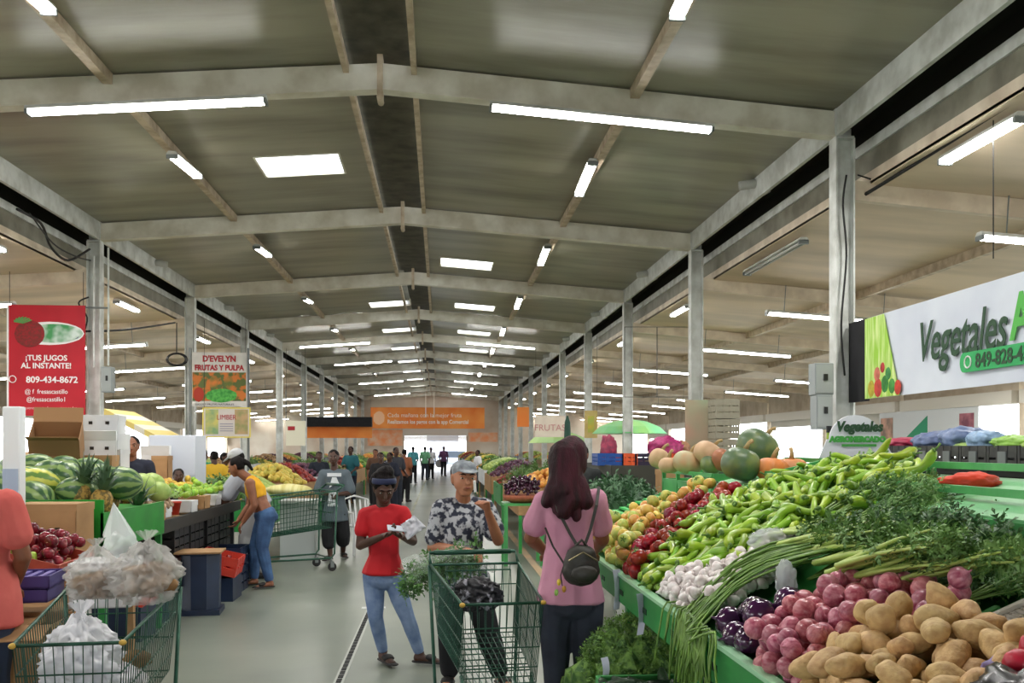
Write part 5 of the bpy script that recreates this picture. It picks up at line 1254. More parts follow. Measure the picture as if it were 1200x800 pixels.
def apple(m_, nm):
    mb = MB(); pr = []
    for i in range(13):
        a = -PI / 2 + PI * i / 12; r = math.cos(a) * (1 + .12 * math.sin(a)); z = math.sin(a) * .92 - (.22 * max(0, math.sin(a)) ** 6) + .1 * max(0, -math.sin(a)) ** 8; pr.append((max(r, .001) * .04, z * .04))
    mb.lathe(pr, 14); mb2 = MB().tube([(0, 0, .024), (.004, 0, .042)], .0018, 5); return mesh_of(mb, nm, m_), mesh_of(mb2, 'apple_stem', wood_m)
AR, AG = apple(apple_r, 'apple'), apple(apple_g, 'apple')
az = lambda x, y: .99 - .266 * (x + 2.73)
PA = []
qg = drop(9, poly_region([(-2.78, 5.92), (-2.5, 5.92), (-2.5, 6.04), (-2.78, 6.06)]), lambda x, y: az(x, y), .042, 21, 8, PA)
qr = drop(88, poly_region([(-3.06, 6.06), (-2.4, 5.98), (-2.4, 6.5), (-3.06, 6.5)]), lambda x, y: az(x, y) - .02, .041, 22, 8, PA)
scatter('green_apple', qg, [AG[0]], 'green apple at the near edge of the tilted tray', 'apple', 'green apples in the tray', anyrot, lambda rg, q: q[3] / .041, parts=[('stem', [AG[1]])])
scatter('red_apple', qr, [AR[0]], 'dark red apple in the tilted tray on the left', 'apple', 'red apples in the tray', anyrot, lambda rg, q: q[3] / .041, parts=[('stem', [AR[1]])])
bag('knotted_bag', 'knotted clear bag with white contents standing above the left trolley', (W(142, 640, 5.85).x, 5.85, .96), (.10, .09, .12), 51, mat('clear_bag_b', S(224, 232, 230), .2, alpha=.6, spec=.8))
t_ = MB(); c0 = W(140, 640, 5.85); tip = W(133, 588, 5.85)
for k in range(10):
    a = 2 * PI * k / 10; b = 2 * PI * (k + 1) / 10; z = 1.1
    t_.add([tip, (c0.x + .10 * math.cos(a), 5.85 + .07 * math.sin(a), z + .015 * (k % 2)), (c0.x + .10 * math.cos(b), 5.85 + .07 * math.sin(b), z + .015 * ((k + 1) % 2))], [(0, 1, 2)])
tag(t_.build('bag_neck', MATS['clear_bag_b'], fix=False), 'pulled-up pointed neck of the knotted clear bag', 'bag')
# watermelon stall
ws = thing('watermelon_counter', 'bright green counter piled with watermelons on the left', 'counter', (-3.6, 8.05, 0))
MB().box(-1.35, -.78, .86, 1.08, .74, .90).build('counter_top', green_d, ws)
gp = mat('vivid_green_board', S(36, 150, 50), .4, S(28, 130, 44), 3, 3)
MB().box(-1.35, -.8, .60, 1.08, -.775, 1.25).build('front_board', gp, ws); MB().box(1.06, -.8, .86, 1.085, .74, 1.15).build('side_board', gp, ws)
MB().box(-1.3, -.7, 1.1, 1.05, .7, 1.13).build('upper_deck', gp, ws)
for x in (-1.3, 1.02):
    for y in (-.74, .68): MB().box(x, y, 0, x + .05, y + .05, .86).build('leg', green_d, ws)
wm = mat('watermelon_rind', S(126, 156, 88), .3, S(46, 84, 48), 1, 2, coat=.1)
def rindmat(name, c1, c2, n, warp=.25):
    m = mat(name, c1, .32); t = m.node_tree; N = t.nodes; L = t.links
    tc = N.new('ShaderNodeTexCoord'); sp = N.new('ShaderNodeSeparateXYZ'); L.new(tc.outputs['Object'], sp.inputs[0])
    at2 = N.new('ShaderNodeMath'); at2.operation = 'ARCTAN2'; L.new(sp.outputs['Y'], at2.inputs[0]); L.new(sp.outputs['Z'], at2.inputs[1])
    nz = N.new('ShaderNodeTexNoise'); nz.inputs['Scale'].default_value = 14; L.new(tc.outputs['Object'], nz.inputs['Vector'])
    ma = N.new('ShaderNodeMath'); ma.operation = 'MULTIPLY_ADD'; ma.inputs[1].default_value = n; L.new(at2.outputs[0], ma.inputs[0])
    mz = N.new('ShaderNodeMath'); mz.operation = 'MULTIPLY'; mz.inputs[1].default_value = 5; L.new(nz.outputs[0], mz.inputs[0]); L.new(mz.outputs[0], ma.inputs[2])
    si = N.new('ShaderNodeMath'); si.operation = 'SINE'; L.new(ma.outputs[0], si.inputs[0])
    r = N.new('ShaderNodeValToRGB'); r.color_ramp.elements[0].position = .35; r.color_ramp.elements[1].position = .65
    mr = N.new('ShaderNodeMapRange'); mr.inputs[1].default_value = -1; L.new(si.outputs[0], mr.inputs[0]); L.new(mr.outputs[0], r.inputs[0])
    r.color_ramp.elements[0].color = (*c1, 1); r.color_ramp.elements[1].color = (*c2, 1); L.new(r.outputs[0], t.nodes['Principled BSDF'].inputs['Base Color']); return m
rind = rindmat('striped_rind', S(126, 152, 88), S(52, 88, 54), 9); rindy = rindmat('yellow_rind', S(196, 196, 84), S(96, 132, 62), 9)
WMs = [mesh_of(lump(i, (.2 * a, .145, .14), .03, 1.5, 3), 'watermelon', rind if i != 1 else rindy) for i, a in ((0, 1), (1, 1.1), (2, .9))]
wmn = ['behind the green board, far left', 'with a yellow patch, in front of the pile', 'low behind the green board', 'at the centre of the pile', 'top of the pile by the cardboard box', 'next to the pineapple', 'at the right end of the pile', 'second from the right end', 'back row, left', 'back row, middle', 'back row, right', 'lowest by the board', 'far left by the salmon shirt', 'hidden behind the pineapple crown']
for i, (px, py, Y, k) in enumerate(((-4, 570, 7.5, 0), (38, 566, 7.6, 1), (40, 584, 7.45, 0), (60, 555, 7.9, 2), (45, 548, 8.2, 0), (78, 560, 7.9, 2), (140, 566, 7.9, 0), (118, 562, 8.1, 2), (20, 553, 8.3, 0), (75, 550, 8.4, 2), (105, 552, 8.5, 0), (8, 585, 7.5, 2), (-20, 590, 7.45, 1), (92, 578, 7.6, 2))):
    o = mobj('watermelon', WMs[k]); o.location = W(px, py, Y); o.rotation_euler = (.2 * i, .15 * (i % 3), .6 * math.sin(i * 2.1)); o.scale = (.85 if i in (4, 9, 10, 3) else .95,) * 3; tag(o, 'striped green watermelon ' + wmn[i], 'watermelon', 'watermelons on the green counter')
# pineapples
pine_m = mat('pineapple_skin', S(176, 140, 66), .6, S(104, 88, 44), 45, 2, bump=1.0, bscale=40, contrast=(.42, .58)); crown_m = mat('pineapple_crown', S(84, 112, 78), .5, S(54, 82, 58), 10, 2)
mb = MB(); pr = [(.002, -.1), (.045, -.095), (.07, -.06), (.078, 0), (.072, .055), (.05, .09), (.03, .1)]
vs = []; mb.lathe(pr, 18, wob=lambda a, i: 1 + .03 * math.cos(9 * a + i * PI)); PB = mesh_of(mb, 'pineapple', pine_m)
mb = MB()
for k in range(34):
    a = k * 2.4; tl_ = .05 + .14 * (k / 34); up_ = .08 + .002 * k; c, s_ = math.cos(a), math.sin(a); sp = 1 - k / 40; l = .16 + .06 * math.sin(k)
    p0 = Vector((c * .02, s_ * .02, .09 + .001 * k)); p1 = p0 + Vector((c * l * .45 * sp, s_ * l * .45 * sp, l * (.35 + .4 * k / 34))); p2 = p1 + Vector((c * l * .5 * sp, s_ * l * .5 * sp, l * .3 * (k / 34) + .01))
    w_ = Vector((-s_, c, 0)) * .014; mb.add([p0 - w_, p0 + w_, p1 + w_ * .8, p1 - w_ * .8, p2], [(0, 1, 2, 3), (3, 2, 4)])
PC = mesh_of(mb, 'crown', crown_m, False)
for i, (px, py, Y, s_, lb) in enumerate(((95, 583, 7.55, 1.1, 'pineapple standing at the middle of the green counter'), (118, 590, 7.5, 1.1, 'pineapple at the right corner of the green counter'), (128, 585, 7.9, 1, 'pineapple behind the corner of the green counter'), (158, 607, 8.6, 1.15, 'pineapple on the dark ledge right of the green counter'), (150, 592, 9.1, 1, 'pineapple crown among leaves above the dark ledge'))):
    o = mobj('pineapple', PB); o.location = W(px, py, Y); o.rotation_euler = (.15 * math.sin(i * 2), .2 * math.cos(i), i); o.scale = (s_,) * 3; tag(o, lb, 'pineapple', 'pineapples on the left stall'); c = mobj('crown', PC, o)
carton('cardboard_box', 'open brown cardboard box tipped over behind the watermelons', W(68, 538, 9.0), .42, .36, .3, cardin_m, .25, True, False, tilt=.5)
carton('cardboard_box', 'flat brown cardboard lid left of the tipped box', W(45, 540, 8.9), .5, .4, .06, card_m, .5, False, False, tilt=.1)
carton('cardboard_box', 'small brown box below the white cartons', W(112, 552, 9.3), .36, .3, .15, card_m, .1, False, False)
carton('white_carton', 'white carton on top of the stack by the first left column', W(121, 510, 9.9), .36, .34, .2, wcard_m, .1, False, True)
carton('white_carton', 'middle white carton of the stack by the first left column', W(123, 527, 9.9), .38, .34, .16, wcard_m, -.05, False, True)
carton('white_carton', 'lowest white carton of the stack by the first left column', W(124, 556, 9.95), .38, .34, .26, wcard_m, .05, False, False)
carton('white_carton', 'white carton with sloping lid leaning at the front of the stack', W(117, 540, 9.4), .3, .25, .2, wcard_m, .3, True, True, open_=.4)
table('back_table', 'dark table behind the watermelons carrying the cartons', -4.9, -3.05, 8.9, 10.6, 1.33, wood_m, wood_m)
sc = thing('weighing_scale', 'white weighing scale head on a dark pole above the salmon shirt', 'scale', (W(17, 600, 6.6).x, 6.6, .70))
MB().box(-.015, -.015, .1, .015, .015, .62).build('pole', grey_metal, sc); MB().box(-.06, -.05, .54, .055, .05, 1.22).build('display', mat('scale_white', S(230, 234, 236), .35), sc, bevel=.01)
MB().box(-.2, -.15, .0, .2, .15, .1).build('scale_base', MATS['scale_white'], sc); MB().box(-.05, -.066, .6, .05, -.06, .8).build('screen', mat('pale_blue_screen', S(170, 186, 208), .3), sc)
# ledge counter with small goods
lc = thing('ledge_counter', 'long dark-edged counter of the left stall, limes and small goods on it', 'counter', (-3.2, 10.3, 0))
MB().box(-.9, -2.0, .90, .62, 2.0, .94).build('counter_top', wood_m, lc); MB().box(.60, -2.0, .84, .64, 2.0, .96).build('edge_board', mat('dark_edge', S(44, 42, 40), .6), lc)
MB().box(-.9, -1.9, 1.1, .0, 2.0, 1.13).build('upper_deck', wood_m, lc)
for y in (-1.95, 0, 1.9):
    for x in (-.85, .52): MB().box(x, y, 0, x + .05, y + .05, .9).build('leg', black_p, lc)
for i, (px, Y) in enumerate(((205, 9.9), (222, 10.5), (238, 11.2), (250, 11.8))):
    crate('black_crate', 'black crate under the left ledge counter, %s from the left' % ['first', 'second', 'third', 'fourth'][i], (-2.85, Y - .2, .56), .5, .55, .28, black_p, 0)
    crate('black_crate', 'lower black crate under the left ledge counter, %s from the left' % ['first', 'second', 'third', 'fourth'][i], (-2.85, Y - .2, .26), .5, .55, .28, black_p, 0)
mel = mat('pale_melon', S(176, 196, 112), .4, S(140, 168, 84), 12, 3)
for i, (px, py, Y, r_, lb) in enumerate(((164, 570, 9.2, .13, 'pale green melon left of the limes'), (178, 567, 9.6, .11, 'yellow-green melon beside the pale melon'), (186, 576, 9.3, .10, 'small pale melon by the limes'), (150, 574, 9.0, .11, 'pale melon near the pineapples'))):
    o = lump(i + 20, (r_ * 1.15, r_, r_), .05, 1.5).build('melon', mel, None, smooth=True); o.location = W(px, py, Y); tag(o, lb, 'melon')
lim2 = mesh_of(lump(3, (.04, .034, .034), .05, 2, 2), 'lime', mat('lime_bright', S(140, 180, 56), .4, rnd=.2, hue=.02)); lem = mesh_of(lump(6, (.045, .037, .037), .05, 2, 2), 'lemon', mat('mango_yellow', S(214, 180, 70), .4, rnd=.15, hue=.02))
lz = lambda x, y: 1.10 + .08 * min(1, max(0, (-2.75 - x) * 2))
ql = drop(120, poly_region([(-3.3, 9.9), (-2.62, 9.9), (-2.62, 11.9), (-3.3, 11.9)]), lz, .045, 31, 8)
scatter('lime', [q for q in ql if q[0] > -3.02], [lim2], 'green lime heaped on the left ledge counter', 'lime', 'limes on the left ledge counter', anyrot)
scatter('mango', [q for q in ql if q[0] <= -3.02], [lem], 'yellow mango behind the limes on the left counter', 'mango', 'mangoes on the left counter', anyrot)
for i, (px, py, Y, col, w, h, lb) in enumerate(((170, 604, 8.9, card_m, .3, .12, 'small carton of ginger roots on the dark ledge'), (182, 600, 9.3, wcard_m, .24, .1, 'small white box on the dark ledge'), (212, 597, 10.1, wcard_m, .28, .12, 'pale box of roots below the limes'), (228, 594, 10.7, card_m, .28, .14, 'brown box below the limes'), (243, 592, 11.3, wcard_m, .26, .12, 'white box at the right end of the dark ledge'))):
    carton('small_box', lb, Vector((W(px, py, Y).x, Y, .96)), w, .25, h, col, 0, False, False)
gi = mesh_of(lump(5, (.045, .022, .02), .4, 2, 2), 'ginger_root', mat('ginger_skin', S(186, 158, 130), .7, S(150, 120, 100), 20, 3, rnd=.2))
qj = drop(40, poly_region([(-2.85, 8.75), (-2.62, 8.75), (-2.6, 9.5), (-2.85, 9.5)]), lambda x, y: 1.06, .028, 41, 6)
scatter('ginger_root', qj, [gi], 'knobbly ginger root on the dark ledge', 'ginger', 'ginger roots on the ledge', anyrot)
fp = thing('potted_plant', 'small plant in a red pot on the dark ledge', 'plant', (-2.68, 9.72, .96))
MB().lathe([(.045, 0), (.065, .12), (.07, .12), (.07, .135)], 14).build('pot', red_pl, fp, smooth=True)
m = MB(); rg = random.Random(3)
for k in range(60): m.add(*LEAF, Matrix.Translation((rg.gauss(0, .04), rg.gauss(0, .04), .15 + rg.uniform(0, .12))) @ Euler((rg.gauss(0, .6), -.6, rg.uniform(0, 6))).to_matrix().to_4x4() @ Matrix.Scale(.05, 4))
m.build('foliage', mat('pale_leaf', S(140, 170, 100), .5), fp)
bb = thing('blue_bin', 'tall dark blue bin with a wooden board lid beside the aisle', 'bin', (W(236, 700, 9.55).x, 9.55, 0), .1)
MB().lathe([(.17, 0), (.19, .02), (.20, .58), (.215, .6)], 8, Matrix.Rotation(PI / 8, 4, 'Z')).build('body', navy_pl, bb); MB().box(-.23, -.2, .6, .21, .22, .615).build('lid_board', wood_m, bb)
MB().box(-.2, -.2, .0, .2, .2, .05).build('foot', navy_pl, bb)
for i, (x, y, z, lb) in enumerate(((-2.72, 8.35, .34, 'tilted red crate of vegetables left of the blue bin'), (-2.78, 8.95, .34, 'second red crate left of the blue bin'), (-2.4, 10.4, .3, 'red crate right of the blue bin, under the counter'))):
    c = crate('red_crate', lb, (x, y, z), .42, .5, .2, red_pl, .05, None, 2, .22)
    q = drop(26, poly_region([(x - .17, y - .2), (x + .17, y - .2), (x + .17, y + .2), (x - .17, y + .2)]), lambda a, b: z + .08 - .22 * (a - x), .035, 50 + i, 6)
    scatter('red_tomato', q, [TR], 'red tomato in a tilted crate near the blue bin', 'tomato', 'tomatoes in the red crates on the left', anyrot)
    MB().box(x - .2, y - .22, 0, x + .2, y + .22, z - .05).build('crate_block', navy_pl).name = 'block'
    tag(bpy.data.objects[-1] if False else C.objects[-1], ['dark block under the tilted red crate', 'dark block under the second red crate', 'dark block under the right red crate'][i], 'block')
bb2 = crate('blue_crate', 'dark blue crate stack under the stall beside the stooping pair', (-2.45, 11.05, .0), .4, .5, .5, navy_pl, 0, None, 5)
# fridge etc.
fr = thing('fridge', 'plain white fridge behind the limes', 'fridge', (W(209, 560, 13).x, 13.0, 0))
MB().box(-.30, -.28, 0, .30, .28, 1.80).build('cabinet', mat('fridge_white', S(206, 212, 224), .35), fr, bevel=.01); MB().box(-.30, -.3, .02, .30, -.285, 1.25).build('door', MATS['fridge_white'], fr); MB().box(-.3, -.3, 1.27, .30, -.285, 1.79).build('door', MATS['fridge_white'], fr); MB().box(.24, -.325, .9, .26, -.3, 1.15).build('handle', grey_metal, fr)
carton('white_carton', 'white carton with a peaked lid left of the fridge', W(183, 560, 12.4), .34, .3, .3, wcard_m, .2, True, False, open_=.25)
carton('cardboard_box', 'brown box beside the fridge', W(190, 562, 12.2), .2, .2, .3, card_m, 0, False, False)
table('side_table', 'table behind the limes with the white carton', -4.9, -3.9, 11.9, 12.9, 1.18, wood_m, wood_m)

# banners on the left
def banner(name, label, px0, px1, py0, py1, Y, m_, cat='banner', frame=None, yaw=0, hang=4.5):
    a = W(px0, py1, Y); b = W(px1, py0, Y); t = thing(name, label, cat, ((a.x + b.x) / 2, Y, a.z), yaw); w = (b.x - a.x) / 2; h = b.z - a.z
    MB().box(-w, -.008, 0, w, .008, h).build('sheet', m_, t)
    if hang:
        for sx in (-1, 1): MB().tube([(sx * w * .95, 0, h), (sx * w * .95, 0, hang - a.z)], .005, 4).build('hanging_wire', black_wire, t)
    if frame: 
        for (p, q) in (((-w, 0, 0), (w, 0, 0)), ((w, 0, 0), (w, 0, h)), ((w, 0, h), (-w, 0, h)), ((-w, 0, h), (-w, 0, 0))): MB().beam(p, q, .03, .03).build('frame', frame, t)
    return t, w, h
XR90 = Matrix.Rotation(PI / 2, 4, 'X')
def put(t, s, x, z, size, m_, al='CENTER', **k): return text('lettering', s, size, m_, t, Matrix.Translation((x, -.014, z)) @ XR90, .002, al, **k)
ink_w = mat('ink_white', S(236, 232, 232), .6); ink_dg = mat('ink_dark_green', S(40, 74, 48), .6); ink_red = mat('ink_red', S(170, 40, 50), .6); ink_k = mat('ink_black', S(36, 36, 44), .6)
t, w, h = banner('banner', 'red juice-stall banner with white writing on the first left column', 9, 100, 358, 487, 15.85, mat('banner_red', S(190, 26, 44), .6, S(176, 20, 38), 2, 2))
MB().box(-w - .01, -.012, 0, -w + .02, .0, h).build('edge_strip', ink_w, t); MB().box(-w, .01, h - .03, w, .04, h).build('rod', grey_metal, t)
MB().tube([(w, .02, h - .03), (w + .35, .02, h - .03)], .015, 6).build('hanger', grey_metal, t)
MB().ball((.05, -.012, h * .745), (.55, .004, .19), 3).build('logo_outline', ink_w, t); MB().ball((.12, -.014, h * .745), (.46, .005, .155), 3).build('logo_field', mat('logo_leaf', S(70, 150, 90), .6, S(214, 226, 220), 5, 2), t)
MB().ball((-.26, -.018, h * .74), (.24, .006, .22), 3).build('strawberry', mat('logo_berry', S(150, 24, 34), .6, S(112, 40, 34), 30, 2), t)
m = MB()
for k in range(7): a = .5 + k * .35; m.add([(-.36, -.026, h * .83), (-.36 + .17 * math.cos(a), -.026, h * .83 + .12 * math.sin(a)), (-.36 + .15 * math.cos(a + .3), -.026, h * .83 + .1 * math.sin(a + .3))], [(0, 1, 2)])
o = m.build('berry_leaves', mat('berry_leaf', S(90, 150, 80), .6), t)
put(t, 'CASTILLO', .2, h * .70, .17, mat('ink_violet', S(84, 70, 120), .6), bold=.004, xs=.85)
put(t, 'FRESAS', -.25, h * .70, .12, mat('ink_berry', S(190, 120, 110), .6), xs=.8)
put(t, '¡TUS JUGOS', 0, h * .50, .125, ink_w, bold=.003); put(t, 'AL INSTANTE!', 0, h * .43, .125, ink_w, bold=.003); put(t, '809-434-8672', .09, h * .30, .145, ink_w, bold=.003)
MB().tube([(-.53 + .055 * math.cos(a * PI / 6), -.014, h * .33 + .055 * math.sin(a * PI / 6)) for a in range(12)], .008, 5, closed=True).build('phone_ring', ink_w, t)
put(t, '@ f  fresascastillo', 0, h * .20, .105, ink_w, xs=.9); put(t, '@fresascastillo1', 0, h * .13, .105, ink_w, xs=.9); put(t, 'síguenos en todas nuestras redes', .05, h * .06, .065, mat('ink_pink', S(232, 180, 180), .6))
t, w, h = banner('banner', 'white fruit-pulp banner with red lettering and fruit pictures by the second left column', 225, 289, 413, 476, 22.0, mat('banner_pale', S(196, 196, 192), .6, S(216, 214, 210), 3, 2))
MB().box(-w * .98, -.012, h * .1, w * .98, -.009, h * .63).build('fruit_print', mat('fruit_print', S(196, 112, 44), .6, S(86, 100, 50), 5, 3, contrast=(.46, .54)), t); MB().ball((.05, -.013, h * .2), (w * .6, .004, h * .13), 2).build('leaf_print', mat('leaf_print', S(40, 130, 50), .6, S(90, 180, 80), 14, 2), t); MB().ball((-w * .75, -.013, h * .22), (w * .2, .004, h * .14), 2).build('berry_print', mat('berry_print', S(170, 50, 30), .6), t)
for kx in (-.2, .35): MB().ball((w * kx, -.013, h * .45), (w * .18, .004, h * .12), 2).build('papaya_print', mat('papaya_print', S(206, 120, 50), .6, S(96, 110, 50), 5, 1), t)
put(t, "D'EVELYN", 0, h * .83, .19, ink_red, bold=.008, xs=.9); put(t, 'FRUTAS Y PULPA', 0, h * .67, .17, ink_red, bold=.008, xs=.86); put(t, 'JUGOS Y FRUTAS NATURALES', -.1, h * .02, .065, ink_k)
for sx in (-1, 1): MB().beam((sx * (w + .04), 0, -2.6), (sx * (w + .04), 0, h + .1), .05, .05).build('post', grey_metal, t)
t, w, h = banner('poster', 'yellow-framed poster board below the fruit-pulp banner', 238, 293, 478, 512, 21.6, mat('poster_pale', S(206, 200, 196), .6), 'poster', mat('frame_yellow', S(222, 206, 96), .5))
MB().box(-w * .9, -.012, h * .1, -w * .35, -.009, h * .95).build('plant_print', mat('plant_print', S(120, 160, 120), .6, S(206, 196, 110), 4, 2), t); MB().box(w * .35, -.012, h * .1, w * .92, -.009, h * .95).build('plant_print', mat('plant_print_b', S(150, 150, 100), .6, S(190, 160, 120), 6, 2), t)
put(t, 'LIMBER', 0, h * .6, .16, ink_red, xs=.85); 
for k in range(4): MB().box(-w * .28, -.013, h * (.2 + .08 * k), w * .28, -.01, h * (.225 + .08 * k)).build('text_line', mat('text_grey', S(130, 130, 150), .6), t)
t, w, h = banner('banner', 'small pale hanging banner with a red mark between left columns', 335, 358, 493, 522, 27.6, mat('banner_cream', S(222, 218, 196), .6)); MB().box(-w * .8, -.012, h * .62, -.02, -.009, h * .78).build('red_mark', ink_red, t)
MB().tube([(-w, 0, h), (-w, 0, h + .9)], .012, 5).build('hanger', grey_metal, t); MB().tube([(w, 0, h), (w, 0, h + .9)], .012, 5).build('hanger', grey_metal, t)
t, w, h = banner('signboard', 'long orange shop fascia with dark strip far on the left', 360, 436, 500, 513, 44, org, 'sign'); MB().box(-w, -.3, h, w, .3, h + .45).build('dark_strip', black_c, t)
t, w, h = banner('banner', 'tall narrow printed banner with yellow fruit behind the woman in pink', 685, 700, 481, 513, 24, mat('tall_print', S(206, 180, 120), .6, S(180, 150, 90), 3, 2)); MB().box(-w * .5, -.012, h * .2, w * .5, -.009, h * .8).build('fruit_print', mat('yellow_fruit', S(204, 176, 70), .6, S(160, 180, 90), 5, 2), t)
t, w, h = banner('banner', 'pale canvas banner between the right columns behind the crowd', 627, 662, 487, 512, 27, mat('canvas_pale', S(222, 212, 196), .6, S(206, 190, 176), 2, 2)); put(t, 'FRUTAS', 0, h * .3, .26, mat('ink_faded', S(190, 130, 130), .6))
t, w, h = banner('banner', 'orange upright banner hung on the far right columns', 606, 620, 477, 500, 38, org)
# large vegetable banner, hung lengthwise on the right columns
g = mat('banner_white', S(216, 222, 232), .5, S(200, 206, 220), 1.2, 3)
bx = 4.52; vb = thing('banner', 'large white vegetable banner with dark green script lettering on the right', 'banner', (bx, 9.66, 0))
RZ = Matrix.Rotation(-PI / 2, 4, 'Z')
def vsheet(name, y0, y1, z0, z1, m_, off=0, wav=.0, n=40):
    m = MB(); vs = []; k = 6
    for i in range(n + 1):
        for j in range(k + 1):
            y = y0 + (y1 - y0) * i / n; z = z0 + (z1 - z0) * j / k; vs.append((off + wav * noise.noise(Vector((y * 1.3, z * 2.2, 3))), y, z - wav * .0))
    q = len(vs); vs += [(x + .006, y, z) for x, y, z in vs]; fs = []
    for i in range(n):
        for j in range(k): a = i * (k + 1) + j; fs += [(a, a + 1, a + k + 2, a + k + 1), (a + q, a + q + k + 1, a + q + k + 2, a + q + 1)]
    m.add(vs, fs); return m.build(name, m_, vb, smooth=True, fix=False)
zt, zb = W(1100, 341.5, 8.19).z, W(1100, 453, 8.19).z
zt, zb = 3.01, 2.155
vsheet('sheet', 0, -5.2, zb, zt, g, 0, .008)
MB().box(-.01, 0, zb - .02, .03, .42, zt).build('black_end', black_c, vb)
leafp = mat('banner_leaf_print', S(150, 200, 60), .6, S(224, 236, 170), 4, 4, stretch=(1, 5, .6), contrast=(.4, .7)); MB().prism([(0, zb), (0, zt - .01), (-.42, zt - .01), (-.75, zb)], 'x', -.022, -.016).build('leaf_print', leafp, vb)
for i, (y, z, r_, c_) in enumerate(((-.30, .10, .09, S(206, 70, 60)), (-.28, .24, .07, S(214, 120, 100)), (-.45, .13, .08, S(60, 140, 60)), (-.6, .10, .07, S(80, 160, 70)), (-.72, .08, .07, S(214, 70, 50)), (-.15, .1, .08, S(200, 180, 60)), (-.52, .23, .06, S(70, 150, 80)), (-.4, .3, .05, S(190, 60, 60)))):
    MB().ball((-.023, y, zb + z), (.004, r_, r_ * 1.1), 2).build('vegetable_print', mat('veg_print_%d' % i, c_, .6, tuple(v * .6 for v in c_), 14, 2), vb)
MT = lambda y, z, o=-.022: Matrix.Translation((o, y, z)) @ RZ @ XR90
text('lettering', 'Vegetales', .52, ink_dg, vb, MT(-1.10, 2.45), .003, 'LEFT', shear=.25, bold=.005, xs=.70)
text('lettering', 'ANA', .50, mat('ink_leaf_green', S(86, 178, 76), .6), vb, MT(-2.56, 2.50), .003, 'LEFT', bold=.014, xs=.8)
m = MB(); m.prism([(-1.84 - .06 + .06 * math.cos(a), 2.37 + .085 * math.sin(a)) for a in [PI * .5 - PI * k / 8 for k in range(9)]] + [(-3.4, 2.285), (-3.4, 2.455)], 'x', -.030, -.026); m.build('pill', mat('pill_green', S(52, 168, 96), .6), vb)
text('lettering', '849-828-4512', .165, ink_dg, vb, MT(-2.08, 2.315, -.032), .002, 'LEFT', bold=.004, xs=.95)
MB().tube([(-.034, -1.97 + .05 * math.cos(a * PI / 6), 2.37 + .05 * math.sin(a * PI / 6)) for a in range(12)], .007, 5, closed=True).build('phone_ring', ink_w, vb)

# ================================================================= RIGHT MIDDLE GROUND
pk_o = mat('pumpkin_orange', S(196, 132, 84), .5, S(226, 130, 60), 6, 3); pk_g = mat('pumpkin_green', S(84, 106, 76), .35, S(130, 140, 70), 7, 3, contrast=(.45, .7)); pk_t = mat('pumpkin_tan', S(206, 170, 136), .55, S(186, 150, 110), 8, 3)
def pumpkin(label, p, r, m_, ribs=10, sq=.8, rot=(0, 0, 0), amp=.05):
    mb = MB(); pr = []
    for i in range(17):
        a = -PI / 2 + PI * i / 16; pr.append((max(math.cos(a), .001) * r, (math.sin(a) * sq - .12 * abs(math.sin(a)) ** 8 * math.copysign(1, math.sin(a))) * r))
    mb.lathe(pr, ribs * 4, wob=lambda a, i: 1 - amp + amp * abs(math.cos(ribs * a / 2)) * 1.6)
    o = mb.build('pumpkin', m_, None, smooth=True); o.location = p; o.rotation_euler = rot; tag(o, label, 'pumpkin')
    MB().tube([(0, 0, sq * r * .85), (.01, 0, sq * r + .03), (.03, .01, sq * r + .05)], [.018, .012, .014], 7).build('stem', mat('dry_stem', S(166, 140, 96), .8), o, smooth=True)
def sit(px, Y, r, sq=.8, dx=0): x = W(px, 540, Y).x; return Vector((x, Y, zd(x) + r * sq + .02))
pumpkin('round dark green pumpkin with yellow patches left of the orange pumpkin', W(868, 544, 5.75), .125, pk_g, 8, .92, (0, .3, 0), .02)
pumpkin('large mottled green pumpkin behind the round green one', W(888, 524, 6.1), .145, pk_g, 8, .85, (0, .6, 0), .02)
pumpkin('ribbed orange pumpkin right of the green pumpkins', W(905, 550, 5.7), .105, pk_o, 10, .8, (0, .1, 0), .06); pumpkin('tan-orange pumpkin at the right end of the pumpkin row', W(928, 550, 5.75), .10, pk_o, 10, .8, (0, -.1, 1), .05)
pumpkin('pale tan squash at the left end of the far tray', W(772, 537, 7.9), .085, pk_t, 8, 1.1, (0, .4, 0), .02)
for i, (px, py, r_, m_, lb) in enumerate(((784, 545, .085, pk_t, 'tan-green squash second in the far tray'), (806, 542, .12, mat('squash_grey', S(170, 176, 140), .5, S(196, 150, 110), 5, 3), 'grey-green squash third in the far tray'), (830, 532, .12, pk_t, 'tan squash at the back of the far tray'), (832, 546, .085, pk_g, 'small green squash at the right end of the far tray'), (846, 539, .09, mat('squash_rust', S(160, 100, 66), .5), 'rust-coloured squash in the corner of the far tray'))):
    pumpkin(lb, W(px, py, 7.4 - .1 * i), r_, m_, 8, .85, (0, .3 * i, 0), .02)
ft = thing('far_tray', 'green railed tray of squashes beyond the tomatoes', 'tray', (0, 0, 0))
A, B, Cc, Dd = W(745, 562, 7.9), W(850, 562, 6.65), W(850, 548, 7.7), W(765, 545, 8.8)
ax0, ax1 = 1.95, 2.75
MB().box(ax0, 6.6, 1.27, ax1, 8.1, 1.30).build('deck', green_l, ft)
for z in (1.36, 1.44):
    for (p, q) in (((ax0, 6.6), (ax1, 6.6)), ((ax0, 8.1), (ax1, 8.1)), ((ax0, 6.6), (ax0, 8.1)), ((ax1, 6.6), (ax1, 8.1))): MB().beam((p[0], p[1], z), (q[0], q[1], z), .025, .03).build('rail', green_p, ft)
MB().box(ax0 - .01, 6.6, 1.22, ax0 + .01, 8.1, 1.36).build('front_board', green_p, ft)
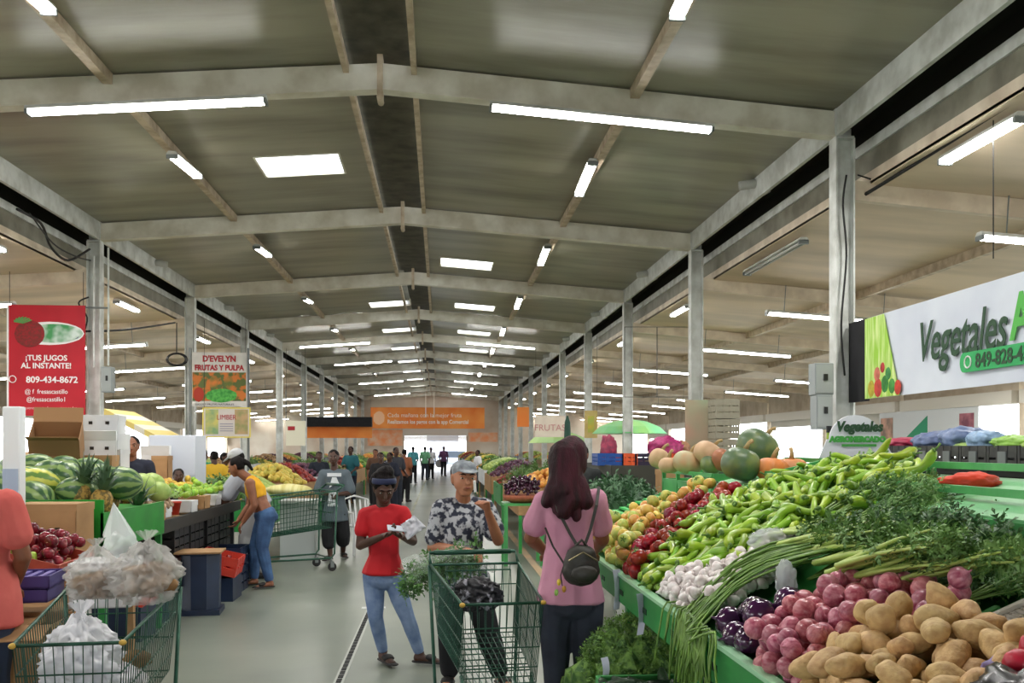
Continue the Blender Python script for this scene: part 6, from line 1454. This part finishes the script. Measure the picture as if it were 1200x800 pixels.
for y in (6.62, 7.1, 7.6, 8.08):
    for x in (ax0, ax1): MB().box(x - .015, y - .015, 0, x + .015, y + .015, 1.44).build('post', green_p, ft)
m_ = thing('slatted_tray', 'empty bright green slatted tray beyond the yellow tomatoes', 'tray', (0, 0, 0))
for k in range(9): x = 1.35 + .07 * k; z = 1.05 + .35 * (x - 1.35); MB().beam((x, 6.5, z), (x, 8.0, z), .045, .015).build('slat', mat('bright_slat', S(70, 190, 96), .4), m_)
for y in (6.5, 7.25, 8.0): MB().beam((1.33, y, 1.02), (1.95, y, 1.25), .03, .03).build('bearer', green_p, m_)
for (x, y) in ((1.36, 6.55), (1.36, 7.95), (1.9, 6.55), (1.9, 7.95)): MB().box(x - .02, y - .02, 0, x + .02, y + .02, 1.02 + .35 * (x - 1.33)).build('leg', green_d, m_)
leaf_heap('collard_greens', [(1.3, 8.3), (2.1, 8.3), (2.1, 9.5), (1.3, 9.5)], 1.0, .32, 500, .12, mat('collard_leaf', S(84, 120, 84), .5, S(54, 90, 60), 6, 2), 'dark blue-green leafy greens behind the woman in pink', 'greens', 8)
table('green_table', 'green table carrying the leafy greens right of the woman in pink', 1.2, 2.1, 8.1, 9.7, 1.0, green_d, green_d)
bag('net_bag', 'net bag of garlic beside the yellow tomatoes, right of the pink shirt', (1.42, 6.42, .98), (.16, .13, .13), 61, mat('garlic_net', S(206, 190, 176), .6, S(150, 120, 100), 26, 2), knot=False)
table('small_table', 'small table under the net bag of garlic', 1.0, 1.75, 6.22, 6.46, .98, green_d, green_d)
table('dark_display', 'dark display counter behind the pink shirt carrying coloured crates', 1.9, 4.1, 10.3, 12.2, 1.42, black_p, black_p, (mat('dark_panel', S(66, 66, 58), .7), .6, .02))
carton('cardboard_box', 'brown box against the dark display counter', Vector((2.45, 9.9, .9)), .24, .3, .5, card_m, 0, False, False)
table('prop_table', 'small table under the brown box by the dark counter', 2.2, 2.7, 9.72, 10.1, .9, wood_m, wood_m)
for i, (px, w_, c_, lb) in enumerate(((712, .30, blue_pl, 'blue crate on the dark counter'), (734, .18, orange_pl, 'orange crate between the blue and dark crates'), (754, .28, mat('plum_plastic', S(44, 36, 60), .45), 'dark plum crate on the dark counter'), (776, .22, red_pl, 'red crate below the magenta sack'), (796, .28, orange_pl, 'orange-red crate at the right end of the dark counter'))):
    p = W(px, 0, 10.9); crate('produce_crate', lb, (p.x, 10.9, 1.43), w_, .4, .14, c_)
bag('magenta_sack', 'magenta net sack of red onions on the dark counter', (W(779, 520, 11.2).x, 11.2, 1.50), (.21, .18, .15), 71, mat('magenta_net', S(170, 48, 110), .5, S(130, 30, 80), 20, 2), knot=False, cat='sack')
bag('red_sack', 'small red sack beside the blue crate', (W(713, 520, 11.3).x, 11.3, 1.43), (.10, .12, .2), 73, mat('red_net2', S(150, 40, 70), .5, S(110, 30, 60), 20, 2), knot=False, cat='sack')
bag('tan_sack', 'brown sack top right of the magenta sack', (W(800, 520, 11.3).x, 11.3, 1.50), (.09, .12, .12), 75, mat('tan_net', S(150, 110, 80), .6), knot=False, cat='sack')
# stack of grey lattice crates
px0, px1 = 818, 862
for k in range(9):
    p = W(848, 0, 11.6); crate('grey_crate', 'grey lattice crate in the tall stack, %s from the bottom' % nth[k].replace('nearest', 'first').replace('last', 'ninth'), (p.x, 11.6, .25 * k), .3, .34, .24, mat('lattice_grey', S(140, 136, 118), .6), 0, None, 3)
p = W(828, 0, 11.9); MB().box(-.28, -.02, 0, .28, .02, 2.25).build('folded_cartons', mat('faded_card', S(186, 150, 128), .8, S(140, 160, 130), 1.5, 2)).location = (p.x, 11.9, 0); tag(C.objects[-1], 'tall flat faded cardboard panel left of the crate stack', 'cardboard')
tag(bag('orange_pack', 'orange and green packet right of the crate stack', (2.6, 7.9, 1.30), (.06, .05, .19), 77, mat('orange_pack', S(220, 110, 50), .5, S(50, 140, 60), 3, 1), knot=False, cat='packet'), None)
# sign with rounded top
s_p = W(1004, 545, 5.6); sg_ = thing('sign', 'round-topped white vegetable sign with green lettering behind the peppers', 'sign', (s_p.x, 5.6, s_p.z + .02))
pts = [(-.25, 0), (.25, 0), (.17, .14)] + [(.165 * math.cos(a) - .01, .14 + .15 * math.sin(a)) for a in [PI * k / 12 for k in range(13)]] + [(-.19, .14)]
MB().prism(pts, 'y', -.006, .006).build('board', mat('sign_white', S(222, 222, 232), .5), sg_); put(sg_, 'Vegetales', .01, .19, .085, ink_dg, bold=.004, shear=.2, xs=.9); put(sg_, 'AGROMERCADO', .0, .125, .046, mat('ink_leaf', S(70, 160, 70), .6), bold=.004); MB().box(-.1, -.012, .095, .12, -.009, .11).build('stripe', MATS['ink_leaf'], sg_)
crate('green_crate', 'dark green crate standing behind the shelf under the round-topped sign', (s_p.x, 5.42, 1.47), .32, .2, .12, mat('deep_green', S(22, 96, 66), .45))
table('rear_table', 'low shelf behind the green stand under the sign', 2.42, 2.95, 4.4, 6.0, 1.46, green_d, green_d)
bt_ = thing('bottle', 'green bottle with a dark cap left of the round-topped sign', 'bottle', (W(961, 534, 5.9).x + .06, 5.9, 1.46)); bt_.scale = (1.5, 1.5, 1.7); MB().lathe([(.025, 0), (.03, .01), (.028, .08), (.012, .12), (.01, .17)], 12).build('glass', mat('bottle_green', S(150, 180, 70), .2, alpha=.8), bt_, smooth=True); MB().lathe([(.012, .165), (.012, .19)], 10).build('cap', black_p, bt_)
# black crates on a dark rack
rk = thing('dark_rack', 'dark shelving behind the green stand carrying the row of black crates', 'shelf', (3.6, 6.3, 0))
for z in (.5, 1.0, 1.50): MB().box(-.2, -1.4, z - .03, .3, 1.4, z).build('shelf', black_p, rk)
for (x, y) in ((-.18, -1.38), (-.18, 1.36), (.28, -1.38), (.28, 1.36), (-.18, 0)): MB().box(x - .015, y - .015, 0, x + .015, y + .015, 1.5).build('upright', black_p, rk)
MB().box(.29, -1.4, 0, .3, 1.4, 1.5).build('back_panel', mat('rack_back', S(50, 50, 48), .7), rk)
bcm = mat('charcoal_plastic', S(62, 62, 60), .5, S(48, 48, 48), 20, 2)
for k in range(9):
    c = crate('black_crate', 'black crate on the dark rack, %s in the row' % nth[k].replace('nearest', 'first').replace('last', 'ninth'), (3.55, 5.1 + .31 * k, 1.50), .36, .3, .155, bcm, 0, None, 2)
    MB().box(-.19, -.05, .05, -.182, .03, .12).build('label_holder', grey_metal, c)
for i, (y, z, r_, c_, lb, n_) in enumerate(((6.85, 0, (.12, .14, .05), S(180, 50, 84), 'flat crimson bag on the black crates', 'crimson_bag'), (6.4, .0, (.14, .2, .07), S(106, 122, 164), 'blue-grey net bag on the black crates', 'blue_bag'), (6.05, 0, (.14, .18, .085), S(118, 138, 180), 'taller blue bag next to the blue-grey one', 'blue_bag'), (5.78, .0, (.12, .12, .07), S(150, 180, 214), 'pale blue bag at the right of the blue ones', 'blue_bag'), (7.25, 0, (.1, .12, .035), S(34, 26, 40), 'black bundle at the far end of the black crates', 'dark_bundle'), (5.9, 0, (.12, .2, .03), S(170, 200, 110), 'flat pale green bag in front of the pale blue bag', 'green_bag'), (5.45, 0, (.13, .16, .05), S(150, 200, 80), 'bag of pale green peppers at the right of the black crates', 'green_bag'), (5.2, 0, (.13, .1, .035), S(170, 200, 100), 'flat green bag nearest on the black crates', 'green_bag'))):
    bag(n_, lb, (3.5, y, 1.63), r_, 80 + i, mat('bagm_%d' % i, c_, .4, tuple(v * .65 for v in c_), 14, 3), knot=False)
ps = thing('poster', 'long white poster with a green triangle on the far right wall', 'poster', (14.2, 26.6, 1.75)); MB().box(-.02, -2.8, 0, .0, 2.8, .98).build('sheet', mat('poster_white', S(212, 216, 220), .6), ps)
MB().prism([(1.3, .05), (-.2, .05), (-.2, .8)], 'x', -.03, -.02).build('green_triangle', mat('poster_green', S(40, 150, 110), .6), ps); MB().box(-.03, 1.9, .05, -.02, 2.7, .8).build('photo_print', mat('poster_photo', S(130, 110, 100), .6, S(206, 160, 140), 3, 3), ps); MB().box(-.03, -2.6, .05, -.02, -1.9, .8).build('photo_print', mat('poster_photo2', S(190, 120, 130), .6, S(120, 60, 80), 3, 3), ps)

# white chair behind the woman in red
ch = thing('plastic_chair', 'white plastic chair in the aisle behind the woman in red', 'chair', (W(424, 610, 14.6).x, 14.6, 0), .5)
wp2 = mat('chair_white', S(206, 208, 208), .4)
MB().box(-.22, -.22, .42, .22, .22, .445).build('seat', wp2, ch, bevel=.01)
for sx in (-1, 1):
    for sy in (-1, 1): MB().beam((sx * .2, sy * .2, .43), (sx * .24, sy * .25, 0), .035, .035).build('leg', wp2, ch)
    MB().tube([(sx * .22, -.2, .44), (sx * .24, -.2, .64), (sx * .24, .2, .66)], .018, 8).build('armrest', wp2, ch)
for k in range(5): MB().beam((-.16 + .08 * k, .2, .44), (-.18 + .09 * k, .28, .82), .03, .012).build('backrest_slat', wp2, ch)
MB().tube([(-.22, .2, .44), (-.22, .28, .82), (0, .29, .88), (.22, .28, .82), (.22, .2, .44)], .016, 8).build('backrest_frame', wp2, ch)

# eggplant heap on its green stand
ex, ey = W(612, 0, 13.2).x, 13.2
es = table('green_stand', 'green metal stand carrying the round basket of eggplants', ex - .28, ex + .28, ey - .3, ey + .3, .86, green_p, green_p)
bk = MB(); bk.lathe([(.16, .86), (.25, .90), (.28, .97), (.26, .97), (.15, .88)], 20); o = bk.build('basket', mat('basket_terracotta', S(176, 96, 70), .7, S(140, 80, 56), 20, 2), None, smooth=True); o.location = (ex, ey, 0); tag(o, 'round terracotta basket under the small eggplants', 'basket')
eg = mesh_of(lump(2, (.03, .024, .024), .06, 1.5, 2), 'eggplant', mat('eggplant_skin', S(60, 26, 48), .2, rnd=.5, coat=.5))
def rreg(rg): 
    a = rg.uniform(0, 6.3); r = .25 * math.sqrt(rg.random()); return ex + r * math.cos(a), ey + r * math.sin(a)
q = drop(150, rreg, lambda x, y: .92 + .15 * max(0, 1 - ((x - ex) ** 2 + (y - ey) ** 2) / .07) ** .6, .028, 90, 6)
scatter('small_eggplant', q, [eg], 'small dark eggplant in the round heap behind the cap man\'s hand', 'eggplant', 'eggplants in the round basket', anyrot)

# ================================================================= FAR STALLS, both sides
def ballheap(label, x0, x1, y0, y1, z, h, r, c1, c2, seed, cat='produce', n=150):
    rg = random.Random(seed); cx, cy, rx, ry = (x0 + x1) / 2, (y0 + y1) / 2, (x1 - x0) / 2, (y1 - y0) / 2; m = MB()
    for i in range(n):
        a, b = rg.uniform(-1, 1), rg.uniform(-1, 1); m.ball((cx + a * rx, cy + b * ry, z + h * max(0, (1 - a * a * .8) * (1 - b * b * .6)) + r * .3), (r * rg.uniform(.8, 1.2), r * rg.uniform(.8, 1.2), r), 1)
    o = m.build('produce_heap', mat('heap_%d_%d_%d' % tuple(int(v * 255) for v in c1), c1, .5, c2, 1 / r * .6, 2, contrast=(.42, .58)), None, smooth=True, fix=False); return tag(o, label, cat, kind='stuff')
cols = [('orange', S(206, 130, 56), S(226, 170, 80), .06), ('green', S(116, 150, 60), S(84, 120, 50), .05), ('pale green', S(170, 190, 100), S(140, 166, 80), .09), ('yellow', S(214, 186, 84), S(180, 170, 70), .07), ('brown', S(150, 116, 84), S(180, 150, 110), .06), ('red', S(160, 50, 40), S(120, 40, 40), .05), ('purple', S(80, 50, 76), S(110, 60, 80), .05)]
cnt = {}; ORD = ['first', 'second', 'third', 'fourth', 'fifth', 'sixth', 'seventh', 'eighth', 'ninth', 'tenth', 'eleventh', 'twelfth', 'thirteenth', 'fourteenth', 'fifteenth', 'sixteenth', 'seventeenth', 'eighteenth', 'nineteenth', 'twentieth', 'twenty-first', 'twenty-second']
i = 0
for side, xin, wd_, yy0 in ((-1, -2.55, 1.15, 13.2), (1, 1.2, 1.4, 14.4), (-1, -6.9, 1.6, 13.5), (1, 5.2, 1.6, 12.8)):
    y = yy0
    while y < 64:
        L = 2.6 + (i * 7 % 5) * .3; L = min(L, 66 - y); xa, xb = (xin - wd_, xin) if side < 0 else (xin, xin + wd_); zt_ = .82 + .06 * (i % 3)
        cn_ = cnt.get((side, xin), 0); cnt[(side, xin)] = cn_ + 1; where = '%s %s row, %s stall away' % ('inner' if abs(xin) < 4 else 'outer', 'left' if side < 0 else 'right', ORD[cn_])
        table('market_stall', 'produce table, ' + where, xa, xb, y, y + L, zt_, wood_m, wood_m if i % 2 else green_d, ((green_d, card_m, wcard_m, navy_pl, wood_m)[i % 5], .35, .06))
        for j in range(2):
            c = cols[(i * 3 + j * 2) % 7]; ya = y + L * j / 2 + .06; yb = y + L * (j + 1) / 2 - .06
            if (i + j) % 3 == 0 and y < 45: leaf_heap('leafy_heap', [(xa + .05, ya), (xb - .05, ya), (xb - .05, yb), (xa + .05, yb)], zt_, .38, 260, .13, mat('stall_leaf', S(106, 142, 74), .5, S(70, 104, 54), 5, 2), 'leafy greens heap, %s part, %s' % (('near', 'far')[j], where), 'greens', i + j)
            else: ballheap('%s produce heap, %s part, %s' % (c[0], ('near', 'far')[j], where), xa + .05, xb - .05, ya, yb, zt_, .3 + .1 * (i % 3 == 1), c[3], c[1], c[2], i * 5 + j)
        y += L + (.5 if i % 3 else 1.0); i += 1
# extra shapes in the distance
def umbrella(label, px, top, Y, r, c1, c2):
    p = W(px, top, Y); t = thing('market_umbrella', label, 'umbrella', (p.x, Y, 0)); z = p.z
    MB().tube([(0, 0, 0), (0, 0, z)], .03, 8).build('pole', grey_metal, t); m = MB(); m.lathe([(r, z - r * .38), (r * .8, z - r * .2), (r * .45, z - r * .06), (.03, z)], 10); m.build('canopy', mat('umb_' + label[:6], c1, .6, c2, 1.2, 2), t, smooth=False)
umbrella('green domed parasol behind the right columns', 738, 491, 23, .95, S(150, 206, 120), S(110, 196, 150)); umbrella('yellow-green parasol further left behind the woman in pink', 655, 505, 30, 1.0, S(170, 196, 110), S(150, 190, 130))
aw = thing('awning', 'slanted yellow and white awning behind the vendor on the left', 'awning', W(185, 505, 19.5)); z0 = 0
m = MB(); 
for k in range(8):
    m.mi = k % 2; x0_ = -.75 + .19 * k; m.prism([(x0_, .42 - .10 * k), (x0_ + .19, .42 - .10 * (k + 1)), (x0_ + .19, .30 - .10 * (k + 1)), (x0_, .30 - .10 * k)], 'y', -.9, .9)
m.build('canopy', [mat('awning_yellow', S(226, 206, 120), .6), mat('awning_white', S(226, 222, 206), .6)], aw)
for x in (-.7, .7): MB().tube([(x, 0, -2.0), (x, 0, .2 - .4 * (x + .7) / 1.4)], .025, 6).build('pole', grey_metal, aw)
pk = W(665, 487, 14); pk = MB().tube([(pk.x, 14, 0), (pk.x, 14, 1.3), (pk.x, 14, 1.4), (pk.x, 14, pk.z - .1), (pk.x, 14, pk.z)], [.02, .02, .07, .045, .01], 10).build('closed_parasol', mat('parasol_dark_green', S(20, 60, 46), .6), None, smooth=True); pk.name = 'closed_parasol'; tag(pk, 'tip of a closed dark green parasol above the head of the woman in pink', 'parasol')
ct = thing('display_case', 'white and grey display case beside the empty trolley on the left', 'case', (W(352, 640, 14.2).x, 14.2, 0)); MB().box(-.25, -.3, 0, .25, .3, .82).build('case', mat('case_grey', S(176, 182, 180), .4), ct); MB().box(-.27, -.32, .82, .27, .32, .86).build('top', wp2, ct)
o = lump(3, (.34, .2, .09), .1, 2).build('corn_sack', mat('corn_yellow', S(206, 196, 120), .6, S(226, 220, 160), 3, 1, stretch=(8, 1, 1)), None, smooth=True); o.location = W(338, 574, 13.6); tag(o, 'pale yellow striped sack lying on the left stall behind the trolley', 'sack')
# far street seen through the exit
for i, (x, y, w_, l_, h_, c_, lb) in enumerate(((1.2, 82, 4.2, 1.8, 1.5, S(170, 180, 196), 'parked pale car outside the far exit'),)):
    t = thing('car', lb, 'car', (x, y, -.15)); MB().box(-2.1, -.9, .3, 2.1, .9, .85).build('body', mat('car_pale', c_, .3), t, bevel=.12); MB().prism([(-1.5, .85), (-.9, 1.4), (.9, 1.4), (1.5, .85)], 'y', -.8, .8).build('cabin', mat('car_glass', S(70, 80, 92), .2), t)
    for sx in (-1.3, 1.3):
        for sy in (-.85, .85): MB().tube([(sx, sy - .1, .33), (sx, sy + .1, .33)], .33, 16).build('wheel', shoe_k, t)
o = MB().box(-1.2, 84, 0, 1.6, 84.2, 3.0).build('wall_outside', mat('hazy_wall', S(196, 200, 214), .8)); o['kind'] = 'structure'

# ---------------------------------------------------------------- labels that single out the members of small groups
def px_of(o):
    v = o.matrix_world.translation if o.parent else o.location; x, y = v.x, v.y; return (x * CS - y * SN) / (x * SN + y * CS)
def rank(group, fmt):
    os_ = [o for o in C.objects if o.get('group') == group and not o.parent]; os_.sort(key=px_of); n = len(os_)
    for i, o in enumerate(os_):
        k = 'leftmost' if i == 0 else 'rightmost' if i == n - 1 else (ORD[i] + ' from the left' if i < (n + 1) // 2 else ORD[n - 1 - i] + ' from the right'); o['label'] = fmt % k
rank('celery bunches on the green stand', 'celery bunch with pale stalks on the stand, %s of the celery')
rank('parsley bunches on the stand', 'curly green parsley bunch on the stand, %s of the parsley')
rank('dark leafy bunches by the white basket', 'dark broad-leaved bunch near the white basket, %s of these')
rank('dark purple onions by the rim', 'large glossy dark purple onion by the rim, %s of these')
rank('green apples in the tray', 'green apple in the tilted tray, %s')
rank('pineapples on the left stall', 'pineapple with a spiky crown on the left stall, %s of the pineapples')
rank('yams in the left trolley', 'brown yam low in the left trolley, %s')
rank('yams in the white bags', 'brown yam in the white bags, %s')
rank('radishes on the black bag', 'crimson radish on the black bag in the corner, %s of these')
